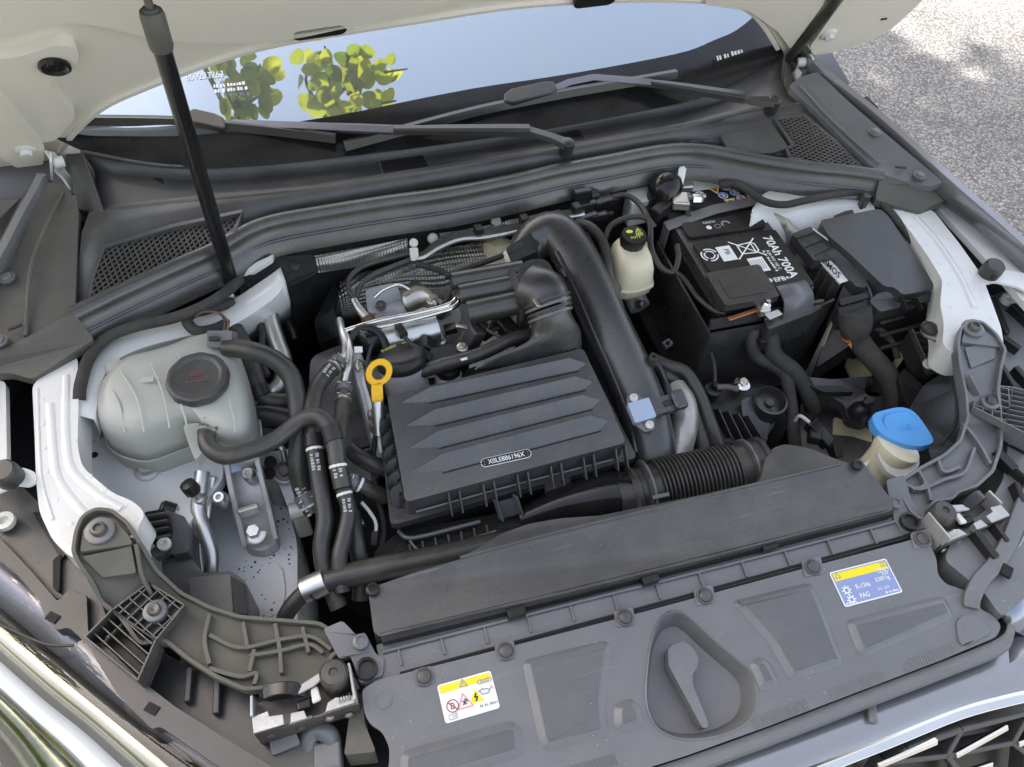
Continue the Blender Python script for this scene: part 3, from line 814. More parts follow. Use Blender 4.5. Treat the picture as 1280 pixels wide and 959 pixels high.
# intake meshes
mp = WL([(114, 385, .056), (120, 352, .061), (134, 314, .068), (220, 288, .071), (304, 270, .071), (292, 290, .066), (262, 310, .061), (190, 346, .058)])
prism('mesh_backing', [p - Vector((0, 0, .001)) for p in mp], .004, M['void'], cowl, 0)
mesh_grille('intake_mesh', [p + Vector((0, 0, .005)) for p in mp], .0072, .0024, .003, M['plastic'], cowl)
prism('mesh_frame', [p + Vector((0, 0, .007)) for p in offset_poly(mp, .008)], .010, M['cowl'], cowl, .002, holes=[[p + Vector((0, 0, .007)) for p in mp]])
mp = WL([(971, 153, .07), (1004, 149, .072), (1040, 180, .064), (1073, 211, .057), (1030, 208, .057), (988, 199, .058), (985, 190, .06), (993, 184, .062)])
prism('mesh_backing', [p - Vector((0, 0, .001)) for p in mp], .004, M['void'], cowl, 0)
mesh_grille('intake_mesh', [p + Vector((0, 0, .005)) for p in mp], .0072, .0024, .003, M['plastic'], cowl)
prism('mesh_frame', [p + Vector((0, 0, .007)) for p in offset_poly(mp, .008)], .010, M['cowl'], cowl, .002, holes=[[p + Vector((0, 0, .007)) for p in mp]])
# service hatch
prism('service_hatch', roundpoly(WL([(900, 169, .073), (966, 156, .074), (986, 184, .068), (962, 192, .063), (912, 190, .062)]), .008), .006, M['cowl'], cowl, .002, 3)

# fender trims (black plastic planks between cowl and fender)
for s, pts, line, clips in (
    (-1, [(-80, 430, .058), (-60, 385, .066), (0, 300, .086), (30, 240, .10), (46, 226, .105), (84, 232, .095), (98, 262, .082), (94, 390, .056), (40, 418, .054), (-5, 440, .054)],
     [(78, 240, .094), (55, 290, .09), (38, 340, .078), (32, 420, .056)], [(8, 347, .073), (-2, 426, .06)]),
    (1, [(986, 108, .09), (1000, 96, .1), (1022, 90, .103), (1062, 128, .096), (1120, 178, .085), (1180, 228, .07), (1164, 233, .062), (1128, 226, .06), (1100, 217, .062), (1060, 180, .07), (1020, 140, .08)],
     [(1000, 106, .098), (1040, 150, .082), (1100, 205, .068)], [(1094, 165, .083), (1150, 219, .068)])):
    ft = thing('fender_trim', 'dusty black plastic trim along the ' + ('left' if s < 0 else 'right') + ' fender beside the cowl', 'trim panel', W(*pts[0]), 'fender trims')
    prism('trim_panel', roundpoly(WL(pts), .006), .012, M['plastic_grey'] if s > 0 else M['plastic_dusty'], ft, .004, 3)
    tube('trim_rib', [W(p[0], p[1], p[2] + .001) for p in line], .003, M['plastic_grey'] if s > 0 else M['plastic_dusty'], ft, seg=8)
    for c in clips:
        disc_clip('push_clip', W(c[0], c[1], c[2] + .003), (0, 0, 1), .009, M['plastic_grey'], ft)
    sl = (20, 411, .062) if s < 0 else (1125, 211, .07)
    box('slot', W(*sl) + Vector((0, 0, .003)), (.018, .004, .002), M['blackprint'], ft, axes(Vector((1, .35 * -s, 0))), 0)

# ================================================================ wipers
def wiper(label, arm, blade, pivot, clampx, zz, cover, steel):
    w_ = thing('wiper', label, 'wiper', W(*pivot), 'windscreen wipers')
    P_ = [W(*p) for p in arm]
    sweep('wiper_arm', P_, [(-.010, -.004), (-.008, .004), (.008, .004), (.010, -.004)], M['wiper'], w_, scales=[1.25] + [1.0] * (len(P_) - 2) + [.55], bevel=.0008)
    lathe('pivot_cap', W(*pivot), (0, -.15, 1), [(.012, -.02), (.0125, 0), (.012, .006), (.008, .009), (.0001, .0095)], M['wiper'], w_, 22)
    cA, cB = W(*cover[0]), W(*cover[1])
    sweep('arm_cover', [cA, cA.lerp(cB, .1), cA.lerp(cB, .6), cB], [(-.011, -.006), (-.010, .005), (-.006, .008), (.006, .008), (.010, .005), (.011, -.006)], M['wiper'], w_, scales=[1, 1.02, .85, .55], bevel=.001)
    sweep('steel_arm', [W(*p) for p in steel], [(-.006, -.0015), (-.006, .0015), (.006, .0015), (.006, -.0015)], M['sheen'], w_, up=Vector((0, -.5, .85)), bevel=.0006)
    B_ = crom([W(*p) for p in blade], 6)
    sweep('blade_spoiler', B_, [(-.010, -.002), (-.006, .005), (.002, .008), (.010, -.002)], M['wiper'], w_, up=Vector((0, -.35, .93)))
    sweep('blade_rubber', [p + Vector((0, .002, -.007)) for p in B_], [(-.002, -.004), (-.002, .005), (.002, .005), (.002, -.004)], M['wiper'], w_, up=Vector((0, -.35, .93)))
    C = W(*clampx[0]); D_ = W(*clampx[1]) - C
    prism('blade_connector', [C + D_ * u + Vector((0, .0, .008)) + Vector((0, 1, .35)).normalized() * v for u, v in ((-.05, -.008), (0.1, -.014), (.9, -.014), (1.02, -.008), (1.0, .010), (.8, .014), (.15, .014), (-.02, .006))], Vector((0, .004, -.014)), M['wiper'], w_, .003, 3)
    return w_
wiper('black wiper lying flat with its pivot at the middle of the cowl', [(708, 180, .10), (690, 172, .105), (660, 163, .112), (580, 163, .115), (490, 162, .118), (440, 160, .12), (360, 156, .122)],
      [(96, 150, .12), (150, 150, .122), (230, 152, .123), (320, 160, .12), (420, 172, .113)], (709, 181, .098), ((238, 148, .126), (282, 158, .122)), .1, ((662, 163, .118), (489, 162, .123)), [(492, 162, .126), (440, 160, .127), (380, 157, .127), (290, 154, .126)])
wiper('black wiper with a bent shiny arm, pivot by the right hinge', [(966, 127, .10), (940, 126, .105), (920, 120, .11), (860, 110, .116), (810, 103, .122), (735, 97, .124), (690, 112, .12)],
      [(430, 182, .105), (500, 163, .112), (600, 137, .118), (700, 117, .122), (800, 100, .124), (845, 92, .124)], (967, 128, .098), ((632, 126, .124), (694, 112, .126)), .1, ((930, 122, .116), (812, 103, .128)), [(814, 103, .130), (780, 100, .131), (742, 97, .132), (712, 103, .131), (686, 114, .128)])

# ================================================================ firewall insulation, heat shields
fw = thing('firewall_insulation', 'black felt insulation mat under the cowl seal', 'insulation mat', W(560, 300, -.05))
top_ = [W(*p) for p in ((300, 352, .018), (345, 318, .022), (400, 294, .022), (480, 276, .022), (560, 263, .022), (640, 248, .022), (720, 232, .022), (785, 222, .022), (850, 212, .02))]
mid_ = [W(*p) for p in ((312, 372, .0), (352, 344, .0), (404, 318, .0), (482, 300, .0), (562, 285, .0), (642, 268, .0), (722, 250, .0), (787, 240, .0), (850, 232, .0))]
low_ = [p + Vector((0, .015, -.24)) for p in mid_]
loft('felt_mat', [crom(r, 5) for r in (top_, mid_, low_)], M['felt'], fw, smooth=60, solid=.004)
prism('felt_flap', roundpoly(WL([(296, 352, .018), (332, 322, .022), (392, 318, .012), (396, 338, .0), (362, 352, -.02), (345, 372, -.03), (320, 388, -.03), (304, 378, 0)]), .006), .008, M['felt'], fw, .003)
for p in ((368, 332, .008), (1, 1, 0)):
    if p[0] > 10: lathe('felt_button', W(*p), (0, -.5, .8), [(.010, -.002), (.009, .003), (.005, .005), (.0001, .0055)], M['black'], fw, 18)
for p in ((620, 277, .0), (541, 298, -.002), (586, 262, .01)):
    lathe('nylon_stud', W(*p), (0, -.6, .8), [(.009, -.004), (.0085, .003), (.005, .006), (.0001, .0065)], M['clip_white'], fw, 18)

def dimple_mat():
    m_ = mat('dimpled_heat_shield', (.55, .54, .50), .38, metal=.9, var=.1, dust=.2, dcol=(.2, .18, .15))
    n = m_.node_tree; L = n.links; b = n.nodes['Principled BSDF']
    tc = n.nodes.new('ShaderNodeNewGeometry'); mp_ = n.nodes.new('ShaderNodeMapping'); mp_.inputs['Rotation'].default_value = (.6, 0, .5)
    L.new(tc.outputs['Position'], mp_.inputs['Vector'])
    sp = n.nodes.new('ShaderNodeSeparateXYZ'); L.new(tc.outputs['Position'], sp.inputs[0])
    def mth(op, a, b_=None):
        q = n.nodes.new('ShaderNodeMath'); q.operation = op
        for k, z in ((0, a), (1, b_)):
            if z is None: continue
            if isinstance(z, (int, float)): q.inputs[k].default_value = z
            else: L.new(z, q.inputs[k])
        return q.outputs[0]
    v_ = mth('SUBTRACT', sp.outputs['Y'], mth('MULTIPLY', sp.outputs['Z'], 1.3))
    hgt = mth('MULTIPLY', mth('SINE', mth('MULTIPLY', mth('ADD', sp.outputs['X'], v_), 620)), mth('SINE', mth('MULTIPLY', mth('SUBTRACT', sp.outputs['X'], v_), 620)))
    bp = n.nodes.new('ShaderNodeBump'); bp.inputs['Strength'].default_value = 1; bp.inputs['Distance'].default_value = .0016
    L.new(hgt, bp.inputs['Height']); L.new(bp.outputs[0], b.inputs['Normal'])
    return m_
M['dimple'] = dimple_mat()
hs_ = thing('heat_shield', 'bright dimpled aluminium heat shield strip on the felt firewall', 'heat shield', W(450, 320, -.02))
loft('shield_strip', [crom(WL(r), 4) for r in ([(388, 321, .01), (430, 313, .01), (470, 306, .01), (509, 298, .01)], [(389, 330, .0), (431, 323, .0), (471, 315, .0), (510, 307, .0)], [(393, 342, -.012), (432, 336, -.012), (472, 328, -.012), (512, 319, -.012)])], M['dimple'], hs_, smooth=60, solid=.0015)
loft('shield_strip', [crom(WL(r), 4) for r in ([(548, 292, .0), (600, 284, .0), (650, 272, .0), (700, 262, .0)], [(550, 300, -.01), (602, 292, -.01), (652, 282, -.01), (702, 270, -.01)])], M['dimple'], hs_, smooth=60, solid=.0015)
hs2 = thing('turbo_heat_shield', 'curved dimpled heat shield wrapped round the exhaust side of the engine', 'heat shield', W(500, 360, -.1))
loft('shield_skin', [crom(WL(r), 5) for r in (
    [(425, 352, -.05), (455, 340, -.04), (500, 330, -.035), (550, 312, -.03), (606, 300, -.03)],
    [(424, 375, -.06), (455, 358, -.05), (500, 346, -.045), (552, 334, -.04), (608, 322, -.04)],
    [(424, 392, -.09), (455, 382, -.08), (500, 370, -.075), (556, 360, -.07), (610, 345, -.07)],
    [(428, 410, -.14), (458, 402, -.13), (503, 392, -.12), (560, 382, -.12), (612, 370, -.12)])], M['dimple'], hs2, smooth=60, solid=.0015)
loft('shield_skin', [crom(WL(r), 4) for r in ([(368, 352, -.06), (398, 342, -.05), (420, 338, -.05)], [(374, 366, -.09), (402, 356, -.08), (424, 352, -.08)], [(384, 380, -.13), (408, 372, -.12), (430, 366, -.12)])], M['dimple'], hs2, smooth=60, solid=.0015)

# ================================================================ engine block mass
eng = thing('engine', 'dark engine with cast aluminium cam cover and grey oil filter housing', 'engine', W(600, 500, -.5))
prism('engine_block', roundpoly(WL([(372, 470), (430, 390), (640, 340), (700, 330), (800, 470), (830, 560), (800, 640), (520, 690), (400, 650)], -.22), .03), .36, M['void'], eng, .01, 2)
# cylinder head / cam cover patches
prism('cam_cover', roundpoly(WL([(420, 432), (480, 396), (560, 378), (640, 360), (676, 430), (560, 470), (470, 480)], -.11), .02), .1, M['alu'], eng, .008, 3)
prism('exhaust_flange', roundpoly(WL([(468, 386, -.055), (500, 372, -.05), (540, 372, -.05), (572, 380, -.055), (578, 398, -.07), (556, 428, -.09), (520, 428, -.09), (470, 410, -.08)]), .01), .05, M['alu'], eng, .006, 3)
prism('shield_plate', roundpoly(WL([(456, 362, -.04), (494, 353, -.035), (503, 372, -.05), (492, 390, -.06), (460, 392, -.06)]), .008), .012, M['alu'], eng, .004, 3)
bolt('flange_bolt', W(476, 382, -.048), (0, -.5, .85), .005, M['steel_dark'], eng)
prism('shield_plate', roundpoly(WL([(512, 385, -.05), (536, 366, -.042), (548, 372, -.045), (566, 388, -.055), (536, 400, -.06)]), .008), .01, M['zinc'], eng, .004, 3)
for p in ((540, 374, -.038), (542, 420, -.06), (551, 424, -.058)):
    bolt('flange_bolt', W(*p), (0, -.25, 1), .006, M['zinc'], eng)
loft('turbo_elbow', [crom(WL(r), 5) for r in ([(500, 362, -.03), (520, 352, -.025), (540, 364, -.03)], [(504, 380, -.04), (526, 368, -.035), (548, 382, -.04)], [(510, 396, -.06), (534, 386, -.055), (556, 398, -.06)])], M['zinc'], eng, smooth=60, solid=.003)
lathe('turbo_housing', W(622, 330, -.06), (-.9, -.3, .2), [(.02, -.03), (.042, -.02), (.046, .0), (.04, .016), (.026, .022)], M['tank_cream'], eng, 24)
# alu cylinder behind the filter (coolant pump housing)
tube('camshaft_housing', WL([(455, 432, -.045), (500, 422, -.04), (545, 410, -.04)]), .026, M['alu_pipe'], eng, seg=20)
lathe('pump_cover', W(452, 430, -.03), (-.9, -.4, .3), [(.026, -.02), (.026, .004), (.02, .008), (.012, .008)], M['gloss_black'], eng, 20)
prism('pump_label', rrect(W(448, 437, -.008), Vector((1, -.2, 0)).normalized(), Vector((.1, .8, .5)).normalized(), .012, .009, .001), .0005, M['white'], eng, 0)
tube('pump_hose', WL([(438, 425, -.02), (450, 412, -.01), (466, 412, -.01), (478, 424, -.02), (484, 440, -.03)]), .007, M['black'], eng)
# oil filter housing
fa = Vector((-.05, .36, .93)).normalized(); fb = W(500, 440, -.006) - fa * .071
lathe('filter_housing', fb - fa * .08, fa, [(.031, 0), (.033, .06), (.034, .118), (.035, .122), (.035, .128)], M['filter_alu'], eng, 32)
cp = lathe('filter_cap', fb + fa * .048, fa, [(.035, 0), (.0375, .003), (.0375, .011), (.035, .017), (.031, .021), (.025, .0225), (.0001, .0235)], M['black'], eng, 32, wob=lambda i: 1 + (.012 if i % 4 < 2 else 0))
text('filter_lettering', 'TWIN', fb + fa * .073 + Vector((-.026, .002, 0)), Vector((1, .35, 0)), Vector((-.3, 1, -.3)), .009, M['limeprint'], cp)
text('filter_lettering', '24Nm', fb + fa * .073 + Vector((.006, .012, 0)), Vector((1, .1, 0)), Vector((-.1, 1, -.38)), .0075, M['limeprint'], cp)
# oil filler cap with white ring
ob = W(560, 462, -.05)
lathe('filler_neck', ob - Vector((0, 0, .05)), (0, -.08, 1), [(.021, 0), (.021, .042), (.019, .046)], M['clip_white'], eng, 24)
lathe('filler_cap', ob, (0, -.08, 1), [(.019, -.004), (.0195, .004), (.017, .009), (.012, .011), (.0001, .012)], M['black'], eng, 24, wob=lambda i: 1 + (.05 if i % 3 == 0 else 0))
# black cam sensor cover
sc_ = prism('sensor_cover', roundpoly(WL([(537, 436, -.02), (570, 428, -.018), (584, 432, -.02), (588, 446, -.028), (560, 456, -.034), (538, 452, -.03)]), .006), .03, M['black'], eng, .005, 3)
bolt('cover_screw', W(578, 434, -.016), (0, -.1, 1), .005, M['zinc'], sc_)
# ignition coils / tilted plugs
for (a, b, mt) in (((540, 428, -.02), (522, 444, -.05), 'black'), ((598, 410, -.01), (584, 436, -.05), 'plastic'), ((622, 396, -.01), (648, 428, -.04), 'black')):
    A = W(*a); B = W(*b)
    c = bar('coil_body', A, B, .026, .022, M[mt], eng, bevel=.004)
    bar('coil_stem', B, B + (B - A) * .7, .016, .016, M['plastic_dusty'], eng, bevel=.004)
for x, mt in ((616, 'rust'), (625, 'zinc'), (634, 'clip_white')):
    lathe('injector', W(x, 408 - (x - 616) * .3, -.06), (.1, -.3, 1), [(.006, 0), (.006, .03), (.004, .036)], M[mt], eng, 12)
# breather hose from filler to intake neck
htube('breather_hose', [(520, 466, -.03), (535, 462, -.025), (556, 455, -.02), (590, 446, -.012), (615, 436, -.006), (640, 424, -.004), (668, 418, -.008)], .0105, M['rubber'], eng)
bar('hose_mark', W(576, 450, -.001), W(584, 448, .0), .004, .001, M['white'], eng, bevel=0)
# timing cover on the left flank
tc_ = prism('timing_cover', roundpoly(WL([(388, 446, -.06), (428, 430, -.05), (446, 440, -.05), (482, 552, -.10), (474, 600, -.12), (430, 606, -.14), (396, 540, -.11), (386, 480, -.08)]), .014), .22, M['satin'], eng, .008, 3)
ed = crom(WL([(442, 444, -.03), (452, 480, -.04), (462, 520, -.06), (472, 560, -.08), (478, 588, -.1)]), 5)
sweep('engine_bracket', ed, [(-.012, -.012), (-.012, .01), (-.006, .014), (.006, .014), (.010, .008), (.010, -.012)], M['alu'], eng, bevel=.002)
sweep('bracket_web', [p + Vector((.004, 0, .012)) for p in ed[2:-3]], [(-.003, -.004), (-.003, .005), (.003, .005), (.003, -.004)], M['alu_pipe'], eng)
for p in ((450, 458, -.02), (466, 520, -.045), (467, 533, -.05)):
    bolt('bracket_bolt', W(*p), (.7, -.3, .5), .006, M['zinc'], eng)
prism('cover_lug', roundpoly(WL([(440, 548, -.07), (462, 542, -.07), (464, 556, -.075), (444, 562, -.075)]), .003), .02, M['black'], eng, .002)
# charge pipe coolant lines in bright steel
htube('fuel_line', [(424, 416, -.012), (470, 402, -.008), (520, 392, -.004), (552, 384, 0), (566, 378, .002), (570, 372, .002), (568, 366, -.01)], .0042, M['chrome'], eng)
htube('fuel_line', [(438, 414, -.02), (480, 408, -.014), (530, 396, -.008), (558, 388, -.002), (570, 382, .0), (575, 374, 0), (572, 364, -.01)], .0042, M['chrome'], eng)
htube('heater_pipe', [(424, 400, -.02), (428, 416, -.01), (432, 432, -.008), (430, 446, -.012), (420, 456, -.02)], .0058, M['alu_pipe'], eng)
htube('heater_pipe', [(428, 412, -.02), (436, 430, -.01), (436, 455, -.01), (432, 470, -.016), (428, 486, -.024)], .0058, M['alu_pipe'], eng)
# oxygen sensor with its leads
ox = thing('oxygen_sensor', 'brassy oxygen sensor with two dark leads looping over the heat shield', 'sensor', W(452, 388, -.04))
tube('sensor_body', WL([(442, 374, -.012), (450, 388, -.02), (460, 400, -.03)]), .0065, M['zinc'], ox, rads=[.0055, .007, .0085])
lathe('sensor_nut', W(459, 399, -.028), W(459, 399, -.028) - W(442, 374, -.012), [(.009, -.004), (.009, .006)], M['rust'], ox, 6, 20)
for px in ([(443, 374, -.012), (436, 362, -.004), (438, 346, 0), (456, 332, .002), (490, 322, .004), (515, 316, .006)], [(446, 372, -.012), (450, 358, -.004), (466, 344, 0), (494, 332, .002), (520, 322, .004)]):
    htube('sensor_lead', px, .0042, M['rubber'], ox)
# glossy black heater duct left of the shield
dk = prism('vacuum_duct', roundpoly(WL([(416, 356, -.04), (424, 362, -.04), (420, 392, -.06), (424, 420, -.08), (398, 430, -.10), (392, 402, -.08)]), .008), .09, M['gloss_black'], None, .008, 4)
tag(dk, 'glossy black moulded duct against the dimpled heat shield', 'duct')
# dark starter/solenoid box in the shadow
sx_ = thing('solenoid_box', 'grey solenoid box with label in the gap behind the reservoir', 'solenoid', W(370, 400, -.2))
prism('solenoid_case', roundpoly(WL([(348, 378, -.13), (372, 374, -.13), (386, 392, -.14), (388, 406, -.15), (352, 414, -.15)]), .004), .06, M['steel_dark'], sx_, .004)
prism('solenoid_label', WL([(372, 394, -.128), (382, 392, -.13), (384, 402, -.138), (374, 404, -.136)]), .0004, M['blueprint'], sx_, 0)
htube('solenoid_cable', [(348, 384, -.10), (356, 396, -.10), (364, 412, -.11), (368, 424, -.12)], .008, M['black'], sx_)
tube('solenoid_stud', WL([(366, 384, -.11), (378, 382, -.11)]), .006, M['zinc'], sx_)

# ================================================================ air filter box
ab = thing('air_filter_box', 'black ribbed air filter box lid with a small riveted number plate', 'air filter box', W(640, 600, -.2))
RL, RR, FRc, FL = W(484, 495, .004), W(729, 435, .010), W(783, 553, -.016), W(507, 628, -.022)
lid = prism('lid', roundpoly([RL, RR, FRc, FL], .008), .04, M['lid'], ab, .004, 3)
fl = WL([(472, 514, -.045), (735, 448, -.03), (797, 572, -.056), (488, 657, -.06)])
prism('lid_flange', roundpoly(fl, .010), .014, M['plastic'], ab, .003, 2)
prism('lower_box', roundpoly([p.lerp(sum(fl, Vector()) / 4, .05) - Vector((0, 0, .014)) for p in fl], .012), .16, M['black'], ab, .006, 2)
Uab = (RR - RL); 
# the lid's own frame for ribs
def LB(u, v, h=0.):      # u across, v from rear to front
    p = RL.lerp(RR, u).lerp(FL.lerp(FRc, u), v); return p + Vector((0, 0, h))
for (lx, ly, rx, ry, wd) in ((497, 505, 735, 454, 13), (503, 534, 743, 477, 14), (507, 562, 752, 500, 15), (511, 592, 762, 526, 16)):
    def zat(px, py):
        # height of the lid plane under the pixel
        n_ = (RR - RL).cross(FL - RL).normalized(); return WPl(px, py, RL, n_)
    tl, tr = zat(lx, ly), zat(rx, ry)
    d = (tr - tl); n_ = (RR - RL).cross(FL - RL).normalized()
    if n_.z < 0: n_ = -n_
    fwd = n_.cross(d.normalized());  fwd = fwd if fwd.y < 0 else -fwd
    half = wd * .00115 * .58
    a = tl + d * .17 - fwd * half; b = tr - d * .10 - fwd * half; c = tr - d * .06 + fwd * half; e = tl + d * .15 + fwd * half
    h1 = n_ * .012; dn = -n_ * .001
    v = [tl + dn, tr + dn, a + dn, b + dn, c + dn, e + dn, a + h1, b + h1]
    v += [a - fwd * .004 + dn, b - fwd * .004 + dn]
    f = [(6, 7, 4, 5), (8, 9, 7, 6), (0, 8, 6), (0, 6, 5), (1, 7, 9), (1, 4, 7), (0, 5, 4, 1, 9, 8)]
    mk('lid_rib', v, f, M['lid'], ab, 20, .0006)
    # black strip painting the dark shade line at each rib's front edge
    prism('rib_shade_line', [e + fwd * .0002 + n_ * .0003, c + fwd * .0002 + n_ * .0003, c + fwd * .0022 + n_ * .0003, e + fwd * .0022 + n_ * .0003], -n_ * .001, M['void'], ab, 0)
# fins along the front skirt
A0, A1 = W(512, 632, -.032), W(783, 560, -.026)
for k in range(12):
    u = .17 + (k // 2) * .155 + (k % 2) * .048
    if u > 1: continue
    p = A0.lerp(A1, u)
    q = p + Vector((0, -.018, -.022))
    bar('skirt_fin', p + Vector((0, .004, .002)), q, .0022, .012, M['plastic'], ab, bevel=.0004)
htube('skirt_line', [(520, 640, -.045), (640, 607, -.045), (784, 570, -.043)], .0016, M['plastic_grey'], ab)
# louvres on the left flank
for k in range(7):
    p = W(484 + k * 2.6, 520 + k * 16.5, -.022)
    sweep('side_louvre', crom([p + Vector((.004, .008, .006)), p + Vector((-.006, .004, .004)), p + Vector((-.007, -.006, -.004)), p + Vector((.003, -.010, -.008))], 4), [(-.0015, -.006), (-.0015, .006), (.0015, .006), (.0015, -.006)], M['black'], ab, up=Vector((-1, 0, .3)))
# number plate
pa, pb = W(601, 580, -.012), W(664, 566, -.012)
nn = (RR - RL).cross(FL - RL).normalized(); nn = nn if nn.z > 0 else -nn
pa = WPl(601, 580, RL + nn * .0006, nn); pb = WPl(664, 566, RL + nn * .0006, nn)
NX = (pb - pa).normalized(); NY = nn.cross(NX); cc = (pa + pb) / 2
L_ = (pb - pa).length
pt = prism('number_plate', rrect(cc + nn * .001, NX, NY, L_, .013, .0064, 6), -nn * .0012, M['white'], ab, .0004)
prism('plate_field', rrect(cc + nn * .0014, NX, NY, L_ - .0018, .0112, .0055, 6), -nn * .0006, M['blackprint'], pt, 0)
text('plate_lettering', 'X0LE886196X', cc + nn * .0012 - NY * .0034, NX, NY, .0098, M['white'], pt, 'CENTER', ext=.0006, sx=.88, bold=.012)
for sx in (-1, 1):
    for sy in (-1, 1):
        lathe('plate_rivet', cc + nn * .0012 + NX * sx * (L_ / 2 - .005) + NY * sy * .0022, nn, [(.0009, 0), (.0007, .0006), (.0001, .0008)], M['chrome'], pt, 8)
# clips at the front
prism('bracket_clip', roundpoly(WL([(619, 628, -.06), (645, 621, -.06), (651, 641, -.085), (626, 648, -.085)]), .002), .004, M['plastic_grey'], ab, .001)
for x0, x1, y0, y1 in ((619, 627, 626, 650), (644, 651, 620, 642)):
    bar('clip_cheek', W(x0, y0, -.052), W(x1, y1, -.082), .003, .01, M['plastic_grey'], ab, bevel=.0005)
prism('clip_plate', roundpoly(WL([(534, 638, -.058), (568, 629, -.058), (568, 634, -.066), (535, 643, -.066)]), .001), .01, M['plastic'], ab, .001)
prism('clip_plate', roundpoly(WL([(680, 602, -.056), (712, 594, -.056), (714, 606, -.07), (682, 614, -.07)]), .001), .01, M['plastic'], ab, .001)
# neck that flares from the lid up to the resonator
def ring(c, ax, r1, r2, n=20):
    a = Vector(ax).normalized(); u = Vector((1, 0, 0)); u = (u - a * u.dot(a)).normalized(); v = a.cross(u)
    return [c + u * (r1 * math.cos(2 * math.pi * i / n)) + v * (r2 * math.sin(2 * math.pi * i / n)) for i in range(n)]
rings = [ring(W(686, 386, .05), (.12, -.75, -.55), .031, .031), ring(W(690, 404, .035), (.1, -.9, -.45), .032, .031), ring(W(692, 422, .016), (.0, -.95, -.35), .042, .030), ring(W(680, 438, .002), (-.1, -.95, -.25), .058, .026), ring(W(664, 449, -.006), (-.15, -.96, -.15), .074, .018), ring(W(660, 458, -.012), (-.15, -.97, -.1), .080, .006)]
rings = [[crom([r[i] for r in rings], 4)[k] for i in range(20)] for k in range(len(crom([r[0] for r in rings], 4)))]
loft('intake_neck', rings, M['satin'], ab, closed=True, cap=True, smooth=60)

# ================================================================ resonator
rs = thing('intake_resonator', 'black triple-tube intake resonator with elbow and clamp above the engine', 'resonator', W(640, 370, .0))
for (a, b, r) in (((566, 352, .030), (654, 337, .044), .0150), ((575, 368, .025), (658, 352, .038), .0160), ((585, 391, .014), (664, 374, .026), .0190)):
    tube('resonator_tube', [W(*a), W(*a).lerp(W(*b), .5), W(*b)], r, M['satin'], rs, seg=22, n=3)
tube('elbow_throat', WL([(664, 360, .050), (678, 366, .054), (685, 378, .050), (687, 390, .045)]), .034, M['satin'], rs, seg=24, rads=[.036, .036, .034, .033])
prism('resonator_elbow', roundpoly(WL([(646, 334, .066), (662, 324, .076), (682, 323, .08), (694, 340, .076), (697, 364, .066), (680, 376, .056), (662, 386, .044), (652, 362, .054)]), .014), Vector((0, .012, -.055)), M['satin'], rs, .015, 5)
prism('elbow_collar', roundpoly(WL([(634, 336, .058), (642, 333, .062), (660, 384, .038), (652, 388, .034)]), .006), .03, M['satin'], rs, .004, 3)
for k, c in enumerate(((684, 376, .052), (685, 382, .05), (687, 388, .047), (688, 394, .043))):
    lathe('hose_clamp', W(*c), (.12, -.75, -.55), [(.033, -.002), (.0362 - .0006 * k, -.0018), (.0362 - .0006 * k, .0018), (.033, .002)], M['plastic_grey'] if k % 2 else M['rubber'], rs, 28)
bar('clamp_tang', W(668, 374, .075), W(674, 384, .072), .006, .004, M['zinc'], rs)
prism('resonator_foot', roundpoly(WL([(646, 386, .01), (658, 384, .01), (664, 396, .0), (650, 400, .0)]), .003), .03, M['satin'], rs, .002)
# actuator box behind
ac = thing('actuator_box', 'black actuator box with grey side behind the resonator elbow', 'actuator', W(650, 310, .0))
prism('actuator_case', roundpoly(WL([(632, 310, .05), (668, 288, .055), (674, 304, .045), (672, 314, .04), (640, 328, .035)]), .004), .04, M['black'], ac, .004)
prism('actuator_side', roundpoly(WL([(632, 312, .052), (640, 330, .034), (636, 334, .03), (628, 318, .045)]), .002), .03, M['tank_cream'], ac, .002)

# ================================================================ charge air pipe
cp_ = thing('charge_pipe', 'large black plastic charge air pipe sweeping down beside the air filter box', 'air pipe', W(760, 430, -.1))
path = WL([(655, 318, .01), (672, 298, .028), (694, 292, .036), (715, 315, .03), (738, 360, .01), (762, 415, -.015), (786, 468, -.04), (804, 515, -.062), (814, 560, -.085), (818, 610, -.12)])
tube('pipe', path, .037, M['satin'], cp_, n=6, seg=28, rads=[.03, .034, .035, .035, .036, .037, .038, .038, .036, .034])
sm = [p + Vector((.026, .012, .024)) for p in crom(path[3:9], 6)]
tube('mould_seam', sm, .003, M['black'], cp_, raw=True, seg=6)
sm = [p + Vector((-.032, -.010, .016)) for p in crom(path[3:9], 6)]
tube('mould_seam', sm, .003, M['satin'], cp_, raw=True, seg=6)
prism('pipe_lug', roundpoly(WL([(700, 336, .035), (708, 334, .04), (716, 342, .035), (706, 346, .03)]), .002), .006, M['satin'], cp_, .001)
lathe('pipe_boss', W(817, 447, -.005), (0, -.1, 1), [(.008, -.03), (.008, 0), (.006, .003), (.003, .003), (.003, -.002)], M['satin'], cp_, 16)
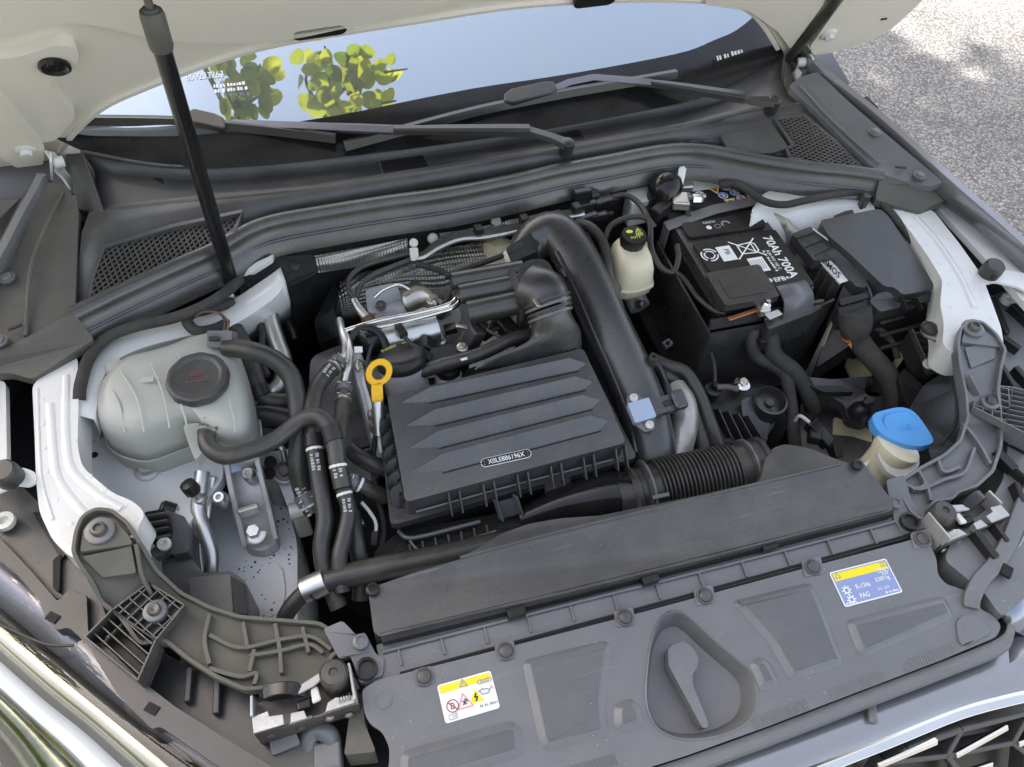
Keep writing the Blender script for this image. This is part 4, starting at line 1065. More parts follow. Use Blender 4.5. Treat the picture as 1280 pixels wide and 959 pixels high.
# pressure sensor
sn = thing('pressure_sensor', 'pale blue pressure sensor bolted across the charge pipe with grey plug', 'sensor', W(800, 515, -.03))
SX = (W(820, 508, -.012) - W(786, 518, -.012)).normalized(); SZ = Vector((-.12, -.35, 1)).normalized(); SY = SZ.cross(SX).normalized()
sc0 = W(801, 515, -.014)
prism('sensor_case', rrect(sc0 + SZ * .010, SX, SY, .034, .030, .002), -SZ * .016, M['sensor_blue'], sn, .0015)
prism('sensor_flange', roundpoly([sc0 + SX * x + SY * y for x, y in ((-.017, .012), (-.010, .028), (.004, .030), (.012, .016), (.017, -.012), (.010, -.030), (-.006, -.030), (-.016, -.014))], .004), -SZ * .008, M['plastic_grey'], sn, .002)
for y in (.022, -.022):
    lathe('sensor_screw', sc0 + SY * y + SX * (-.003 if y > 0 else .004) + SZ * .001, SZ, [(.006, 0), (.006, .003), (.0035, .003), (.0035, .0005), (.0001, .0005)], M['zinc'], sn, 18)
prism('sensor_plug', rrect(sc0 + SX * .034 + SZ * .006, SX, SY, .034, .024, .003), -SZ * .02, M['satin'], sn, .002)
box('plug_latch', sc0 + SX * .042 + SZ * .007, (.012, .009, .004), M['black'], sn, (SX, SY, SZ))
box('plug_cover', sc0 + SX * .060 + SZ * .002, (.022, .03, .024), M['satin'], sn, (SX, SY, SZ), .006)

# ================================================================ bellows hose
bl = thing('bellows_hose', 'black corrugated intake hose between the air filter box and the front duct', 'corrugated hose', W(870, 590, -.1))
BA, BB = W(786, 619, -.078), W(952, 583, -.072)
bd = (BB - BA); bn = bd.normalized(); LBn = bd.length
prof = []
def seg_(a, b, r): prof.extend([(r, a * LBn), (r, b * LBn)])
prof += [(.034, -.02), (.034, 0), (.039, .004), (.039, .010), (.036, .012), (.036, .018), (.041, .021), (.041, .027), (.037, .030), (.037, .036)]
h = .040
nr = 20
st_ = (LBn - .04 - .044) / nr
for k in range(nr):
    prof += [(.0375, h), (.0432, h + st_ * .28), (.0432, h + st_ * .62), (.0375, h + st_ * .92)]
    h += st_
prof += [(.039, LBn - .044), (.039, LBn - .030), (.043, LBn - .028), (.043, LBn - .018), (.040, LBn - .016), (.040, LBn - .008), (.044, LBn - .006), (.044, LBn), (.038, LBn + .004)]
lathe('bellows', BA, bn, prof, M['rubber'], bl, 40, 45)
for t in (.026, LBn - .024):
    lathe('wire_clamp', BA + bn * t, bn, [(.0425, -.0016), (.0452, -.0012), (.0452, .0012), (.0425, .0016)], M['plastic_grey'], bl, 36)
for t in (.028, LBn - .014):
    bar('clamp_tab', BA + bn * (t - .012) + Vector((.0, -.030, .036)), BA + bn * (t + .012) + Vector((0, -.030, .036)), .006, .004, M['plastic_grey'], bl)
# smooth snorkel from the filter box to the bellows
sk = [W(650, 650, -.10), W(700, 632, -.09), W(750, 620, -.08), BA + bn * .004]
tube('snorkel', sk, .034, M['gloss_black'], ab, seg=24, rads=[.016, .026, .033, .0345])

# ================================================================ coolant reservoir
ct = thing('coolant_reservoir', 'translucent grey coolant reservoir with black screw cap', 'coolant reservoir', W(220, 540, -.14))
ctop = WL([(x_, y_ - 8) for x_, y_ in [(114, 514), (119, 490), (138, 466), (160, 453), (186, 447), (222, 436), (262, 420), (282, 422), (296, 440), (306, 476), (312, 512), (310, 536), (296, 548), (262, 546), (250, 534), (232, 530), (200, 540), (168, 550), (138, 545), (120, 534)]], .012)
cout = crom(ctop, 3, True)
base = offset_poly(cout, .004)
cen = sum(cout, Vector()) / len(cout)
rows = []
for sc, z in ((.02, .027), (.5, .0265), (.76, .0245), (.88, .019), (.95, .010), (.99, -.006), (1.01, -.028), (1.02, -.048)):
    rows.append([Vector((cen.x + (p.x - cen.x) * sc, cen.y + (p.y - cen.y) * sc, z + (.012 * (cen.y - p.y) / .1 * -sc * .4))) for p in cout])
loft('tank_upper', rows, M['tank'], ct, closed=True, cap=True, smooth=180)
fl2 = [Vector((cen.x + (p.x - cen.x) * 1.045, cen.y + (p.y - cen.y) * 1.05, -.048 + (.012 * (cen.y - p.y) / .1 * -.4))) for p in cout]
prism('tank_seam', fl2, .006, M['tank'], ct, .002)
prism('tank_lower', [Vector((cen.x + (p.x - cen.x) * .97, cen.y + (p.y - cen.y) * .97, p.z - .006)) for p in fl2], .035, M['tank'], ct, .008, 3)
# pocket and nipple at the front
prism('tank_rib', roundpoly(WL([(228, 531, .006), (250, 528, .01), (256, 562, -.022), (244, 576, -.03), (236, 556, -.016)]), .006), .02, M['tank'], ct, .006, 3)
for px in ([(150, 462, .032), (172, 500, .032), (180, 540, .02)], [(188, 452, .036), (204, 492, .036), (212, 535, .022)], [(220, 440, .036), (228, 452, .037)], [(135, 475, .022), (150, 508, .026), (156, 540, .010)], [(226, 505, .034), (232, 525, .026), (234, 540, .01)], [(286, 500, .030), (292, 522, .026), (294, 540, .01)]):
    htube('tank_seam_line', px, .0012, M['tank'], ct, seg=6)
prism('tank_badge', rrect(W(184, 474, .034), Vector((1, -.12, 0)).normalized(), Vector((.15, 1, .1)).normalized(), .016, .008, .001), .002, M['tank'], ct, .0006)
lathe('tank_boss', W(146, 462, .012), (0, 0, 1), [(.014, -.02), (.014, .006), (.011, .010), (.0001, .010)], M['tank'], ct, 18)
cb = W(246, 471, .040); ca = Vector((-.03, -.08, 1)).normalized()
cap = lathe('screw_cap', cb - ca * .016, ca, [(.038, .004), (.0405, .005), (.0405, .013), (.039, .017), (.035, .0185), (.032, .018), (.030, .0165), (.027, .0155), (.0001, .016)], M['cap_grey'], ct, 40, wob=lambda i: 1 + (.02 if i % 4 < 2 else 0))
SY_ = Vector((.1, 1, .08)).normalized(); SX_ = Vector((1, -.1, .02)).normalized()
co = cb + ca * .0006
strokes('warning_symbol', [[(-.9, 0), (.9, 0), (.4, .8), (.1, .3), (-.1, .9), (-.4, .3), (-.5, .8), (-.9, 0)], [(-.3, .1), (-.2, .6)], [(.25, .1), (.3, .6)]], co + SY_ * .002, SX_, SY_, .009, .12, M['cap_red'], cap)
dashes('warning_lettering', co - SY_ * .009 - SX_ * .013, SX_, SY_, .026, .0035, M['cap_red'], cap, 1, .0004)
# level sensor plug at its rear corner
lp = thing('level_sensor_plug', 'grey square electric plug with two wires behind the reservoir', 'plug', W(272, 425, .02))
prism('plug_body', rrect(W(274, 424, .045), Vector((1, -.25, 0)).normalized(), Vector((.2, .6, .75)).normalized(), .034, .024, .003), Vector((.005, .014, -.02)), M['plastic_grey'], lp, .002)
box('plug_key', W(268, 424, .052), (.014, .006, .01), M['black'], lp, axes(Vector((1, -.25, 0)), Vector((.2, -.5, .8))))
for dx in (0, 4):
    htube('plug_wire', [(280 + dx, 414, .05), (281 + dx, 402, .055), (274, 392, .055), (256, 390, .05), (244, 396, .04)], .0018, M['rust'] if dx else M['rubber'], lp, seg=6)

# ================================================================ hoses on the left
def hose(label, pts, r, cat='hose', mt='rubber', bands=(), name='coolant_hose', group='hoses left of the engine', rads=None, codes=()):
    h_ = thing(name, label, cat, W(*pts[0]), group)
    P_ = WL(pts)
    tube('hose_tube', P_, r, M[mt], h_, rads=rads)
    pp = crom(P_, 10)
    for t, L2, mt2 in bands:
        if mt2 == 'white': L2 = min(L2, .004)
        i = min(int(t * (len(pp) - 1)), len(pp) - 2)
        d = (pp[i + 1] - pp[i]).normalized()
        lathe('hose_clamp' if mt2 != 'white' else 'hose_marking', pp[i], d, [(r * .98, -L2 / 2), (r * 1.16 if mt2 != 'white' else r * 1.02, -L2 / 2 + .0008), (r * 1.16 if mt2 != 'white' else r * 1.02, L2 / 2 - .0008), (r * .98, L2 / 2)], M[mt2], h_, 20)
    for t, L2, mt2 in bands:
        if mt2 not in ('zinc', 'plastic_grey'): continue
        i = min(int(t * (len(pp) - 1)), len(pp) - 2); d = (pp[i + 1] - pp[i]).normalized()
        tc = (CAM - pp[i]); tc = (tc - d * tc.dot(d)).normalized(); sd = tc.cross(d)
        for q_ in (-1, 1):
            bar('clamp_tab', pp[i] + (tc * .8 + sd * .6 * q_) * r * 1.1, pp[i] + (tc * 1.15 + sd * .5 * q_) * r * 1.35, .005, .0015, M['zinc'], h_, up=d, bevel=.0003)
    if codes:
        for t, s2 in codes:
            i = min(int(t * (len(pp) - 1)), len(pp) - 2); d = (pp[i + 1] - pp[i]).normalized()
            tc = (CAM - pp[i]); tc = (tc - d * tc.dot(d)).normalized()
            dashes('hose_print', pp[i] + tc * (r * 1.02) - d * r, d, tc.cross(d), r * .28 * len(s2), r * .42, M['greyprint2'], h_, 2)
    return h_
hose('rubber overflow hose curving from the front of the coolant reservoir', [(262, 534, .002), (258, 548, .004), (264, 562, .004), (282, 570, .002), (310, 564, .0), (340, 552, .0), (360, 538, .004), (378, 524, .012), (396, 520, .018), (410, 530, .016), (418, 552, .006), (422, 580, -.006), (428, 610, -.02)], .0115, bands=((.0, .016, 'plastic_grey'), (.045, .006, 'zinc'), (.80, .022, 'black'), (.93, .004, 'white')), codes=((.97, 'IXI'),))
hose('thick rubber hose arching from behind the reservoir down past the engine mount', [(282, 434, .03), (310, 438, .035), (340, 448, .03), (362, 468, .018), (371, 500, 0), (374, 540, -.02), (372, 580, -.05), (378, 612, -.08), (392, 640, -.10)], .0135, bands=((.93, .018, 'plastic_grey'), (.97, .004, 'white')), codes=((.9, '5Q0 121 081'),))
hose('heater hose running from the bent steel pipe down the timing cover', [(424, 452, -.012), (410, 466, -.004), (396, 486, .0), (390, 512, -.002), (391, 545, -.008), (396, 580, -.02), (402, 620, -.035), (406, 650, -.045), (402, 685, -.06), (408, 720, -.08), (424, 760, -.1)], .0115, bands=((.02, .012, 'plastic_grey'), (.06, .005, 'zinc'), (.42, .018, 'black'), (.455, .004, 'white')), codes=((.5, '5Q0 122'), (.12, '>EPDM<')))
hose('straight heater hose below the second steel pipe with white print', [(430, 482, -.018), (428, 510, -.014), (424, 545, -.012), (424, 580, -.016), (430, 615, -.03), (436, 640, -.04), (430, 672, -.05), (424, 700, -.06), (428, 740, -.08)], .0105, bands=((.03, .012, 'plastic_grey'), (.09, .004, 'zinc'), (.46, .022, 'black'), (.52, .004, 'white')), codes=((.6, 'KBX 04'), (.12, 'XX')))
hose('black hose dropping behind the heater hoses to the radiator', [(440, 640, -.07), (446, 680, -.08), (452, 715, -.10), (450, 750, -.12)], .011)
hose('short ribbed hose joining the hoses beside the air filter box', [(430, 600, -.035), (445, 604, -.04), (462, 612, -.05), (482, 622, -.07)], .0105, bands=((.2, .016, 'plastic_grey'), (.45, .005, 'white')))
hose('dark smooth hose passing under the timing cover edge', [(438, 562, -.06), (450, 572, -.06), (470, 582, -.065), (484, 588, -.075)], .012)
hose('black hose with ribbed coupling beside the reservoir', [(312, 438, -.02), (316, 460, -.03), (322, 480, -.04), (330, 498, -.05), (350, 502, -.055), (370, 500, -.06)], .0125, bands=((.5, .02, 'black'),))
hose('fat black hose entering the bay behind the reservoir', [(308, 520, -.06), (335, 520, -.06), (362, 526, -.065), (376, 540, -.075)], .018, mt='black')
hose('thick radiator hose with crimped aluminium sleeve in front of the engine', [(352, 790, -.12), (358, 768, -.10), (376, 745, -.085), (400, 730, -.075), (440, 718, -.07), (500, 706, -.066), (560, 694, -.07), (620, 680, -.085), (680, 664, -.11)], .0145, bands=((.36, .032, 'alu_pipe'), (.33, .004, 'black')), name='radiator_hose', rads=[.011, .011, .011, .0125, .0155, .016, .016, .016, .016])
hose('corrugated wiring conduit behind the reservoir plug', [(292, 410, .0), (300, 424, -.005), (308, 440, -.015), (312, 462, -.03)], .013, cat='conduit', mt='tape', name='wiring_conduit')
hose('taped wiring loom looping round the white strut tower under the seal', [(99, 500, .024), (101, 480, .028), (112, 446, .03), (134, 422, .034), (170, 408, .04), (215, 398, .04), (250, 385, .045), (276, 370, .045), (300, 350, .03)], .008, cat='wiring loom', mt='tape', name='wiring_loom')
hose('short taped wiring loop at the foot of the prop rod', [(290, 378, .02), (262, 386, .035), (240, 392, .035), (234, 402, .03), (246, 414, .026), (266, 412, .02), (284, 404, .01)], .008, cat='wiring loom', mt='tape', name='wiring_loom')
# black tape wrapped bracket by the prop rod
br = thing('prop_rod_bracket', 'white sheet metal bracket at the foot of the prop rod', 'bracket', W(280, 375, 0))
prism('bracket_plate', roundpoly(WL([(252, 388, .02), (278, 360, .035), (290, 366, .03), (302, 380, .0), (300, 392, -.01), (280, 398, -.005), (258, 396, .0)]), .004), .012, M['body_white'], br, .003)
prism('bracket_ear', roundpoly(WL([(298, 345, .02), (320, 328, .03), (342, 318, .034), (340, 324, .032), (318, 338, .024), (300, 352, .012)]), .002), .008, M['body_white'], br, .002)

# aluminium air-conditioning pipes
ap = htube('aircon_pipe', [(346, 345, -.03), (338, 372, -.03), (338, 400, -.03), (346, 428, -.04), (354, 452, -.05), (352, 476, -.06), (340, 490, -.065), (322, 494, -.07)], .0135, M['alu_pipe'])
tag(ap, 'thick bare aluminium pipe bending down behind the coolant reservoir', 'pipe', 'air conditioning pipes')
ap = thing('aircon_line', 'bright kinked aluminium line with black service cap beside the engine mount', 'pipe', W(255, 650, -.1), 'air conditioning pipes')
htube('line_tube', [(253, 590, -.07), (250, 615, -.08), (248, 640, -.09), (256, 665, -.10), (264, 690, -.115), (265, 715, -.13), (262, 745, -.15)], .0105, M['alu_pipe'], ap)
htube('line_tube', [(266, 596, -.08), (262, 625, -.10), (258, 650, -.11), (250, 680, -.13), (254, 720, -.15)], .006, M['alu_pipe'], ap)
A = W(238, 610, -.055); B = W(249, 622, -.075)
lathe('service_cap', A + (A - B) * .4, B - A, [(.006, -.002), (.010, 0), (.0105, .008), (.0105, .016), (.008, .019)], M['black'], ap, 18, wob=lambda i: 1 + (.06 if i % 2 else 0))
lathe('service_valve', A, B - A, [(.006, .0), (.006, .02), (.009, .022), (.009, .028)], M['alu_pipe'], ap, 14)
A = W(218, 640, -.09); B = W(238, 646, -.1)
lathe('pressure_switch', A, B - A, [(.0001, -.02), (.010, -.018), (.010, 0), (.008, .002), (.008, .012), (.010, .013), (.010, .02), (.005, .022), (.005, .036)], M['zinc'], ap, 18)
lathe('switch_cap', A, A - B, [(.0115, 0), (.0115, .016), (.008, .02)], M['black'], ap, 18)

# ================================================================ engine mount
mt_ = thing('engine_mount', 'cast aluminium engine mount bracket with large hex bolt on the frame rail', 'engine mount', W(320, 670, -.2))
MB_ = WL([(282, 576, -.08), (318, 562, -.075), (326, 590, -.085), (330, 620, -.10), (342, 652, -.13), (346, 678, -.165), (330, 690, -.17), (306, 684, -.165), (296, 660, -.14), (286, 624, -.11)])
prism('mount_casting', roundpoly(MB_, .01), .05, M['alu'], mt_, .006, 3)
for a, b in (((320, 566, -.06), (345, 672, -.15)), ((284, 580, -.07), (306, 682, -.155))):
    A, B = W(*a), W(*b)
    sweep('mount_web', crom([A, A.lerp(B, .35) + Vector((0, 0, .008)), A.lerp(B, .7), B], 5), [(-.004, -.014), (-.004, .010), (.004, .010), (.004, -.014)], M['alu'], mt_, bevel=.002)
sweep('mount_web', [W(298, 642, -.11), W(324, 634, -.11)], [(-.004, -.01), (-.004, .008), (.004, .008), (.004, -.01)], M['alu_pipe'], mt_, bevel=.002)
bolt('mount_bolt', W(318, 666, -.148), (-.05, -.2, 1), .0105, M['alu_pipe'], mt_)
for p in ((310, 592, -.06), (274, 622, -.08)):
    lathe('mount_boss', W(*p), (-.1, -.3, 1), [(.010, -.03), (.010, .0), (.007, .004), (.004, .004), (.004, -.004)], M['alu_pipe'], mt_, 18)
prism('mount_label', WL([(284, 578, -.066), (300, 574, -.066), (302, 588, -.072), (286, 592, -.072)]), .0004, M['sensor_blue'], mt_, 0)
ma = thing('mount_arm', 'cast engine side mounting arm with recessed bolt and oval slots', 'engine mount', W(350, 600, -.2))
prism('arm_casting', roundpoly(WL([(330, 566, -.10), (368, 560, -.10), (372, 600, -.12), (384, 640, -.14), (364, 645, -.14), (348, 604, -.12), (330, 602, -.12)]), .006), .07, M['alu'], ma, .006, 3)
for p in ((338, 578, -.092), (337, 592, -.1)):
    lathe('arm_slot', W(*p), (0, -.2, 1), [(.009, -.001), (.009, .0025), (.0001, .0025)], M['void'], ma, 16)
bolt('arm_bolt', W(356, 590, -.1), (0, -.3, 1), .0085, M['steel_dark'], ma)
lathe('arm_collar', W(356, 590, -.104), (0, -.3, 1), [(.018, -.005), (.018, .004), (.015, .006), (.0145, .002)], M['alu'], ma, 24)
tube('water_outlet', WL([(362, 640, -.115), (378, 636, -.115), (392, 630, -.11)]), .012, M['alu'], ma, seg=18)
bolt('shelf_bolt', W(184, 588, -.083), (0, -.1, 1), .010, M['alu'], body)
for p in ((118, 569), (175, 569)):
    lathe('shelf_hole', W(p[0], p[1], -.0845), (0, 0, 1), [(.005, 0), (.005, .0008), (.0001, .0008)], M['void'], body, 14)
lathe('tower_hole', W(178, 416, .01), (0, -.4, .9), [(.003, .002), (.003, .004), (.0001, .004)], M['void'], body, 10)

# dipstick
dp = thing('dipstick', 'bright yellow ring-handled oil dipstick beside the filter housing', 'dipstick', W(478, 500, -.05))
DC = W(474, 466, .022); DXa = (W(496, 460, .022) - W(452, 470, .02)).normalized(); DYa = (W(474, 450, .034) - W(476, 492, .0)).normalized()
DN = DXa.cross(DYa).normalized()
ringo = [DC + DXa * (.0190 * math.cos(rad(a))) + DYa * (.0190 * math.sin(rad(a))) for a in range(0, 360, 12)]
ringi = [DC + DXa * (.0100 * math.cos(rad(a))) + DYa * (.0100 * math.sin(rad(a))) for a in range(0, 360, 12)]
prism('handle_ring', ringo, -DN * .007 if DN.z > 0 else DN * .007, M['yellow'], dp, .0022, 3, holes=[ringi])
q = DC - DYa * .027 - DXa * .004
prism('handle_stem', rrect(q, DXa, DYa, .016, .026, .003), -DN * .0065, M['yellow'], dp, .002, 3)
tube('dipstick_tube', [q - DYa * .012, q - DYa * .03, q - DYa * .06], .0085, M['alu_pipe'], dp, seg=16)

# ================================================================ brake fluid reservoir
bf = thing('brake_fluid_reservoir', 'cream brake fluid reservoir with black screw cap and MIN MAX marks', 'brake reservoir', W(795, 345, -.06))
bt = WL([(762, 306), (772, 296), (800, 292), (812, 304), (820, 330), (816, 338), (790, 344), (772, 336)], .0)
bc = sum(bt, Vector()) / len(bt)
b0 = crom(bt, 3, True)
def scl(pts, s, z, dx=0, dy=0): return [Vector((bc.x + (p.x - bc.x) * s + dx, bc.y + (p.y - bc.y) * s + dy, z)) for p in pts]
loft('tank_upper', [scl(b0, .3, .012), scl(b0, .62, .012), scl(b0, .80, .006), scl(b0, .92, -.006), scl(b0, 1.0, -.03), scl(b0, 1.02, -.038)], M['tank_cream'], bf, True, True, 50)
prism('tank_seam', scl(b0, 1.09, -.036), .004, M['tank_cream'], bf, .0015)
loft('tank_lower', [scl(b0, 1.02, -.04), scl(b0, .98, -.055), scl(b0, .8, -.068), scl(b0, .4, -.072)], M['tank_cream'], bf, True, True, 50)
bcap = W(793, 293, .034); ba = Vector((-.02, -.1, 1)).normalized()
kc = lathe('screw_cap', bcap - ba * .022, ba, [(.020, 0), (.0205, .003), (.021, .018), (.0195, .022), (.0001, .0225)], M['black'], bf, 36, wob=lambda i: 1 + (.03 if i % 3 == 0 else 0))
BX = Vector((1, -.12, 0)).normalized(); BY = ba.cross(BX); bo = bcap + ba * .0004
flat('cap_symbol', arc(0, 0, 1, 0, 350, 18, .62), bo + BX * -.007 + BY * .006, BX, BY, .0058, M['limeprint'], kc, .0006)
strokes('cap_symbol', [[(-1, -.6), (0, 1), (1, -.6), (-1, -.6)], [(0, .4), (0, -.1)]], bo + BX * .008 + BY * .0075, BX, BY, .0042, .3, M['limeprint'], kc, .0006)
strokes('cap_symbol', [[(-1, -.5), (1, -.5), (1, .5), (-1, .5), (-1, -.5)], [(-.3, -.5), (-.3, .5)], [(.3, -.5), (.3, .5)]], bo + BX * .008 - BY * .001, BX, BY, .005, .26, M['limeprint'], kc, .0006)
text('cap_lettering', 'DOT 4', bo - BY * .009, BX, BY, .0055, M['limeprint'], kc, 'CENTER', bold=.02)
fx = (W(820, 328, -.03) - W(800, 336, -.03)).normalized(); fy = Vector((0, .25, 1)).normalized()
text('level_mark', 'MAX', W(806, 333, -.018) + Vector((0, -.006, 0)), fx, fy, .007, M['blackprint'], bf, bold=.02)
text('level_mark', 'MIN', W(802, 351, -.05) + Vector((0, -.004, 0)), fx, fy, .007, M['blackprint'], bf, bold=.02)
tube('master_cylinder', WL([(778, 345, -.09), (790, 366, -.10), (800, 385, -.11)]), .019, M['alu'], bf, seg=20)
lathe('cylinder_bolt', W(802, 380, -.085), (.4, -.6, .6), [(.007, -.01), (.007, .004), (.004, .006)], M['steel_dark'], bf, 14)
# vacuum booster boot, black sphere behind
bb = thing('brake_booster_boot', 'glossy black domed boot against the bulkhead', 'boot', W(828, 240, .0))
lathe('boot_dome', W(830, 250, .0), (.05, .25, 1), [(.028, -.04), (.031, -.01), (.032, .01), (.03, .028), (.024, .042), (.014, .05), (.0001, .053)], M['gloss_black'], bb, 30)
lathe('boot_rim', W(830, 250, .0), (.05, .25, 1), [(.033, -.016), (.036, -.014), (.036, -.008), (.032, -.006)], M['black'], bb, 30)
# harness bits around the reservoir
hose('black connector cable arching round the brake reservoir', [(756, 300, .0), (764, 282, .015), (785, 272, .025), (806, 272, .03), (818, 284, .02)], .005, cat='cable', mt='rubber', name='cable', group='cables by the battery')
hose('thin black lead looping from the cable plug past the brake reservoir', [(760, 248, .02), (782, 244, .03), (800, 256, .03), (812, 280, .025), (814, 310, .01), (826, 334, -.005), (842, 340, -.01), (848, 322, .0), (846, 306, .01)], .005, cat='cable', mt='rubber', name='cable', group='cables by the battery')
hose('black vacuum hose descending beside the charge pipe', [(722, 278, .015), (738, 284, .02), (752, 300, .015), (758, 320, .005), (762, 345, -.01), (772, 365, -.03)], .0085, mt='rubber', group='cables by the battery', name='vacuum_hose')
fh = thing('wiring_harness', 'bundle of black wires clipped along the firewall', 'wiring harness', W(600, 300, .0))
for k in range(4):
    htube('harness_wire', [(512, 322 + k, .0), (530, 316 + k * 2, .008), (548, 302 + k * 3, .012), (575, 291 + k * 3, .012), (610, 288 + k * 3, .014), (650, 280 + k * 3, .016), (690, 268 + k * 3, .018), (730, 262 + k * 2, .018)], .0038, M['alu_pipe'] if k == 3 else M['rubber'], fh, seg=8)
for p in ((598, 290, .016), (655, 277, .02), (720, 262, .024)):
    box('harness_clip', W(*p), (.014, .016, .022), M['black'], fh, axes(Vector((1, .1, 0))), .002)
nb = thing('nylon_bracket', 'small natural white nylon clip holding sensor leads', 'clip', W(518, 315, 0))
prism('clip_base', rrect(W(518, 318, .012), Vector((1, -.1, 0)).normalized(), Vector((.1, .6, .7)).normalized(), .013, .02, .002), Vector((0, .008, -.006)), M['clip_white'], nb, .001)
lathe('clip_head', W(517, 304, .016), (0, -.5, .8), [(.007, -.002), (.007, .003), (.0001, .005)], M['clip_white'], nb, 16)
# black connector stack by the firewall
cs = thing('connector_stack', 'stack of black wiring connectors under the seal by the brake reservoir', 'connector', W(745, 255, 0))
for (a, b, w1, h1) in (((718, 258, .02), (742, 252, .02), .03, .02), ((742, 256, .02), (764, 250, .02), .02, .018), ((715, 276, .01), (745, 268, .012), .02, .016), ((738, 272, .012), (758, 268, .012), .014, .012), ((716, 248, .03), (738, 244, .03), .012, .03)):
    bar('connector', W(*a), W(*b), w1, h1, M['gloss_black'], cs, bevel=.002)
    tube('connector_neck', [W(*b), W(*b) + (W(*b) - W(*a)) * .4], h1 * .3, M['black'], cs, n=2)

# ================================================================ battery
bat = thing('battery', 'black car battery lettered 70Ah 700A with warning stickers', 'battery', W(930, 330, -.19))
BO = W(1022, 362, .0); 
BX_ = Vector((1, -.02, 0)).normalized(); BY_ = Vector((.02, 1, 0)).normalized(); BZ_ = Vector((0, 0, 1))
def BT(x, y, z=0.): return BO + BX_ * x + BY_ * y + BZ_ * z       # x to the right (negative = into battery), y towards the rear
bw, bl_ = .172, .275
def brect(x0, x1, y0, y1, z): return [BT(x0, y0, z), BT(x1, y0, z), BT(x1, y1, z), BT(x0, y1, z)]
prism('case', roundpoly(brect(-bw, 0, 0, bl_, -.022), .006), .17, M['black'], bat, .003)
prism('lid', roundpoly(brect(-bw + .002, -.002, .004, bl_ - .002, -.001), .006), .022, M['satin'], bat, .003)
prism('label_panel', roundpoly(brect(-bw + .012, -.004, .048, .145, .006), .008), .008, M['black'], bat, .002)
prism('label_panel', roundpoly(brect(-.1, -.004, .006, .05, .0062), .006), .008, M['black'], bat, .002)
prism('vent_panel', roundpoly(brect(-bw + .012, -.012, .156, .195, .005), .010), .007, M['black'], bat, .002)
prism('label_panel', roundpoly(brect(-bw + .03, -.012, .207, bl_ - .006, .006), .006), .008, M['black'], bat, .002)
tcov = prism('terminal_cover', roundpoly(brect(-bw - .004, -bw + .092, -.012, .062, .016), .006), .014, M['satin'], bat, .003, 3)
prism('cover_inset', roundpoly(brect(-bw + .010, -bw + .080, .0, .052, .0175), .006), .002, M['satin'], tcov, .0008)
# printed lettering (reads from the right-hand side)
TX = -BY_; TY = BX_
lz = .0066
text('capacity_lettering', '70Ah 700A', BT(-.036, .130, lz), TX, TY, .0225, M['white'], bat, sx=.98, bold=.022)
text('code_lettering', '5Q0 915 105 C', BT(-.046, .098, lz), TX, TY, .0075, M['white'], bat, bold=.02)
dashes('code_lettering', BT(-.053, .098, lz), TX, TY, .05, .0045, M['white'], bat, 1)
text('type_lettering', 'EFB+', BT(-.066, .026, lz), BX_, BY_, .0125, M['white'], bat, sx=1.1, bold=.025)
flat('type_mark', arc(0, 0, 1, 0, 340, 12), BT(-.073, .031, lz), BX_, BY_, .0045, M['white'], bat)
# bin symbol with PB plate
flat('lead_plate', [(0, 0), (1, 0), (1, 1.35), (0, 1.35)], BT(-.128, .088, lz), BX_, BY_, .026, M['white'], bat)
text('lead_lettering', 'PB', BT(-.117, .116, lz + .0004), -BY_, BX_, .013, M['blackprint'], bat)
strokes('bin_symbol', [[(0, 0), (1.1, 1.0)], [(0, 1), (1.15, 0)], [(.25, .25), (.25, .75), (.85, .8), (.85, .2), (.25, .25)], [(.85, .2), (1, .3), (1, .7), (.85, .8)]], BT(-.100, .088, lz), BX_, BY_, .042, .06, M['white'], bat)
strokes('recycling_symbol', [arc(0, 0, 1, 20, 110, 6), arc(0, 0, 1, 140, 230, 6), arc(0, 0, 1, 260, 350, 6), arc(0, 0, .62, 20, 110, 6), arc(0, 0, .62, 140, 230, 6), arc(0, 0, .62, 260, 350, 6)], BT(-.145, .108, lz), BX_, BY_, .014, .18, M['white'], bat)
# bar-code style white label: fine print only
wl = flat('part_label', [(0, 0), (1.25, 0), (1.25, 1.5), (0, 1.5)], BT(-.088, .052, lz), BX_, BY_, .0225, M['white'], bat, .0004)
for k in range(6):
    bar('label_line', BT(-.085 + k * .0042, .058, lz + .0006), BT(-.085 + k * .0042, .080, lz + .0006), .0012, .0002, M['greyprint'], wl, bevel=0)
# vent panel print
text('vent_lettering', 'BATTERY', BT(-.03, .190, .0056), -BY_, BX_, .006, M['white'], bat, bold=.02)
text('vent_lettering', 'NACH', BT(-.122, .183, .0056), BX_, BY_, .008, M['white'], bat)
flat('vent_dot', arc(0, 0, 1, 0, 340, 14), BT(-.116, .173, .0056), BX_, BY_, .005, M['white'], bat)
strokes('vent_dot', [arc(0, 0, 1, 0, 360, 14)], BT(-.100, .173, .0056), BX_, BY_, .005, .25, M['greyprint'], bat)
strokes('vent_arrow', [arc(0, 0, 1, 10, 200, 8)], BT(-.083, .175, .0056), BX_, BY_, .007, .5, M['greyprint'], bat)
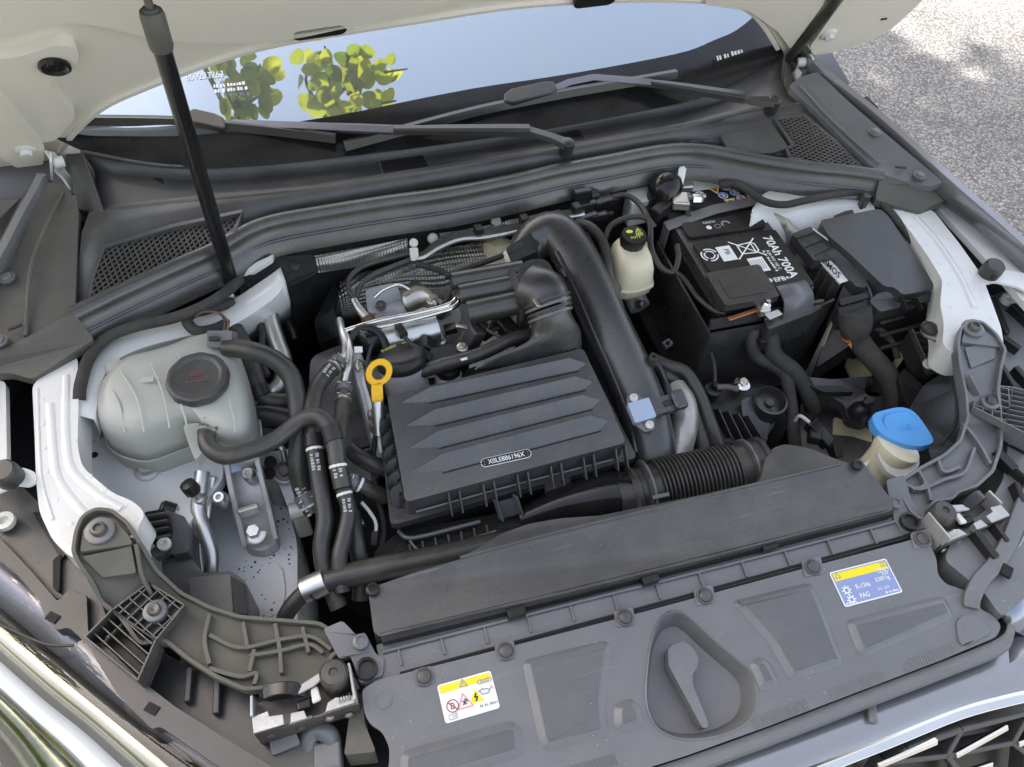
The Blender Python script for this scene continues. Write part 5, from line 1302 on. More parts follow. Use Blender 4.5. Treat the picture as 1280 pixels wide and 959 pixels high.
# warning stickers on the rear part
SZ2 = .0066
def sticker(x, y, kind, mt):
    if kind == 'c':
        o = flat('warning_sticker', arc(0, 0, 1, 0, 345, 22), BT(x, y, SZ2), BX_, BY_, .0088, M['white'], bat)
        flat('sticker_field', arc(0, 0, 1, 0, 345, 22), BT(x, y, SZ2 + .0003), BX_, BY_, .0074, M[mt], o)
        strokes('sticker_sign', [[(-.4, .3), (.1, .4), (0, -.2), (.4, -.4)], [(-.2, -.4), (.2, .1)]], BT(x, y, SZ2 + .0006), BX_, BY_, .009, .2, M['white'] if mt == 'bluesign' else M['redprint'], o)
    elif kind == 't':
        o = flat('warning_sticker', [(-1, .8), (1, .8), (0, -.9)], BT(x, y, SZ2), BX_, BY_, .0115, M['white'], bat)
        flat('sticker_field', [(-.8, .68), (.8, .68), (0, -.68)], BT(x, y, SZ2 + .0003), BX_, BY_, .0115, M[mt], o)
        strokes('sticker_sign', [[(-.2, .3), (.1, .2), (-.05, -.2)]], BT(x, y, SZ2 + .0006), BX_, BY_, .0115, .2, M['blackprint'], o)
sticker(-.063, .262, 't', 'orangeprint'); sticker(-.041, .266, 'c', 'pinksign'); sticker(-.055, .246, 'c', 'bluesign'); sticker(-.031, .250, 'c', 'bluesign'); sticker(-.026, .232, 'c', 'pinksign'); sticker(-.049, .226, 't', 'yellowprint')
o = flat('polarity_disc', arc(0, 0, 1, 0, 345, 22), BT(-.095, .258, SZ2), BX_, BY_, .0085, M['white'], bat)
bar('minus_sign', BT(-.095, .253, SZ2 + .0006), BT(-.095, .263, SZ2 + .0006), .0022, .0003, M['blackprint'], o, bevel=0)
# negative terminal
nt_ = thing('battery_clamp', 'bright zinc battery terminal clamp with hex nut on the rear post', 'terminal clamp', BT(-.14, .245, .0))
box('clamp_body', BT(-.146, .236, .018), (.030, .034, .018), M['zinc'], nt_, axes(Vector((.9, -.3, 0))), .004)
lathe('clamp_nut', BT(-.116, .232, .02), (1, -.25, 0), [(.0085, -.008), (.0085, .006), (.006, .010)], M['chrome'], nt_, 6, 25)
prism('clamp_lug', roundpoly([BT(-.150, .250, .02), BT(-.138, .258, .022), BT(-.122, .288, .05), BT(-.134, .286, .05)], .003), Vector((.003, -.003, -.003)), M['zinc'], nt_, .001)
box('clamp_sensor', BT(-.180, .232, .008), (.02, .05, .026), M['black'], nt_, axes(Vector((.5, -.85, 0))), .004)
box('clamp_link', BT(-.160, .258, .014), (.02, .012, .008), M['copper'], nt_, axes(Vector((.9, -.3, 0))), .002)
# positive terminal below the cover
pt_ = thing('positive_terminal', 'brass and zinc positive terminal with copper strap under the battery cover', 'terminal', BT(-.11, -.006, 0))
box('terminal_block', BT(-.106, -.016, -.006), (.02, .018, .016), M['zinc'], pt_, None, .003)
lathe('terminal_nut', BT(-.102, -.016, .002), (0, 0, 1), [(.007, 0), (.007, .006), (.004, .008), (.004, .012)], M['chrome'], pt_, 6, 25)
prism('terminal_plate', [BT(-.108, -.026, -.004), BT(-.082, -.022, -.004), BT(-.078, -.032, -.006), BT(-.104, -.038, -.006)], .003, M['alu_pipe'], pt_, .0006)
bar('copper_strap', BT(-.165, -.018, -.012), BT(-.112, -.012, -.008), .007, .004, M['copper'], pt_)
# hold-down strap across the battery
sp = thing('battery_strap', 'grey steel hold-down strap over the battery with bent end tab', 'strap', BT(-.08, .2, .01))
prism('strap_band', [BT(-bw - .012, .188, .0), BT(-.09, .200, .011), BT(.0, .206, .012), BT(.016, .206, .01), BT(.016, .226, .01), BT(0, .228, .012), BT(-.09, .222, .011), BT(-bw - .012, .210, 0)], .0025, M['plastic_grey'], sp, .0006)
prism('strap_drop', [BT(-bw - .012, .188, .0), BT(-bw - .009, .188, .0), BT(-bw - .009, .210, 0), BT(-bw - .012, .210, 0)], .05, M['plastic_grey'], sp, .0006)
prism('strap_tab', roundpoly([BT(.016, .206, .012), BT(.018, .258, .040), BT(.020, .262, .036), BT(.022, .20, .0)], .002), Vector((.003, 0, -.012)), M['zinc'], sp, .001)
lathe('strap_bolt', BT(-.012, .284, .014), (.1, -.4, .8), [(.007, 0), (.007, .006), (.004, .007)], M['chrome'], sp, 6, 25)
# foil wrap at the side of the battery
fo = thing('foil_sleeve', 'crumpled silver grey foil sleeve between battery and strut tower', 'foil sleeve', BT(.02, .16, 0))
rows = []
for z in (.014, -.005, -.03, -.06):
    rows.append([BT(.006 + .010 * math.sin(k * 2.1 + z * 60) * .5 + k * .004, .205 - k * .013, z + .004 * math.sin(k * 1.7)) for k in range(8)])
loft('foil_skin', rows, M['foil'], fo, smooth=30, solid=.003)
# tray and front cover
bx = thing('battery_tray', 'black plastic battery box with wiring channel clipped on its front', 'battery box', BT(-.09, 0, -.2))
def BTp(x0, x1, y0, y1, z): return roundpoly(brect(x0, x1, y0, y1, z), .004)
prism('left_wall', BTp(-bw - .022, -bw - .018, -.02, .2, -.035), .17, M['satin'], bx, .001)
prism('front_wall', roundpoly([BT(-bw - .02, -.022, -.04), BT(-.06, -.026, -.036), BT(.034, -.012, -.02), BT(.034, -.008, -.02), BT(-.06, -.020, -.036), BT(-bw - .02, -.016, -.04)], .002), .16, M['satin'], bx, .001)
prism('tray_base', BTp(-bw - .04, .05, -.05, .26, -.18), .06, M['black'], bx, .006)
# insulating inner bag edge
prism('tray_rim', BTp(-bw - .02, .012, -.014, -.008, -.016), .02, M['satin'], bx, .001)
prism('cable_channel', roundpoly([BT(-.100, -.040, -.028), BT(-.022, -.032, -.018), BT(.0, -.026, -.014), BT(.0, -.020, -.014), BT(-.10, -.020, -.022)], .003), .055, M['satin'], bx, .003)
# rounded strap that folds over the lid
arc_ = [(-.002, .014, .008), (-.002, .002, .009), (-.003, -.016, .006), (-.004, -.026, -.006), (-.004, -.030, -.022), (-.004, -.031, -.036)]
rows = [[BT(-.072, y, z + .0015), BT(-.018, y + .003, z + .0015)] for _, y, z in arc_]
rows = [[crom([r[j] for r in rows], 4)[k] for j in (0, 1)] for k in range(len(crom([r[0] for r in rows], 4)))]
loft('cover_strap', rows, M['plastic_grey'], bx, smooth=60, solid=.004)
box('channel_latch', BT(-.104, -.042, -.055), (.012, .01, .012), M['black'], bx)
lathe('channel_stud', BT(-.086, -.045, -.09), (0, -1, .2), [(.006, 0), (.006, .004), (.003, .006)], M['plastic_grey'], bx, 14)
# hazards: chain of tape wrapped looms from the channel
hose('taped battery cable dropping from the box front', [(942, 412, -.05), (940, 432, -.07), (946, 446, -.09), (968, 458, -.10), (982, 470, -.11), (988, 500, -.13), (992, 540, -.16), (996, 575, -.2)], .0105, cat='cable', mt='tape', name='battery_cable', group='taped cables below the battery')
hose('thicker taped cable bending right below the battery box', [(962, 410, -.05), (964, 430, -.07), (970, 446, -.085), (990, 462, -.1), (1004, 480, -.12), (1012, 498, -.14), (1016, 510, -.17)], .014, cat='cable', mt='tape', name='battery_cable', group='taped cables below the battery')
# bare yellow-green bracket edges left of the battery
for a, b, mt2 in (((852, 345, -.09), (898, 398, -.09), 'olive'), ((846, 412, -.15), (874, 460, -.17), 'olive')):
    o = bar('support_bar', W(*a), W(*b), .008, .012, M[mt2], None)
    tag(o, 'dusty olive painted support bar ' + ('beside the battery box' if a[0] > 850 else 'beside the gearbox mount'), 'bar')

# ================================================================ engine control unit and fuse box
ec = thing('control_unit', 'silver finned engine control unit in a black holder beside the battery', 'control unit', W(1030, 400, -.15))
e0, e1 = W(1022, 326, -.01), W(1058, 352, -.012)
prism('unit_case', [W(1018, 322, -.008), W(1026, 320, -.008), W(1058, 350, -.01), W(1050, 356, -.01)], .17, M['zinc'], ec, .002)
for t in (.25, .5, .75):
    prism('unit_fin', [W(1018, 322, -.006).lerp(W(1050, 356, -.008), t), W(1026, 320, -.006).lerp(W(1058, 350, -.008), t), W(1026, 320, -.006).lerp(W(1058, 350, -.008), t + .05), W(1018, 322, -.006).lerp(W(1050, 356, -.008), t + .05)], .17, M['zinc'], ec, .0006)
text('unit_lettering', 'SIMOS', W(1027, 327, .002), W(1050, 350, .002) - W(1027, 327, .002), Vector((.7, .7, .2)), .016, M['blackprint'], ec, bold=.02)
prism('unit_label', [W(1024, 326, .0012), W(1036, 323, .0012), W(1062, 350, -.001), W(1050, 354, -.001)], .0015, M['white'], ec, 0)
eh = thing('control_unit_holder', 'black slotted plastic holder clipped between battery and fuse box', 'holder', W(1020, 310, -.05))
prism('holder_top', roundpoly(WL([(990, 292, .018), (1013, 283, .02), (1046, 312, .016), (1066, 330, .01), (1084, 348, .006), (1082, 360, .002), (1070, 358, .002), (1058, 344, .004), (1042, 322, .008), (1018, 326, .008)]), .003), .02, M['fuse'], eh, .002)
for k in range(3):
    a = W(995 + 12 * k, 299 + 10.5 * k, .021); b = W(1018 + 11 * k, 291 + 9 * k, .022)
    bar('holder_rib', a, b, .0016, .003, M['black'], eh, bevel=0)
htube('holder_wire', [(1016, 286, .024), (1040, 304, .02), (1062, 322, .014)], .0012, M['clip_white'], eh, seg=6)
prism('holder_leg', roundpoly(WL([(1046, 384, -.03), (1052, 378, -.028), (1016, 468, -.15), (1008, 464, -.15)]), .001), .01, M['zinc'], eh, .001)
prism('holder_side', roundpoly(WL([(1056, 352, -.01), (1086, 352, -.004), (1094, 380, -.02), (1080, 420, -.06), (1020, 460, -.13), (1036, 400, -.07)]), .004), .05, M['black'], eh, .003)
htube('holder_clip_wire', [(1083, 354, .004), (1088, 366, .0), (1090, 380, -.012), (1084, 390, -.02)], .0022, M['fuse'], eh, seg=8)
# multi-way plug with thick loom
mp_ = thing('multiway_plug', 'large black multi-way plug with coloured wires and thick taped loom', 'plug', W(1070, 390, -.05))
prism('plug_head', roundpoly(WL([(1046, 382, -.01), (1054, 372, -.006), (1080, 368, -.006), (1090, 376, -.01), (1086, 392, -.02), (1052, 398, -.022)]), .004), .03, M['black'], mp_, .004)
lathe('plug_boot', W(1068, 388, -.012), (.1, -.55, -.8), [(.026, 0), (.027, .02), (.024, .034), (.018, .046)], M['tape'], mp_, 22)
prism('plug_lever', roundpoly(WL([(1048, 374, .0), (1082, 366, .002), (1086, 372, 0), (1052, 382, -.004)]), .002), .004, M['gloss_black'], mp_, .001)
htube('thick_loom', [(1068, 404, -.05), (1072, 422, -.065), (1084, 440, -.08), (1100, 458, -.095), (1112, 474, -.11), (1118, 495, -.13), (1116, 530, -.17)], .018, M['tape'], mp_, seg=18)
cols = ['rust', 'orangeprint', 'redprint', 'yellowprint', 'pinkprint', 'copper']
for k in range(8):
    htube('loose_wire', [(1048 + k * 1.6, 420 - k * .8, -.07), (1056 + k, 424 + (k % 3) * 3, -.064), (1064, 428 + k, -.07)], .0013, M[cols[k % 6]], mp_, seg=5, n=3)
# fuse box
fz = thing('fuse_box', 'black fuse box with smooth sloped lid and front latch', 'fuse box', W(1110, 350, -.15))
ft_ = WL([(1023, 279, .026), (1098, 264, .026), (1108, 272, .024), (1166, 360, .0), (1160, 366, -.002), (1126, 372, .004), (1116, 362, .010), (1104, 362, .010), (1062, 322, .018), (1034, 298, .024)])
prism('fuse_lid', roundpoly([p + Vector((0, 0, .006)) for p in ft_], .008), .03, M['fuse'], fz, .006, 4)
prism('lid_step', roundpoly(WL([(1098, 366, .004), (1126, 363, .006), (1132, 372, -.002), (1168, 364, -.004), (1170, 374, -.012), (1100, 390, -.012), (1086, 376, -.006)]), .006), .02, M['fuse'], fz, .005, 3)
fb_ = WL([(1022, 292, .0), (1104, 266, .0), (1172, 368, -.022), (1172, 378, -.026), (1096, 396, -.026), (1076, 372, -.02)])
prism('fuse_base', roundpoly(fb_, .006), .11, M['black'], fz, .004, 2)
for k in range(3):
    a = W(1100, 404 + k * 16, -.04 - k * .02); b = W(1166, 386 + k * 16, -.04 - k * .02)
    bar('base_rib', a, a.lerp(b, (.45, .8, .6)[k]), .006, .004, M['satin'], fz)
lt = prism('latch', roundpoly(WL([(1128, 376, .0), (1146, 372, .0), (1150, 384, -.014), (1130, 388, -.014)]), .002), .006, M['black'], fz, .001, holes=[WL([(1133, 378, -.003), (1143, 376, -.003), (1145, 381, -.009), (1134, 383, -.009)])])
for x0, x1 in ((1126, 1131), (1144, 1151)):
    bar('latch_cheek', W(x0, 372, .004), W(x1, 388, -.014), .003, .008, M['black'], fz, bevel=.0005)
prism('lid_emblem', rrect(W(1144, 350, .0075), Vector((1, -.1, 0)).normalized(), Vector((.1, 1, .1)).normalized(), .016, .010, .002), .0008, M['satin'], fz, .0003)
prism('rear_clip', roundpoly(WL([(1042, 270, .03), (1056, 264, .032), (1066, 262, .032), (1068, 268, .03), (1056, 276, .028), (1046, 278, .026)]), .002), .01, M['black'], fz, .001)
box('rear_post', W(1080, 252, .03), (.012, .012, .03), M['satin'], fz, None, .002)
hose('taped wiring loom draped over the right strut tower', [(900, 232, .03), (918, 230, .034), (938, 240, .036), (956, 252, .036), (980, 256, .036), (1010, 250, .036), (1050, 242, .036), (1086, 242, .034), (1110, 262, .03), (1128, 285, .02), (1150, 316, .008), (1164, 345, -.01), (1168, 370, -.03)], .0065, cat='wiring loom', mt='tape', name='wiring_loom', group='looms on the right')
# ground stud behind the battery
gs = thing('ground_stud', 'brassy ground cable stud on the bulkhead behind the battery', 'stud', W(858, 240, 0))
box('stud_block', W(858, 234, .012), (.022, .016, .014), M['zinc'], gs, axes(Vector((1, -.1, 0))), .003)
box('stud_base', W(858, 248, .004), (.014, .014, .018), M['alu'], gs, axes(Vector((1, -.1, 0))), .003)
tube('stud_lug', WL([(864, 246, .008), (874, 245, .008), (882, 246, .008)]), .005, M['zinc'], gs)

# ================================================================ gearbox mount, right lower area
gm = thing('gearbox_mount', 'black ribbed gearbox mount with cup and bright hex bolt below the battery', 'gearbox mount', W(920, 530, -.2))
prism('mount_body', roundpoly(WL([(884, 482, -.13), (940, 476, -.13), (970, 486, -.13), (982, 508, -.14), (950, 560, -.17), (900, 552, -.16), (888, 520, -.14)]), .008), .1, M['black'], gm, .005)
bolt('mount_bolt', W(928, 480, -.11), (0, -.1, 1), .008, M['chrome'], gm)
lathe('mount_cup', W(964, 500, -.115), (0, -.1, 1), [(.026, -.06), (.0275, .0), (.024, .001), (.022, -.018), (.008, -.018), (.007, -.006), (.0001, -.006)], M['satin'], gm, 28)
lathe('mount_post', W(892, 486, -.11), (0, -.1, 1), [(.014, -.05), (.014, .0), (.010, .003), (.006, .003), (.005, .014), (.0001, .015)], M['black'], gm, 20)
tube('mount_clip', WL([(896, 484, -.1), (910, 484, -.1), (922, 487, -.105)]), .005, M['olive'], gm)
for k in range(4):
    bar('mount_rib', W(892 + k * 12, 512 + k * 3, -.13), W(908 + k * 14, 548 + k * 3, -.16), .003, .03, M['satin'], gm)
prism('mount_funnel', roundpoly(WL([(926, 500, -.12), (942, 494, -.12), (966, 510, -.13), (958, 556, -.17), (932, 552, -.165)]), .008), .04, M['satin'], gm, .005, 3)
hose('ribbed vent hose running down between charge pipe and gearbox', [(812, 448, -.06), (834, 458, -.06), (856, 466, -.065), (872, 490, -.075), (884, 520, -.09), (894, 548, -.11), (902, 570, -.13)], .0115, name='vent_hose', group='hoses right of the engine')
hose('black coolant hose curving behind the pressure sensor', [(822, 470, -.06), (845, 480, -.08), (864, 505, -.09), (874, 540, -.11), (880, 570, -.13)], .014, name='coolant_hose', group='hoses right of the engine')
hose('short shiny pipe stub beside the charge pipe', [(817, 452, -.02), (824, 462, -.03), (830, 476, -.045), (834, 495, -.06)], .007, mt='gloss_black', name='pipe_stub', group='hoses right of the engine')
fo2 = thing('foil_hose_wrap', 'grey foil wrapped hose bulge beside the pressure sensor', 'hose wrap', W(850, 520, -.1))
tube('wrap_skin', WL([(842, 486, -.07), (854, 505, -.07), (856, 530, -.08), (850, 560, -.1), (842, 590, -.12)]), .02, M['foil'], fo2, seg=14)
# wheel housing / shifter bracket with big hole and bulb
sb_ = thing('gearbox_cover', 'dark plastic bracket plate with round hole and black rubber dome', 'bracket', W(1070, 500, -.2))
prism('plate', roundpoly(WL([(1000, 470, -.12), (1040, 474, -.12), (1090, 470, -.12), (1120, 480, -.13), (1122, 500, -.14), (1098, 520, -.15), (1080, 530, -.15), (1060, 524, -.15), (1056, 506, -.14), (1040, 496, -.135), (1015, 496, -.135)]), .008), .02, M['satin'], sb_, .004, 3, holes=[[W(1094 + 13 * math.cos(rad(a)), 488 + 8 * math.sin(rad(a)), -.134) for a in range(0, 360, 24)]])
lathe('rubber_dome', W(1075, 514, -.13), (0, -.1, 1), [(.018, -.006), (.016, .006), (.010, .016), (.006, .018), (.006, .03), (.009, .032), (.006, .036), (.0001, .036)], M['black'], sb_, 20)
prism('plate_rib', roundpoly(WL([(1012, 482, -.11), (1050, 482, -.11), (1068, 490, -.115), (1030, 490, -.115)]), .002), .012, M['black'], sb_, .001)
o = prism('gearbox_housing', roundpoly(WL([(1000, 500, -.2), (1060, 470, -.2), (1110, 520, -.2), (1110, 600, -.22), (1040, 600, -.22), (1000, 560, -.22)]), .02), .2, M['steel_dark'], None, .01, 2)
tag(o, 'dark cast gearbox housing deep below the battery', 'gearbox')
# pale fabric-like liner bits down in the gap
o = loft('wheel_liner', [crom(WL(r), 4) for r in ([(1060, 446, -.19), (1074, 440, -.185), (1088, 446, -.19)], [(1056, 458, -.2), (1074, 454, -.195), (1092, 458, -.2)], [(1062, 472, -.215), (1076, 474, -.21), (1090, 470, -.215)])], M['peach'], None, smooth=50, solid=.003)
tag(o, 'yellowed ribbed liner seen in the gap under the fuse box', 'liner')
o = prism('liner_strip', roundpoly(WL([(1118, 450, -.13), (1128, 436, -.12), (1138, 428, -.115), (1134, 440, -.12), (1126, 454, -.13), (1120, 456, -.135)]), .004), .02, M['peach'], None, .003)
tag(o, 'small yellowed bracket strip beside the fuse box', 'bracket')
# white casting under the bracket plate
o = prism('gearbox_flange', roundpoly(WL([(1042, 520, -.2), (1064, 530, -.2), (1090, 536, -.2), (1090, 570, -.22), (1060, 580, -.23), (1040, 560, -.22)]), .008), .04, M['peach'], None, .004)
tag(o, 'pale cast flange below the plastic bracket plate', 'flange')
# plug connectors near the washer neck
pc = thing('lamp_connector', 'black electrical connector with clip hanging beside the gearbox', 'connector', W(1025, 545, -.1))
bar('connector_body', W(1012, 528, -.12), W(1036, 556, -.14), .022, .018, M['gloss_black'], pc, bevel=.002)
bar('connector_tail', W(1036, 556, -.14), W(1046, 574, -.16), .012, .012, M['black'], pc, bevel=.002)
htube('connector_wire', [(1012, 528, -.12), (1000, 520, -.12), (994, 526, -.14)], .003, M['clip_white'], pc, seg=6)
box('connector_cap', W(1018, 546, -.13), (.02, .02, .02), M['black'], pc, axes(Vector((1, -.6, 0))), .003)

# black box region right of loom (headlamp side cavity)
hv = thing('air_guide', 'dark plastic box shaped air guide behind the right headlamp', 'air guide', W(1150, 520, -.2))
prism('guide_wall', roundpoly(WL([(1122, 472, -.09), (1130, 460, -.085), (1154, 482, -.09), (1160, 494, -.1), (1136, 508, -.11)]), .003), .12, M['black'], hv, .003)
prism('guide_top', roundpoly(WL([(1154, 482, -.07), (1200, 452, -.055), (1218, 470, -.06), (1200, 560, -.1), (1166, 580, -.1), (1160, 560, -.1), (1136, 512, -.09)]), .006), .06, M['satin'], hv, .005, 3)
prism('guide_ribbed', roundpoly(WL([(1136, 412, -.03), (1160, 424, -.04), (1176, 442, -.05), (1176, 456, -.06), (1152, 452, -.06)]), .003), .04, M['black'], hv, .002)
for k in range(4):
    bar('guide_rib', W(1139 + k * 5, 418 + k * 9, -.03 - .006 * k), W(1158 + k * 5, 420 + k * 9, -.03 - .006 * k), .002, .012, M['satin'], hv)
bar('guide_rib', W(1138, 412, -.028), W(1156, 452, -.05), .002, .012, M['satin'], hv)
lathe('guide_bush', W(1160, 456, -.05), (0, -.1, 1), [(.009, 0), (.009, .005), (.004, .005), (.004, .001)], M['clip_white'], hv, 18)
prism('guide_arm', roundpoly(WL([(1156, 450, -.055), (1176, 446, -.05), (1192, 448, -.05), (1180, 462, -.06), (1160, 464, -.065)]), .004), .01, M['satin'], hv, .002)

# ================================================================ washer filler
wf = thing('washer_filler', 'bright blue washer fluid cap on a cream filler neck', 'washer filler', W(1110, 600, -.15))
wc = W(1128, 532, -.04)
wpts = WL([(1091, 519, -.032), (1108, 512, -.03), (1128, 509, -.03), (1144, 516, -.032), (1158, 534, -.042), (1167, 551, -.05), (1156, 557, -.052), (1138, 557, -.052), (1112, 548, -.048), (1096, 536, -.042)])
wcp = prism('filler_cap', crom(wpts, 3, True), .016, M['blue'], wf, .005, 4)
wcc = sum(wpts, Vector()) / len(wpts)
prism('cap_disc', [Vector((wcc.x + (p.x - wcc.x) * .66, wcc.y + (p.y - wcc.y) * .66, p.z + .0015)) for p in crom(wpts, 3, True)], .003, M['blue'], wcp, .001, 2)
strokes('cap_symbol', [[(-.8, -.3), (0, .6), (.8, -.3), (-.8, -.3)], [(0, .6), (0, 1)]], wcc + Vector((.002, 0, .0025)), Vector((1, -.2, 0)), Vector((.2, 1, .3)), .011, .12, M['blue'], wcp, .0006)
lathe('filler_neck', W(1120, 560, -.065), (-.35, -.1, -1), [(.034, -.006), (.033, .004), (.028, .02), (.026, .06), (.027, .12)], M['tank_cream'], wf, 28)
prism('neck_bracket', roundpoly(WL([(1096, 552, -.058), (1118, 556, -.06), (1148, 562, -.062), (1150, 582, -.07), (1128, 600, -.08), (1108, 590, -.075), (1098, 572, -.065)]), .006), .01, M['whiteplas'], wf, .003)
prism('neck_label', WL([(1068, 592, -.1), (1078, 580, -.09), (1088, 574, -.085), (1080, 590, -.095)]), .0006, M['white'], wf, 0)

# ================================================================ small wiring and plumbing between the big parts
def wire(label, pts, r, mt='rubber', name='wire', group='thin wires in the engine bay', cat='wire', ends=()):
    w_ = thing(name, label, cat, W(*pts[0]), group)
    htube('wire_core', pts, r, M[mt], w_, seg=8)
    for k in ends:
        P2 = WL(pts); a, b = (P2[0], P2[1]) if k == 0 else (P2[-1], P2[-2])
        d = (b - a).normalized()
        bar('wire_plug', a - d * .006, a + d * .014, r * 3.6, r * 3.0, M['black'], w_, bevel=.0012)
    return w_
wire('thin taped wire from the cam sensor to the filter cap', [(534, 446, -.02), (520, 436, -.01), (508, 424, -.004), (500, 412, -.002)], .0035, 'tape', ends=(0, 1))
wire('thin wire crossing above the ignition coils', [(600, 402, .0), (612, 414, -.008), (636, 424, -.012), (660, 420, -.012), (676, 410, -.008)], .003, 'rubber', ends=(0,))
wire('pair wire hanging along the timing cover', [(470, 420, -.02), (462, 440, -.014), (458, 470, -.02), (466, 500, -.035), (472, 530, -.05)], .0028, 'tape', ends=(1,))
wire('loom wire down the left flank of the filter box', [(470, 540, -.06), (466, 580, -.07), (472, 620, -.085), (480, 655, -.1), (476, 690, -.11)], .004, 'tape')
wire('thin wire with white plug under the hose junction', [(452, 628, -.06), (462, 640, -.065), (470, 655, -.075), (468, 676, -.09)], .0026, 'clip_white', ends=(1,))
wire('vacuum line clipped along the charge pipe', [(726, 296, .018), (744, 330, .016), (766, 372, .002), (790, 420, -.018), (812, 452, -.034)], .0038, 'black')
wire('black lead down the left wall of the battery box', [(842, 338, -.01), (856, 350, -.012), (872, 372, -.016), (892, 388, -.02), (906, 392, -.022)], .0042, 'rubber')
wire('thin loom behind the gearbox cup', [(868, 392, -.07), (880, 420, -.08), (892, 452, -.09), (894, 480, -.1)], .003, 'tape')
wire('lamp wire dropping beside the washer neck', [(1046, 562, -.13), (1052, 584, -.14), (1062, 592, -.15), (1080, 594, -.16)], .0035, 'tape', ends=(0,))
wire('release cable entering the left latch', [(446, 862, -.03), (440, 848, -.024), (430, 842, -.022), (418, 850, -.022)], .0035, 'black')
wire('earth strap bolted on the engine mount arm', [(330, 562, -.07), (342, 552, -.06), (352, 560, -.06), (356, 574, -.08)], .0045, 'zinc')
wire('loom clipped behind the aluminium pipe', [(318, 396, -.02), (328, 416, -.03), (326, 446, -.045), (334, 470, -.05)], .0055, 'tape')
wire('thin wire along the fan shroud rim', [(500, 690, -.085), (530, 702, -.085), (570, 694, -.082), (600, 684, -.08)], .003, 'tape', ends=(0,))
wire('taped branch between fuse box and loom', [(1090, 408, -.06), (1104, 416, -.07), (1116, 430, -.085), (1122, 448, -.1)], .006, 'tape')
wire('thin wire around the right carrier edge', [(1190, 470, -.03), (1196, 500, -.04), (1194, 530, -.05), (1176, 556, -.06)], .003, 'tape')
wire('taped loom over the exhaust shield towards the coils', [(520, 330, .0), (548, 338, -.005), (566, 350, -.012), (560, 372, -.02), (548, 392, -.03)], .0048, 'tape', ends=(1,))
wire('black breather line beside the resonator tubes', [(556, 346, .02), (600, 330, .034), (632, 318, .042), (654, 306, .046)], .0045, 'black')
wire('bundle under the harness clips by the firewall', [(660, 288, .004), (690, 280, .006), (712, 284, .006), (724, 300, .002), (720, 320, -.006)], .006, 'tape', ends=(1,))
wire('second taped lead crossing to the connector stack', [(640, 296, .004), (676, 286, .012), (706, 272, .016), (730, 270, .016)], .0042, 'rubber')
wire('short silver ground braid on the cam cover', [(560, 412, -.045), (574, 408, -.04), (588, 414, -.045), (594, 426, -.05)], .004, 'zinc', ends=(0,))
wire('injector lead looping behind the sensor cover', [(606, 420, -.03), (618, 412, -.02), (634, 410, -.018), (646, 418, -.02)], .0034, 'tape', ends=(0, 1))
wire('thin steel line down to the turbo', [(468, 372, -.02), (480, 362, -.012), (498, 356, -.01), (512, 362, -.016)], .003, 'chrome')
wire('loom along the rear of the filter box', [(700, 430, .002), (712, 446, -.006), (730, 470, -.02), (748, 500, -.035)], .0045, 'tape')
for k, (px, py, z, mt2) in enumerate(((452, 604, -.05, 'steel_dark'), (462, 566, -.07, 'plastic_grey'), (448, 655, -.09, 'zinc'), (366, 384, -.11, 'plastic'), (700, 452, -.02, 'plastic'), (834, 430, -.09, 'plastic_grey'), (1000, 590, -.13, 'plastic'))):
    c = thing('pipe_clip', ('steel clip by the hose junction', 'grey clip under the timing cover edge', 'zinc clip above the fan shroud corner', 'black clip behind the aluminium pipe', 'black clip at the rear corner of the filter box', 'grey clip beside the charge pipe', 'black clip by the bellows end')[k], 'clip', W(px, py, z), 'small clips')
    box('clip_body', W(px, py, z), (.016, .012, .010), M[mt2], c, axes(Vector((1, .3 * (k % 3 - 1), .1))), .002)
    lathe('clip_pin', W(px, py, z + .004), (.1, -.2, 1), [(.0035, 0), (.0035, .006), (.002, .008)], M['black'], c, 10)

# ================================================================ radiator duct cover
dc = thing('intake_duct_cover', 'long black plastic intake duct cover behind the radiator panel', 'duct cover', W(780, 700, -.05))
ZD = .0
dt = WL([(460, 736, -.012), (520, 715, -.006), (600, 692, -.002), (700, 665, .0), (820, 636, .002), (940, 607, .002), (1068, 577, .0), (1078, 577, -.002), (1117, 628, -.006), (1116, 638, -.012), (900, 694, -.010), (700, 743, -.010), (540, 780, -.012), (474, 796, -.016), (467, 790, -.016)])
prism('cover_top', roundpoly(dt, .005), .034, M['plastic'], dc, .005, 3)
prism('cover_hump', roundpoly(WL([(575, 697, -.008), (600, 684, -.008), (625, 668, -.009), (660, 655, -.010), (700, 648, -.012), (760, 644, -.016), (830, 628, -.014), (900, 614, -.012), (950, 602, -.012), (957, 572, -.02), (978, 556, -.022), (1010, 560, -.018), (1040, 572, -.012), (1064, 580, -.01), (940, 612, -.006), (700, 670, -.006)]), .008), .05, M['plastic'], dc, .008, 4)
htube('cover_crease', [(575, 697, -.001), (700, 664, .0015), (820, 635, .003), (940, 606, .003), (1050, 580, .0015)], .0022, M['plastic'], dc, seg=8)
# front roll-over and the shadow gap clips
prism('cover_front_lip', roundpoly(WL([(474, 792, -.015), (700, 739, -.009), (900, 690, -.009), (1116, 636, -.011), (1117, 642, -.018), (900, 698, -.018), (700, 748, -.018), (478, 803, -.022)]), .002), .02, M['black'], dc, .002)
for px, py in ((645, 766), (812, 724), (960, 682)):
    box('lip_tab', W(px, py, -.022), (.022, .012, .012), M['black'], dc, axes(Vector((1, .02, 0))), .001)
for p in ((466, 737, -.008), (1072, 581, .003)):
    lathe('cover_screw', W(*p), (0, 0, 1), [(.008, -.002), (.008, .002), (.006, .003), (.004, .003), (.0035, .0015), (.0001, .0015)], M['black'], dc, 18)
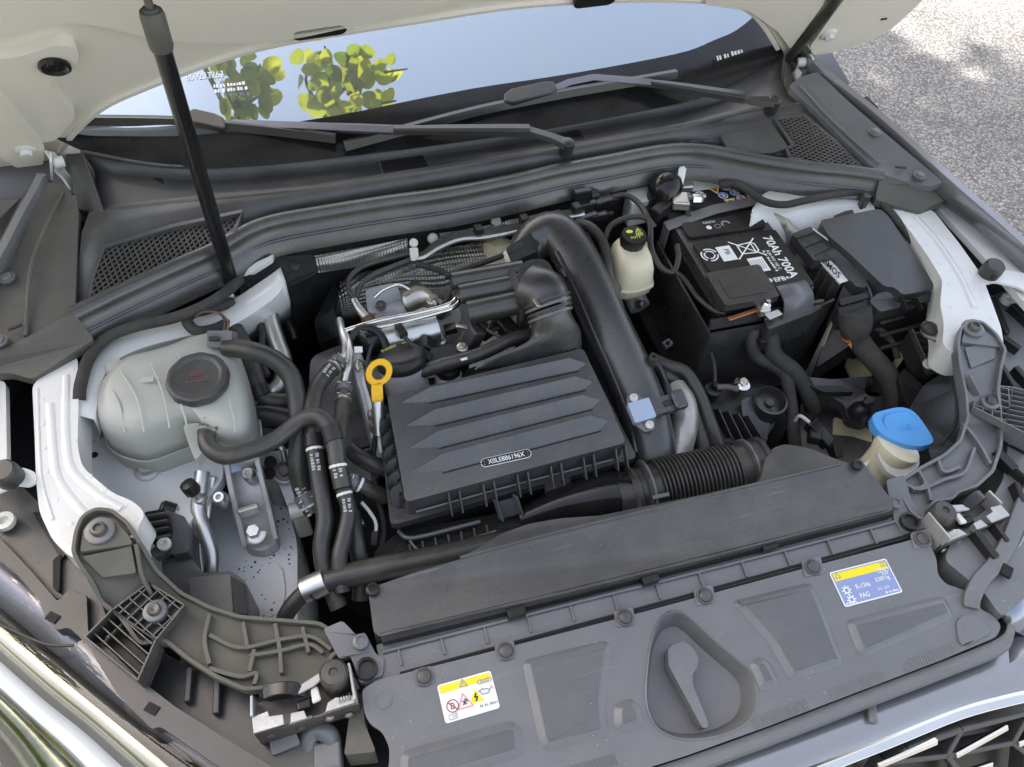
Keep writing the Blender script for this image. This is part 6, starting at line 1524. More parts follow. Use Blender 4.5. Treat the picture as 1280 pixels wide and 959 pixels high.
# duct mouth towards the bellows
prism('duct_mouth', roundpoly(WL([(956, 566, -.04), (978, 554, -.024), (1012, 560, -.02), (1044, 574, -.014), (1000, 596, -.03), (960, 602, -.05)]), .012), .05, M['plastic'], dc, .010, 4)

# ================================================================ lock carrier (front cross member)
lc = thing('lock_carrier', 'black plastic lock carrier strip with ribbed ledge and end plates', 'lock carrier', W(780, 760, -.05))
strip = WL([(470, 806, -.034), (700, 750, -.034), (900, 700, -.034), (1118, 645, -.034), (1126, 660, -.036), (1146, 660, -.036), (1150, 668, -.036), (900, 736, -.036), (700, 790, -.036), (500, 843, -.036), (455, 856, -.036), (452, 846, -.036), (474, 824, -.034)])
prism('carrier_strip', roundpoly(strip, .003), .03, M['plastic_grey'], lc, .002)
htube('carrier_bead', [(478, 815, -.031), (700, 758, -.031), (900, 708, -.031), (1118, 652, -.031)], .0022, M['plastic_grey'], lc, seg=8)
for k in range(12):
    u = k / 11
    a = W(498 + 590 * u, 812 - 150 * u, -.0325); b = W(502 + 594 * u, 832 - 152 * u, -.034)
    bar('carrier_rib', a, b, .0024, .004, M['plastic_grey'], lc, bevel=.0005)
bar('carrier_shade_strip', W(500, 842, -.0345), W(1140, 668, -.0345), .003, .002, M['void'], lc, bevel=0)  # black strip standing in for the shade inside the groove
# end plates
pl_l = prism('end_plate', roundpoly(WL([(404, 786, -.018), (428, 776, -.016), (438, 786, -.018), (445, 794, -.02), (456, 790, -.02), (461, 800, -.024), (470, 818, -.028), (480, 822, -.03), (478, 845, -.032), (450, 855, -.034), (442, 830, -.03), (438, 820, -.028), (424, 824, -.026)]), .004), .01, M['plastic_grey'], lc, .003, 3)
lathe('plate_screw', W(451, 803, -.02), (0, -.05, 1), [(.009, -.003), (.009, .004), (.005, .006), (.005, .004), (.0001, .004)], M['plastic_grey'], pl_l, 18)
pr = prism('end_plate', roundpoly(WL([(1108, 600, -.014), (1130, 594, -.014), (1135, 608, -.018), (1138, 622, -.022), (1150, 640, -.026), (1156, 660, -.032), (1130, 668, -.034), (1118, 650, -.03), (1112, 626, -.024)]), .004), .01, M['plastic_grey'], lc, .003, 3)
lathe('plate_screw', W(1118, 630, -.016), (0, -.05, 1), [(.008, -.003), (.008, .004), (.005, .006), (.005, .004), (.0001, .004)], M['plastic_grey'], pr, 18)
for p, pp in (((458, 836, -.026), pl_l), ((1137, 652, -.026), pr)):
    lathe('plate_eye', W(*p), (0, -.05, 1), [(.0125, -.004), (.0125, .003), (.009, .004), (.0085, -.001), (.0001, -.001)], M['black'], pp, 22)

# ================================================================ slam panel cover
sp_ = thing('slam_panel_cover', 'broad grey black plastic slam panel cover over the radiator', 'panel cover', W(820, 840, -.06))
OL = [(452, 862), (472, 850), (600, 818), (800, 766), (1000, 712), (1150, 672), (1163, 680), (1171, 700), (1172, 718), (1182, 730), (1206, 738), (1219, 748), (1226, 762), (1240, 768), (1252, 782), (1246, 796), (1180, 824), (1080, 862), (960, 908), (860, 944), (760, 976), (640, 1010), (500, 1030), (470, 1000), (486, 960), (487, 935), (478, 915), (462, 905), (455, 890)]
PO = W(800, 766, -.03); PF = W(860, 940, -.05); PR = W(1150, 672, -.03)
PN = (PR - PO).cross(PF - PO).normalized(); PN = PN if PN.z > 0 else -PN
def S(px, py, l=0.): return WPl(px, py, PO + PN * l, PN)
PX = (PR - PO).normalized(); PY = PN.cross(PX)
hole_px = [(838, 766), (858, 772), (880, 790), (905, 818), (930, 840), (944, 866), (944, 890), (928, 912), (900, 926), (868, 926), (838, 918), (816, 896), (812, 862), (816, 820), (824, 780)]
hole_px = [(818, 905), (808, 876), (810, 830), (816, 796), (828, 772), (846, 765), (862, 774), (890, 800), (916, 822), (938, 842), (946, 868), (940, 894), (922, 910), (892, 921), (858, 924), (834, 918)]
hole = crom([S(*p) for p in hole_px], 3, True)
prism('cover_panel', roundpoly([S(*p) for p in OL], .006), -PN * .01, M['plastic_grey'], sp_, .003, 3, holes=[hole])
# sunken latch well with sloped wall
cenw = sum(hole, Vector()) / len(hole)
def well(s, dz, dy=0): return [cenw + (p - cenw) * s - PN * dz + PY * dy for p in hole]
loft('latch_well', [well(1.0, .0005), well(.97, .004), well(.90, .018), well(.86, .026), well(.5, .028), well(.02, .0285)], M['plastic_grey'], sp_, closed=True, smooth=40)
loft('well_rim', [well(1.03, .0003), well(1.02, -.0018), well(1.0, -.0022), well(.985, -.0006)], M['plastic_grey'], sp_, closed=True, smooth=60)
def SW(px, py): return S(px, py, -.0275)
prism('well_step', roundpoly([SW(*p) for p in ((822, 896), (858, 880), (900, 868), (918, 876), (926, 888), (908, 908), (880, 918), (848, 918))], .006), -PN * .004, M['plastic_grey'], sp_, .0015, 2)
# release lever
lev = [S(*p, -.004) for p in ((835, 812), (842, 805), (856, 802), (868, 812), (873, 824), (872, 834), (866, 842), (866, 856), (886, 905), (884, 910), (878, 910), (836, 832))]
lv = thing('hood_release_lever', 'dark grey hood release lever in the triangular well', 'lever', S(860, 860, -.03))
prism('lever_arm', roundpoly(lev, .003), -PN * .016, M['plastic_grey'], lv, .002, 3)
prism('lever_stop', [S(*p, -.012) for p in ((872, 920), (892, 917), (900, 922), (882, 930))], -PN * .01, M['black'], lv, .001)
# raised pads
for pts in ([(652, 826), (758, 800), (765, 808), (756, 880), (762, 920), (682, 941), (674, 930)], [(914, 752), (1012, 728), (1020, 738), (1056, 830), (990, 852), (984, 846), (962, 806)], [(1056, 776), (1180, 744), (1194, 772), (1080, 822), (1072, 816)], [(500, 940), (640, 900), (652, 910), (654, 946), (500, 990)], [(766, 880), (790, 872), (802, 884), (806, 908), (780, 918), (768, 910)], [(934, 826), (954, 820), (964, 830), (976, 856), (950, 866), (944, 850)]):
    ol_ = roundpoly([S(*p, .0003) for p in pts], .010)
    il_ = offset_poly(ol_, -.0065); il2 = offset_poly(ol_, -.009)
    cc_ = sum(il2, Vector()) / len(il2)
    loft('pressed_pad', [ol_, [p + PN * .0016 for p in offset_poly(ol_, -.0025)], [p + PN * .0042 for p in il_], [p + PN * .0046 for p in il2]], M['plastic_grey'], sp_, closed=True, smooth=60)
    prism('pad_face', [p + PN * .0046 for p in il2], -PN * .002, M['pad'], sp_, 0)
# knurled stripes near the front edge
for (x0, y0, x1, y1) in ((942, 906, 1010, 882), (1038, 870, 1106, 845), (1132, 835, 1196, 810), (700, 970, 770, 950)):
    for k in range(22):
        u = k / 21
        a = S(x0 + (x1 - x0) * u - 4, y0 + (y1 - y0) * u - 8, .0003); b = S(x0 + (x1 - x0) * u + 2, y0 + (y1 - y0) * u + 6, .0003)
        if k == 0: VV = []; FF = []
        e = PX * .0007; o_ = len(VV)
        VV += [a - e, a + e, b + e, b - e, a + PN * .0007, b + PN * .0007]; FF += [(o_, o_ + 4, o_ + 5, o_ + 3), (o_ + 1, o_ + 2, o_ + 5, o_ + 4), (o_, o_ + 1, o_ + 4), (o_ + 3, o_ + 5, o_ + 2)]
    mk('knurled_strip', VV, FF, M['plastic_grey'], sp_, 0)
prism('corner_pad', roundpoly([S(*p, .003) for p in ((1197, 790), (1196, 776), (1206, 768), (1224, 770), (1240, 790), (1212, 806), (1200, 806))], .006), -PN * .004, M['plastic_grey'], sp_, .0015)
# push clips
for i, p in enumerate(((530, 846), (632, 814), (781, 772), (881, 745), (1016, 709), (1152, 674))):
    prism('clip_seat', roundpoly([S(p[0] + dx, p[1] + dy, .0015) for dx, dy in ((-14, -8), (10, -14), (14, 8), (-10, 13))], .004), -PN * .003, M['plastic_grey'], sp_, .001)
    disc_clip('push_clip', S(p[0], p[1], .002), PN, .0085, M['plastic'], sp_)
lathe('mould_mark', S(480, 876, .0002), PN, [(.009, 0), (.009, .0008), (.008, .0008), (.008, .0002)], M['plastic_grey'], sp_, 24)

# stickers on the cover
w1 = thing('warning_label', 'white warning label with yellow header and red symbols on the slam panel', 'label', S(584, 870))
a, b, c = S(546, 857, .0006), S(613, 838, .0006), S(557, 905, .0006)
LX = (b - a).normalized(); LY = (PN.cross(LX)).normalized()
lw_, lh_ = (b - a).length, abs((c - a).dot(LY))
ctr = a + LX * lw_ / 2 - LY * lh_ / 2
prism('label_sheet', rrect(ctr + PN * .0004, LX, LY, lw_, lh_, .003), -PN * .0006, M['white'], w1, 0)
def LP(u, v): return a + LX * (u * lw_) - LY * (v * lh_) + PN * .0005
flat('label_header', [(0.03, -.03), (.97, -.03), (.97, -.22 * lh_ / lw_ * lw_ / lw_ - .0), (.03, -.16)], a + PN * .0005, LX, LY, lw_, M['yellowprint'], w1)
strokes('label_symbol', [[(-1, -.8), (0, 1), (1, -.8), (-1, -.8)], [(0, .3), (0, -.3)]], LP(.46, .13), LX, LY, .0042, .25, M['greyprint'], w1, .0006)
for k in range(4):
    strokes('label_rings', [arc(k * 1.3, 0, 1, 0, 360, 14, .8)], LP(.76, .22), LX, LY, .0028, .28, M['greyprint'], w1)
strokes('label_symbol', [arc(0, 0, 1, 0, 360, 20), [(-.7, .7), (.7, -.7)], [(-.2, .5), (.2, .4), (.3, -.4), (-.3, -.4), (-.2, .5)]], LP(.19, .62), LX, LY, .0066, .15, M['redprint'], w1)
strokes('label_symbol', [[(-1, -.8), (0, 1), (1, -.8), (-1, -.8)]], LP(.41, .59), LX, LY, .0085, .16, M['pinkprint'], w1)
strokes('label_symbol', [[(-.5, -.4), (.5, .4)], [(-.5, .4), (.5, -.4)], [(0, -.5), (0, .5)], arc(.2, .2, .5, -20, 100, 6)], LP(.41, .62), LX, LY, .0048, .2, M['blackprint'], w1)
flat('label_symbol', [(-1, -.8), (0, 1), (1, -.8)], LP(.63, .55), LX, LY, .0082, M['yellowprint'], w1)
strokes('label_symbol', [[(.1, .5), (-.2, 0), (.2, -.05), (-.1, -.6)]], LP(.63, .56), LX, LY, .007, .25, M['blackprint'], w1, .0006)
strokes('label_symbol', [[(-1, .3), (-.7, -.4), (.3, -.4), (1, .5)], [(-1, .3), (.2, .3), (.5, 0)], [(-.5, .3), (-.5, .55)], [(-1, .3), (-1.2, .1)], [(1.15, .2), (1.15, .05)]], LP(.83, .48), LX, LY, .0072, .16, M['greyprint'], w1)
dashes('label_lettering', LP(.66, .86), LX, LY, .02, .0032, M['greyprint'], w1)
strokes('label_symbol', [[(-1, -.6), (1, -.6), (1, .6), (-1, .6), (-1, -.6)], [(-.2, .2), (.8, .2)], [(-.2, -.2), (.8, -.2)]], LP(.16, .88), LX, LY, .0045, .14, M['greyprint'], w1)

w2 = thing('refrigerant_label', 'blue refrigerant label with yellow header reading R-134a and 0,500 kg', 'label', S(1080, 728))
a, b, c = S(1036, 716, .0006), S(1107, 698, .0006), S(1054, 760, .0006)
LX = (b - a).normalized(); LY = (PN.cross(LX)).normalized(); lw_, lh_ = (b - a).length, abs((c - a).dot(LY))
ctr = a + LX * lw_ / 2 - LY * lh_ / 2
prism('label_sheet', rrect(ctr + PN * .0004, LX, LY, lw_, lh_, .003), -PN * .0006, M['white'], w2, 0)
prism('label_field', rrect(ctr + PN * .0007, LX, LY, lw_ - .0035, lh_ - .0035, .002), -PN * .0003, M['blueprint'], w2, 0)
flat('label_header', [(.035, -.035), (.965, -.035), (.965, -.155), (.035, -.155)], a + PN * .0006, LX, LY, lw_, M['yellowprint'], w2, .0004)
strokes('label_symbol', [[(-1, -.8), (0, 1), (1, -.8), (-1, -.8)]], LP(.10, .15), LX, LY, .0036, .25, M['greyprint'], w2, .0008)
strokes('label_symbol', [[(-1, -.7), (1, -.7), (1, .7), (-1, .7), (-1, -.7)], [(0, -.7), (0, .7)]], LP(.91, .15), LX, LY, .004, .2, M['greyprint'], w2, .0008)
for k in range(4):
    strokes('label_rings', [arc(k * 1.3, 0, 1, 0, 360, 16)], LP(.78, .29), LX, LY, .0028, .24, M['white'], w2, .0006 + k * .00002)
text('label_lettering', 'Audi', LP(.86, .43), LX, LY, .005, M['white'], w2, 'CENTER', ext=.0006, bold=.01)
text('label_lettering', '0,500 kg', LP(.66, .56), LX, LY, .0075, M['white'], w2, ext=.0006, sx=.8, bold=.012)
text('label_lettering', 'R-134a', LP(.30, .62), LX, LY, .0086, M['white'], w2, ext=.0006, sx=.85, bold=.012)
text('label_lettering', 'PAG', LP(.30, .88), LX, LY, .0086, M['white'], w2, ext=.0006, sx=.85, bold=.012)
text('label_lettering', 'SAE  J639', LP(.62, .80), LX, LY, .0052, M['white'], w2, ext=.0006, sx=.85)
dashes('label_lettering', LP(.72, .93), LX, LY, .018, .003, M['white'], w2, 1, .0008)
for (u, v) in ((.14, .58), (.15, .85)):
    strokes('label_symbol', [arc(0, 0, .55, 0, 360, 14)] + [[(.6 * math.cos(q), .6 * math.sin(q)), (math.cos(q), math.sin(q))] for q in [i * math.pi / 4 for i in range(8)]], LP(u, v), LX, LY, .006, .25, M['white'], w2, .0006)
strokes('label_symbol', [[(-1, .3), (-.7, -.4), (.5, -.4), (1, .4)], [(-1, .3), (.3, .3)]], LP(.10, .95), LX, LY, .005, .22, M['white'], w2, .0006)

# ================================================================ front bumper and grille
bp_ = thing('front_bumper', 'lavender grey metallic front bumper edge below the slam panel', 'bumper', W(1000, 900, -.2))
lip = [[S(px, py, -.004) for px, py in ((1262, 776), (1250, 797), (1180, 826), (1080, 864), (960, 910), (860, 946), (760, 978), (640, 1012))]]
def low(r, dz, dy): return [p + Vector((0, dy, dz)) for p in r]
rows = [crom(lip[0], 4)]
rows += [low(rows[0], -.004, -.014), low(rows[0], -.012, -.017), low(rows[0], -.03, -.012)]
loft('front_lip', rows, M['plastic_grey'], bp_, smooth=50, solid=.003)
f0 = crom(WL([(1300, 770, -.09), (1268, 800, -.09), (1246, 818, -.09), (1180, 848, -.09), (1080, 886, -.09), (960, 930, -.09), (860, 964, -.09), (700, 1015, -.09)]), 4)
f1 = crom(WL([(1310, 800, -.088), (1280, 828, -.088), (1262, 846, -.088), (1190, 872, -.088), (1090, 912, -.088), (970, 956, -.088), (870, 990, -.088), (710, 1040, -.088)]), 4)
f2 = crom(WL([(1320, 850, -.094), (1290, 862, -.094), (1262, 868, -.094), (1195, 886, -.096), (1100, 924, -.096), (985, 968, -.096), (880, 1004, -.096), (720, 1054, -.096)]), 4)
f00 = low(f0, -.02, .03)
f000 = low(f0, -.25, .05)
loft('bumper_skin', [f000, f00, f0, f1, f2, low(f2, -.012, .004)], M['body_ext'], bp_, smooth=60, solid=.002)
bar('skin_tab', W(1086, 878, -.085), W(1090, 905, -.085), .012, .014, M['plastic_grey'], bp_, bevel=.003)
# lamp surround part of the bumper at the right
loft('bumper_corner', [WL([(1262, 800, -.085), (1290, 790, -.085), (1330, 800, -.09)]), WL([(1262, 846, -.088), (1290, 836, -.088), (1330, 840, -.09)]), WL([(1270, 866, -.095), (1292, 862, -.095), (1330, 866, -.10)])], M['body_ext'], bp_, smooth=60, solid=.002)
gr = thing('radiator_grille', 'honeycomb radiator grille with bright chrome slats and surround', 'grille', W(1180, 940, -.2))
sweep('chrome_surround', [p + Vector((0, -.004, -.004)) for p in f2], [(-.009, -.004), (-.009, .004), (0, .007), (.009, .004), (.009, -.004)], M['chrome'], gr, bevel=.001)
GO = W(1180, 905, -.108); GN = Vector((0, -.8, .6)).normalized()
def G(px, py, l=0.): return WPl(px, py, GO + GN * l, GN)
prism('grille_back', [G(*p, -.022) for p in ((1000, 960), (1320, 850), (1340, 1040), (960, 1060))], -GN * .004, M['black'], gr, 0)
J = dict(a=(1104, 946), b=(1127, 930), c=(1176, 938), d=(1194, 906), e=(1258, 922), f=(1280, 884), g=(1196, 962), h=(1086, 972), i=(1275, 936), j=(1310, 900), k=(1192, 990), l=(1270, 980), m=(1100, 985))
for p, q in ('ab', 'bd', 'cd', 'df', 'ef', 'ce', 'cg', 'ac', 'ah', 'ei', 'ij', 'fj', 'gk', 'il', 'hm'):
    A, B = G(*J[p]), G(*J[q])
    bar('honeycomb_bar', A, B, .008, .024, M['fuse'], gr, up=GN, bevel=.002)
for p, q in (((1096, 957), (1171, 926)), ((1194, 944), (1259, 908)), ((1272, 930), (1330, 906)), ((1150, 985), (1240, 955))):
    A, B = G(*p, .012), G(*q, .012)
    bar('chrome_slat', A, B, .009, .006, M['chrome'], gr, up=GN, bevel=.0018)

# ================================================================ headlamp carriers (grey plastic wing brackets)
def carrier(label, outline, zf, ribs, bolt_at, pocket, side):
    t = thing('headlamp_carrier', label, 'bracket', W(outline[0][0], outline[0][1], -.05), 'headlamp carrier brackets')
    mt = M['olive'] if side < 0 else M['plastic_grey']  # left copy tinted olive: light off the trees put into its colour
    pts = roundpoly([W(px, py, zf(px, py)) for px, py in outline], .006)
    prism('carrier_plate', [p - Vector((0, 0, .008)) for p in pts], .012, mt, t, .002)
    rim = pts + [pts[0], pts[1]]
    sweep('carrier_rim', rim, [(-.0022, -.010), (-.0022, .003), (.0022, .003), (.0022, -.010)], mt, t, bevel=.0006)
    for r in ribs:
        P_ = crom([W(px, py, zf(px, py)) for px, py in r], 5)
        sweep('carrier_rib', P_, [(-.0022, -.009), (-.0022, .0022), (.0022, .0022), (.0022, -.009)], mt, t, bevel=.0005)
    bx_, by_ = bolt_at
    q = W(bx_, by_, zf(bx_, by_))
    prism('bolt_pad', roundpoly([W(px, py, zf(px, py) - .001) for px, py in pocket[0]], .004), .008, mt, t, .0015)
    lathe('bolt_washer', q, (0, -.05, 1), [(.0165, -.002), (.0165, .002), (.014, .003), (.0085, .003)], M['plastic_grey'], t, 26)
    lathe('torx_bolt', q + Vector((0, 0, .002)), (0, -.05, 1), [(.009, 0), (.009, .005), (.0075, .0075), (.005, .008), (.0045, .005), (.0001, .005)], M['steel_dark'], t, 18)
    prism('pocket_face', roundpoly([W(px, py, zf(px, py) - .004) for px, py in pocket[1]], .003), .006, mt, t, .0015)
    return t
zl = lambda px, py: .043 * max(0, min(1, (760 - py) / 60)) * max(0, min(1, (210 - px) / 40)) - .028 * max(0, min(1, (px - 120) / 300))
carrier('dusty plastic headlamp carrier, tinted olive as by tree light, curving from the left wing rail to the latch',
        [(92, 690), (96, 664), (104, 646), (120, 637), (140, 639), (160, 655), (178, 684), (196, 714), (226, 742), (262, 760), (300, 772), (350, 776), (400, 780), (424, 796), (430, 812), (416, 818), (404, 842), (392, 852), (330, 860), (306, 862), (270, 846), (236, 824), (206, 800), (176, 806), (150, 770), (128, 754), (116, 728), (100, 706)],
        zl, [[(262, 768), (256, 800), (262, 830)], [(304, 778), (310, 812)], [(344, 780), (350, 812)], [(378, 784), (386, 816)], [(262, 794), (300, 810), (350, 800), (388, 796), (414, 812)], [(262, 836), (300, 846), (320, 842), (318, 856)], [(318, 812), (312, 840)], [(350, 812), (352, 842)], [(170, 680), (178, 720), (190, 744)], [(312, 820), (350, 814), (386, 806), (404, 816)]],
        (125, 664), ([(100, 690), (104, 660), (120, 646), (142, 648), (160, 668), (166, 680)], [(102, 696), (164, 682), (170, 716), (128, 722)]), -1)
zr = lambda px, py: .045 * max(0, min(1, (520 - py) / 50)) - .026 * max(0, min(1, (py - 410) / 220))
carrier('bluish grey plastic headlamp carrier curving from the right wing rail to the latch',
        [(1197, 432), (1200, 412), (1212, 401), (1228, 404), (1244, 418), (1256, 438), (1250, 462), (1246, 490), (1252, 530), (1250, 560), (1240, 590), (1220, 608), (1196, 616), (1190, 624), (1170, 626), (1150, 650), (1138, 640), (1122, 612), (1126, 602), (1150, 586), (1180, 570), (1200, 552), (1209, 524), (1206, 490), (1200, 460)],
        zr, [[(1172, 574), (1180, 590), (1200, 584)], [(1148, 588), (1156, 606), (1140, 612)], [(1204, 530), (1222, 552), (1238, 580)], [(1132, 606), (1150, 612), (1180, 600), (1206, 590), (1218, 560)], [(1158, 604), (1164, 626)], [(1212, 470), (1224, 494)]],
        (1216, 411), ([(1202, 428), (1206, 410), (1222, 406), (1244, 422), (1252, 434)], [(1206, 434), (1246, 426), (1244, 448), (1214, 460)]), 1)

# ribbed crash brackets (waffle plates)
def waffle(label, upper, lower, zf, screw, mt):
    t = thing('waffle_bracket', label, 'bracket', W(*upper[0], -.03), 'waffle brackets')
    U_ = [W(px, py, zf(px, py)) for px, py in upper]; L_2 = [W(px, py, zf(px, py)) for px, py in lower]
    prism('waffle_plate', [p - Vector((0, 0, .010)) for p in U_], .003, mt, t, .0005)
    o = U_[0]; Uv = (U_[1] - U_[0]).normalized(); N = (U_[1] - U_[0]).cross(U_[2] - U_[0]).normalized(); N = N if N.z > 0 else -N
    V_ = N.cross(Uv)
    for poly, angs, hgt in ((U_, (rad(8), rad(98)), .012), (L_2, (rad(98 if len(lower) == 4 else 8),), .030)):
        for a_ in angs:
            for A, B in hatch(poly, o, Uv, V_, a_, .0125 if hgt < .02 else .0098):
                if (B - A).length < .008: continue
                bar('waffle_rib', A - N * (hgt / 2), B - N * (hgt / 2 + (0 if hgt < .02 else .006)), .0016, hgt, mt, t, up=N, bevel=.0003)
    for poly, h_ in ((U_, .013), (L_2, .032)):
        for A, B in zip(poly, poly[1:] + poly[:1]):
            bar('waffle_edge', A - N * h_ / 2, B - N * h_ / 2, .0022, h_, mt, t, up=N, bevel=.0004)
    prism('waffle_floor', [p - Vector((0, 0, .036)) for p in L_2], .003, M['black'], t, 0)
    q = W(screw[0], screw[1], zf(*screw) + .001)
    lathe('slot_washer', q, N, [(.013, -.008), (.013, .002), (.011, .003), (.007, .003)], M['plastic_grey'], t, 24)
    lathe('torx_bolt', q + N * .002, N, [(.0075, 0), (.0075, .004), (.006, .006), (.004, .006), (.0001, .004)], M['steel_dark'], t, 18)
    return t
waffle('ribbed black waffle bracket bolted over the left headlamp', [(140, 762), (186, 728), (230, 756), (194, 800)], [(106, 796), (140, 762), (194, 800), (172, 850)], lambda px, py: .006, (194, 764), M['plastic'])
waffle('ribbed grey waffle bracket bolted over the right headlamp', [(1217, 508), (1222, 479), (1266, 484), (1258, 529)], [(1266, 484), (1310, 494), (1300, 550), (1258, 529)], lambda px, py: .004, (1237, 503), M['plastic_grey'])

# ================================================================ headlamps
hl = thing('headlamp', 'left headlamp with clear lens, bright light strip and black top frame', 'headlamp', W(120, 850, -.15))
def HC(pts, z): return crom([W(px, py, z) for px, py in pts], 5)
c0 = HC([(-40, 650), (10, 694), (60, 745), (110, 806), (170, 872), (240, 925), (330, 985)], -.045)
c1 = HC([(-40, 728), (20, 776), (76, 824), (134, 872), (196, 920), (262, 968), (330, 1012)], -.055)
c2 = HC([(-40, 745), (10, 788), (66, 838), (124, 886), (184, 934), (240, 980), (300, 1020)], -.055)
c3 = HC([(-40, 790), (6, 832), (56, 876), (106, 916), (150, 956), (200, 1000), (240, 1030)], -.075)
c4 = HC([(-40, 832), (0, 864), (44, 904), (90, 946), (130, 990), (160, 1020), (190, 1050)], -.085)
c5 = HC([(-40, 852), (-6, 882), (30, 920), (66, 965), (90, 1000), (110, 1030), (130, 1060)], -.088)
c6 = HC([(-60, 900), (-20, 930), (6, 960), (30, 1000), (50, 1030), (70, 1060), (80, 1080)], -.13)
loft('sky_band', [c0, c1], mat('lavender_sky_band', (.2, .2, .24), .36, metal=.7, var=.1), hl, smooth=180, solid=.002)  # lavender strip standing in for the sky mirrored in the lens
loft('lens_seal', [[p + Vector((0, 0, .002)) for p in c1], [p + Vector((0, 0, .002)) for p in c2]], M['black'], hl, smooth=180, solid=.002)
refl = mat('lamp_reflector', (.30, .30, .26), .16, metal=1, var=.12, vscale=8)
loft('reflector', [c2, c3], refl, hl, smooth=180, solid=.002)
loft('light_strip', [c3, [a_.lerp(b_, .5) + Vector((-.004, -.004, .008)) for a_, b_ in zip(c3, c4)], c4], mat('clear_light_guide', (.86, .87, .88), .15, coat=1.), hl, smooth=180, solid=.002)
loft('inner_bowl', [c4, c5, c6], mat('lamp_bowl', (.16, .17, .15), .15, metal=.9, var=.4, vscale=12), hl, smooth=180, solid=.002)
lensm = bpy.data.materials.new('clear_lens'); lensm.use_nodes = True
n = lensm.node_tree; n.nodes.clear(); out = n.nodes.new('ShaderNodeOutputMaterial'); mx = n.nodes.new('ShaderNodeMixShader')
gl = n.nodes.new('ShaderNodeBsdfGlossy'); gl.inputs['Roughness'].default_value = .01; tr = n.nodes.new('ShaderNodeBsdfTransparent'); tr.inputs['Color'].default_value = (.93, .95, .95, 1)
n.links.new(facing_fac(n, .05, .9, 5), mx.inputs[0]); n.links.new(tr.outputs[0], mx.inputs[1]); n.links.new(gl.outputs[0], mx.inputs[2]); n.links.new(mx.outputs[0], out.inputs['Surface'])
loft('lens', [[p + Vector((0, 0, .006)) for p in c0], [p + Vector((0, 0, .014)) for p in c1], [p + Vector((0, 0, .02)) for p in c2], [p + Vector((-.006, -.006, .028)) for p in c3], [p + Vector((-.01, -.01, .026)) for p in c4], [p + Vector((-.016, -.014, .01)) for p in c5], [p + Vector((-.02, -.02, -.0)) for p in c6]], lensm, hl, smooth=180)
# black top frame of the lamp housing
tf = [(-40, 640), (0, 672), (40, 715), (72, 752), (84, 738), (108, 742), (110, 790), (140, 815), (175, 850), (220, 884), (290, 928), (360, 970), (360, 1010), (290, 970), (215, 918), (200, 908), (190, 912), (150, 872), (128, 838), (110, 806), (86, 784), (70, 788), (56, 772), (50, 752), (20, 716), (-40, 668)]
prism('top_frame', roundpoly(WL(tf, -.018), .005), .02, M['fuse'], hl, .003, 2)
for p in ((66, 772), (190, 886)):
    box('frame_slot', W(p[0], p[1], -.0175), (.014, .010, .003), M['void'], hl, axes(Vector((.7, -.6, 0))), 0)
# body of the housing behind the frame
prism('housing', roundpoly(WL([(-40, 610), (20, 600), (60, 640), (96, 700), (130, 760), (140, 800), (108, 790), (108, 742), (84, 738), (72, 752), (0, 672), (-40, 640)], -.03), .01), .14, M['plastic'], hl, .006, 2)
prism('housing_rib', roundpoly(WL([(40, 640), (50, 640), (84, 690), (76, 700)], -.024), .003), .02, M['black'], hl, .001)
prism('housing_rib', roundpoly(WL([(66, 700), (76, 692), (74, 740), (66, 735)], -.022), .002), .02, M['void'], hl, .001)
prism('housing', roundpoly(WL([(175, 800), (230, 830), (300, 862), (340, 880), (400, 930), (420, 990), (330, 975), (250, 925), (175, 850)], -.065), .01), .1, M['fuse'], hl, .006, 2)
for a_, b_ in (((240, 836), (236, 880)), ((274, 850), (272, 895)), ((330, 880), (332, 930))):
    bar('housing_step', W(*a_, -.06), W(*b_, -.062), .008, .02, M['fuse'], hl, bevel=.002)
prism('housing_block', roundpoly(WL([(332, 905, -.055), (362, 898, -.055), (376, 930, -.06), (340, 945, -.06)]), .004), .05, M['plastic_grey'], hl, .004, 2)
lathe('housing_bush', W(6, 652, -.02), (0, -.05, 1), [(.012, -.004), (.012, .004), (.006, .004), (.0055, -.001), (.0001, -.001)], M['clip_white'], hl, 20)
prism('lens_wire', WL([(-10, 790), (-10, 792), (60, 808), (100, 806), (100, 803), (62, 803)], -.03), .002, M['black'], hl, 0) if False else htube('lens_wire', [(-20, 770, -.03), (20, 790, -.03), (60, 806, -.028), (92, 807, -.026)], .0016, M['black'], hl, seg=6)

hr = thing('headlamp', 'right headlamp housing top in bluish grey plastic with dark ribs', 'headlamp', W(1260, 600, -.15))
prism('housing', roundpoly(WL([(1232, 372), (1260, 362), (1330, 380), (1330, 700), (1290, 740), (1252, 772), (1230, 740), (1180, 700), (1196, 660), (1230, 640), (1254, 600), (1262, 540), (1256, 460), (1246, 410)], -.035), .01), .16, M['plastic_grey'], hr, .006, 2)
for a_, b_, wd in (((1238, 376), (1256, 420), .010), ((1250, 424), (1272, 440), .010), ((1262, 384), (1290, 410), .010), ((1244, 452), (1270, 496), .008), ((1266, 462), (1300, 500), .010), ((1242, 566), (1266, 590), .014), ((1266, 590), (1300, 620), .004), ((1266, 606), (1276, 632), .008), ((1240, 658), (1256, 680), .006), ((1216, 666), (1242, 700), .010)):
    bar('housing_rib', W(*a_, -.028), W(*b_, -.03), wd, .02, M['black'], hr, bevel=.002)
sweep('lens_edge', crom(WL([(1300, 590, -.024), (1280, 630, -.024), (1262, 675, -.026), (1244, 705, -.028), (1226, 725, -.03), (1216, 745, -.034), (1214, 760, -.04)]), 6), [(-.010, -.006), (-.010, .003), (.010, .003), (.010, -.006)], M['plastic_grey'], hr, bevel=.002)
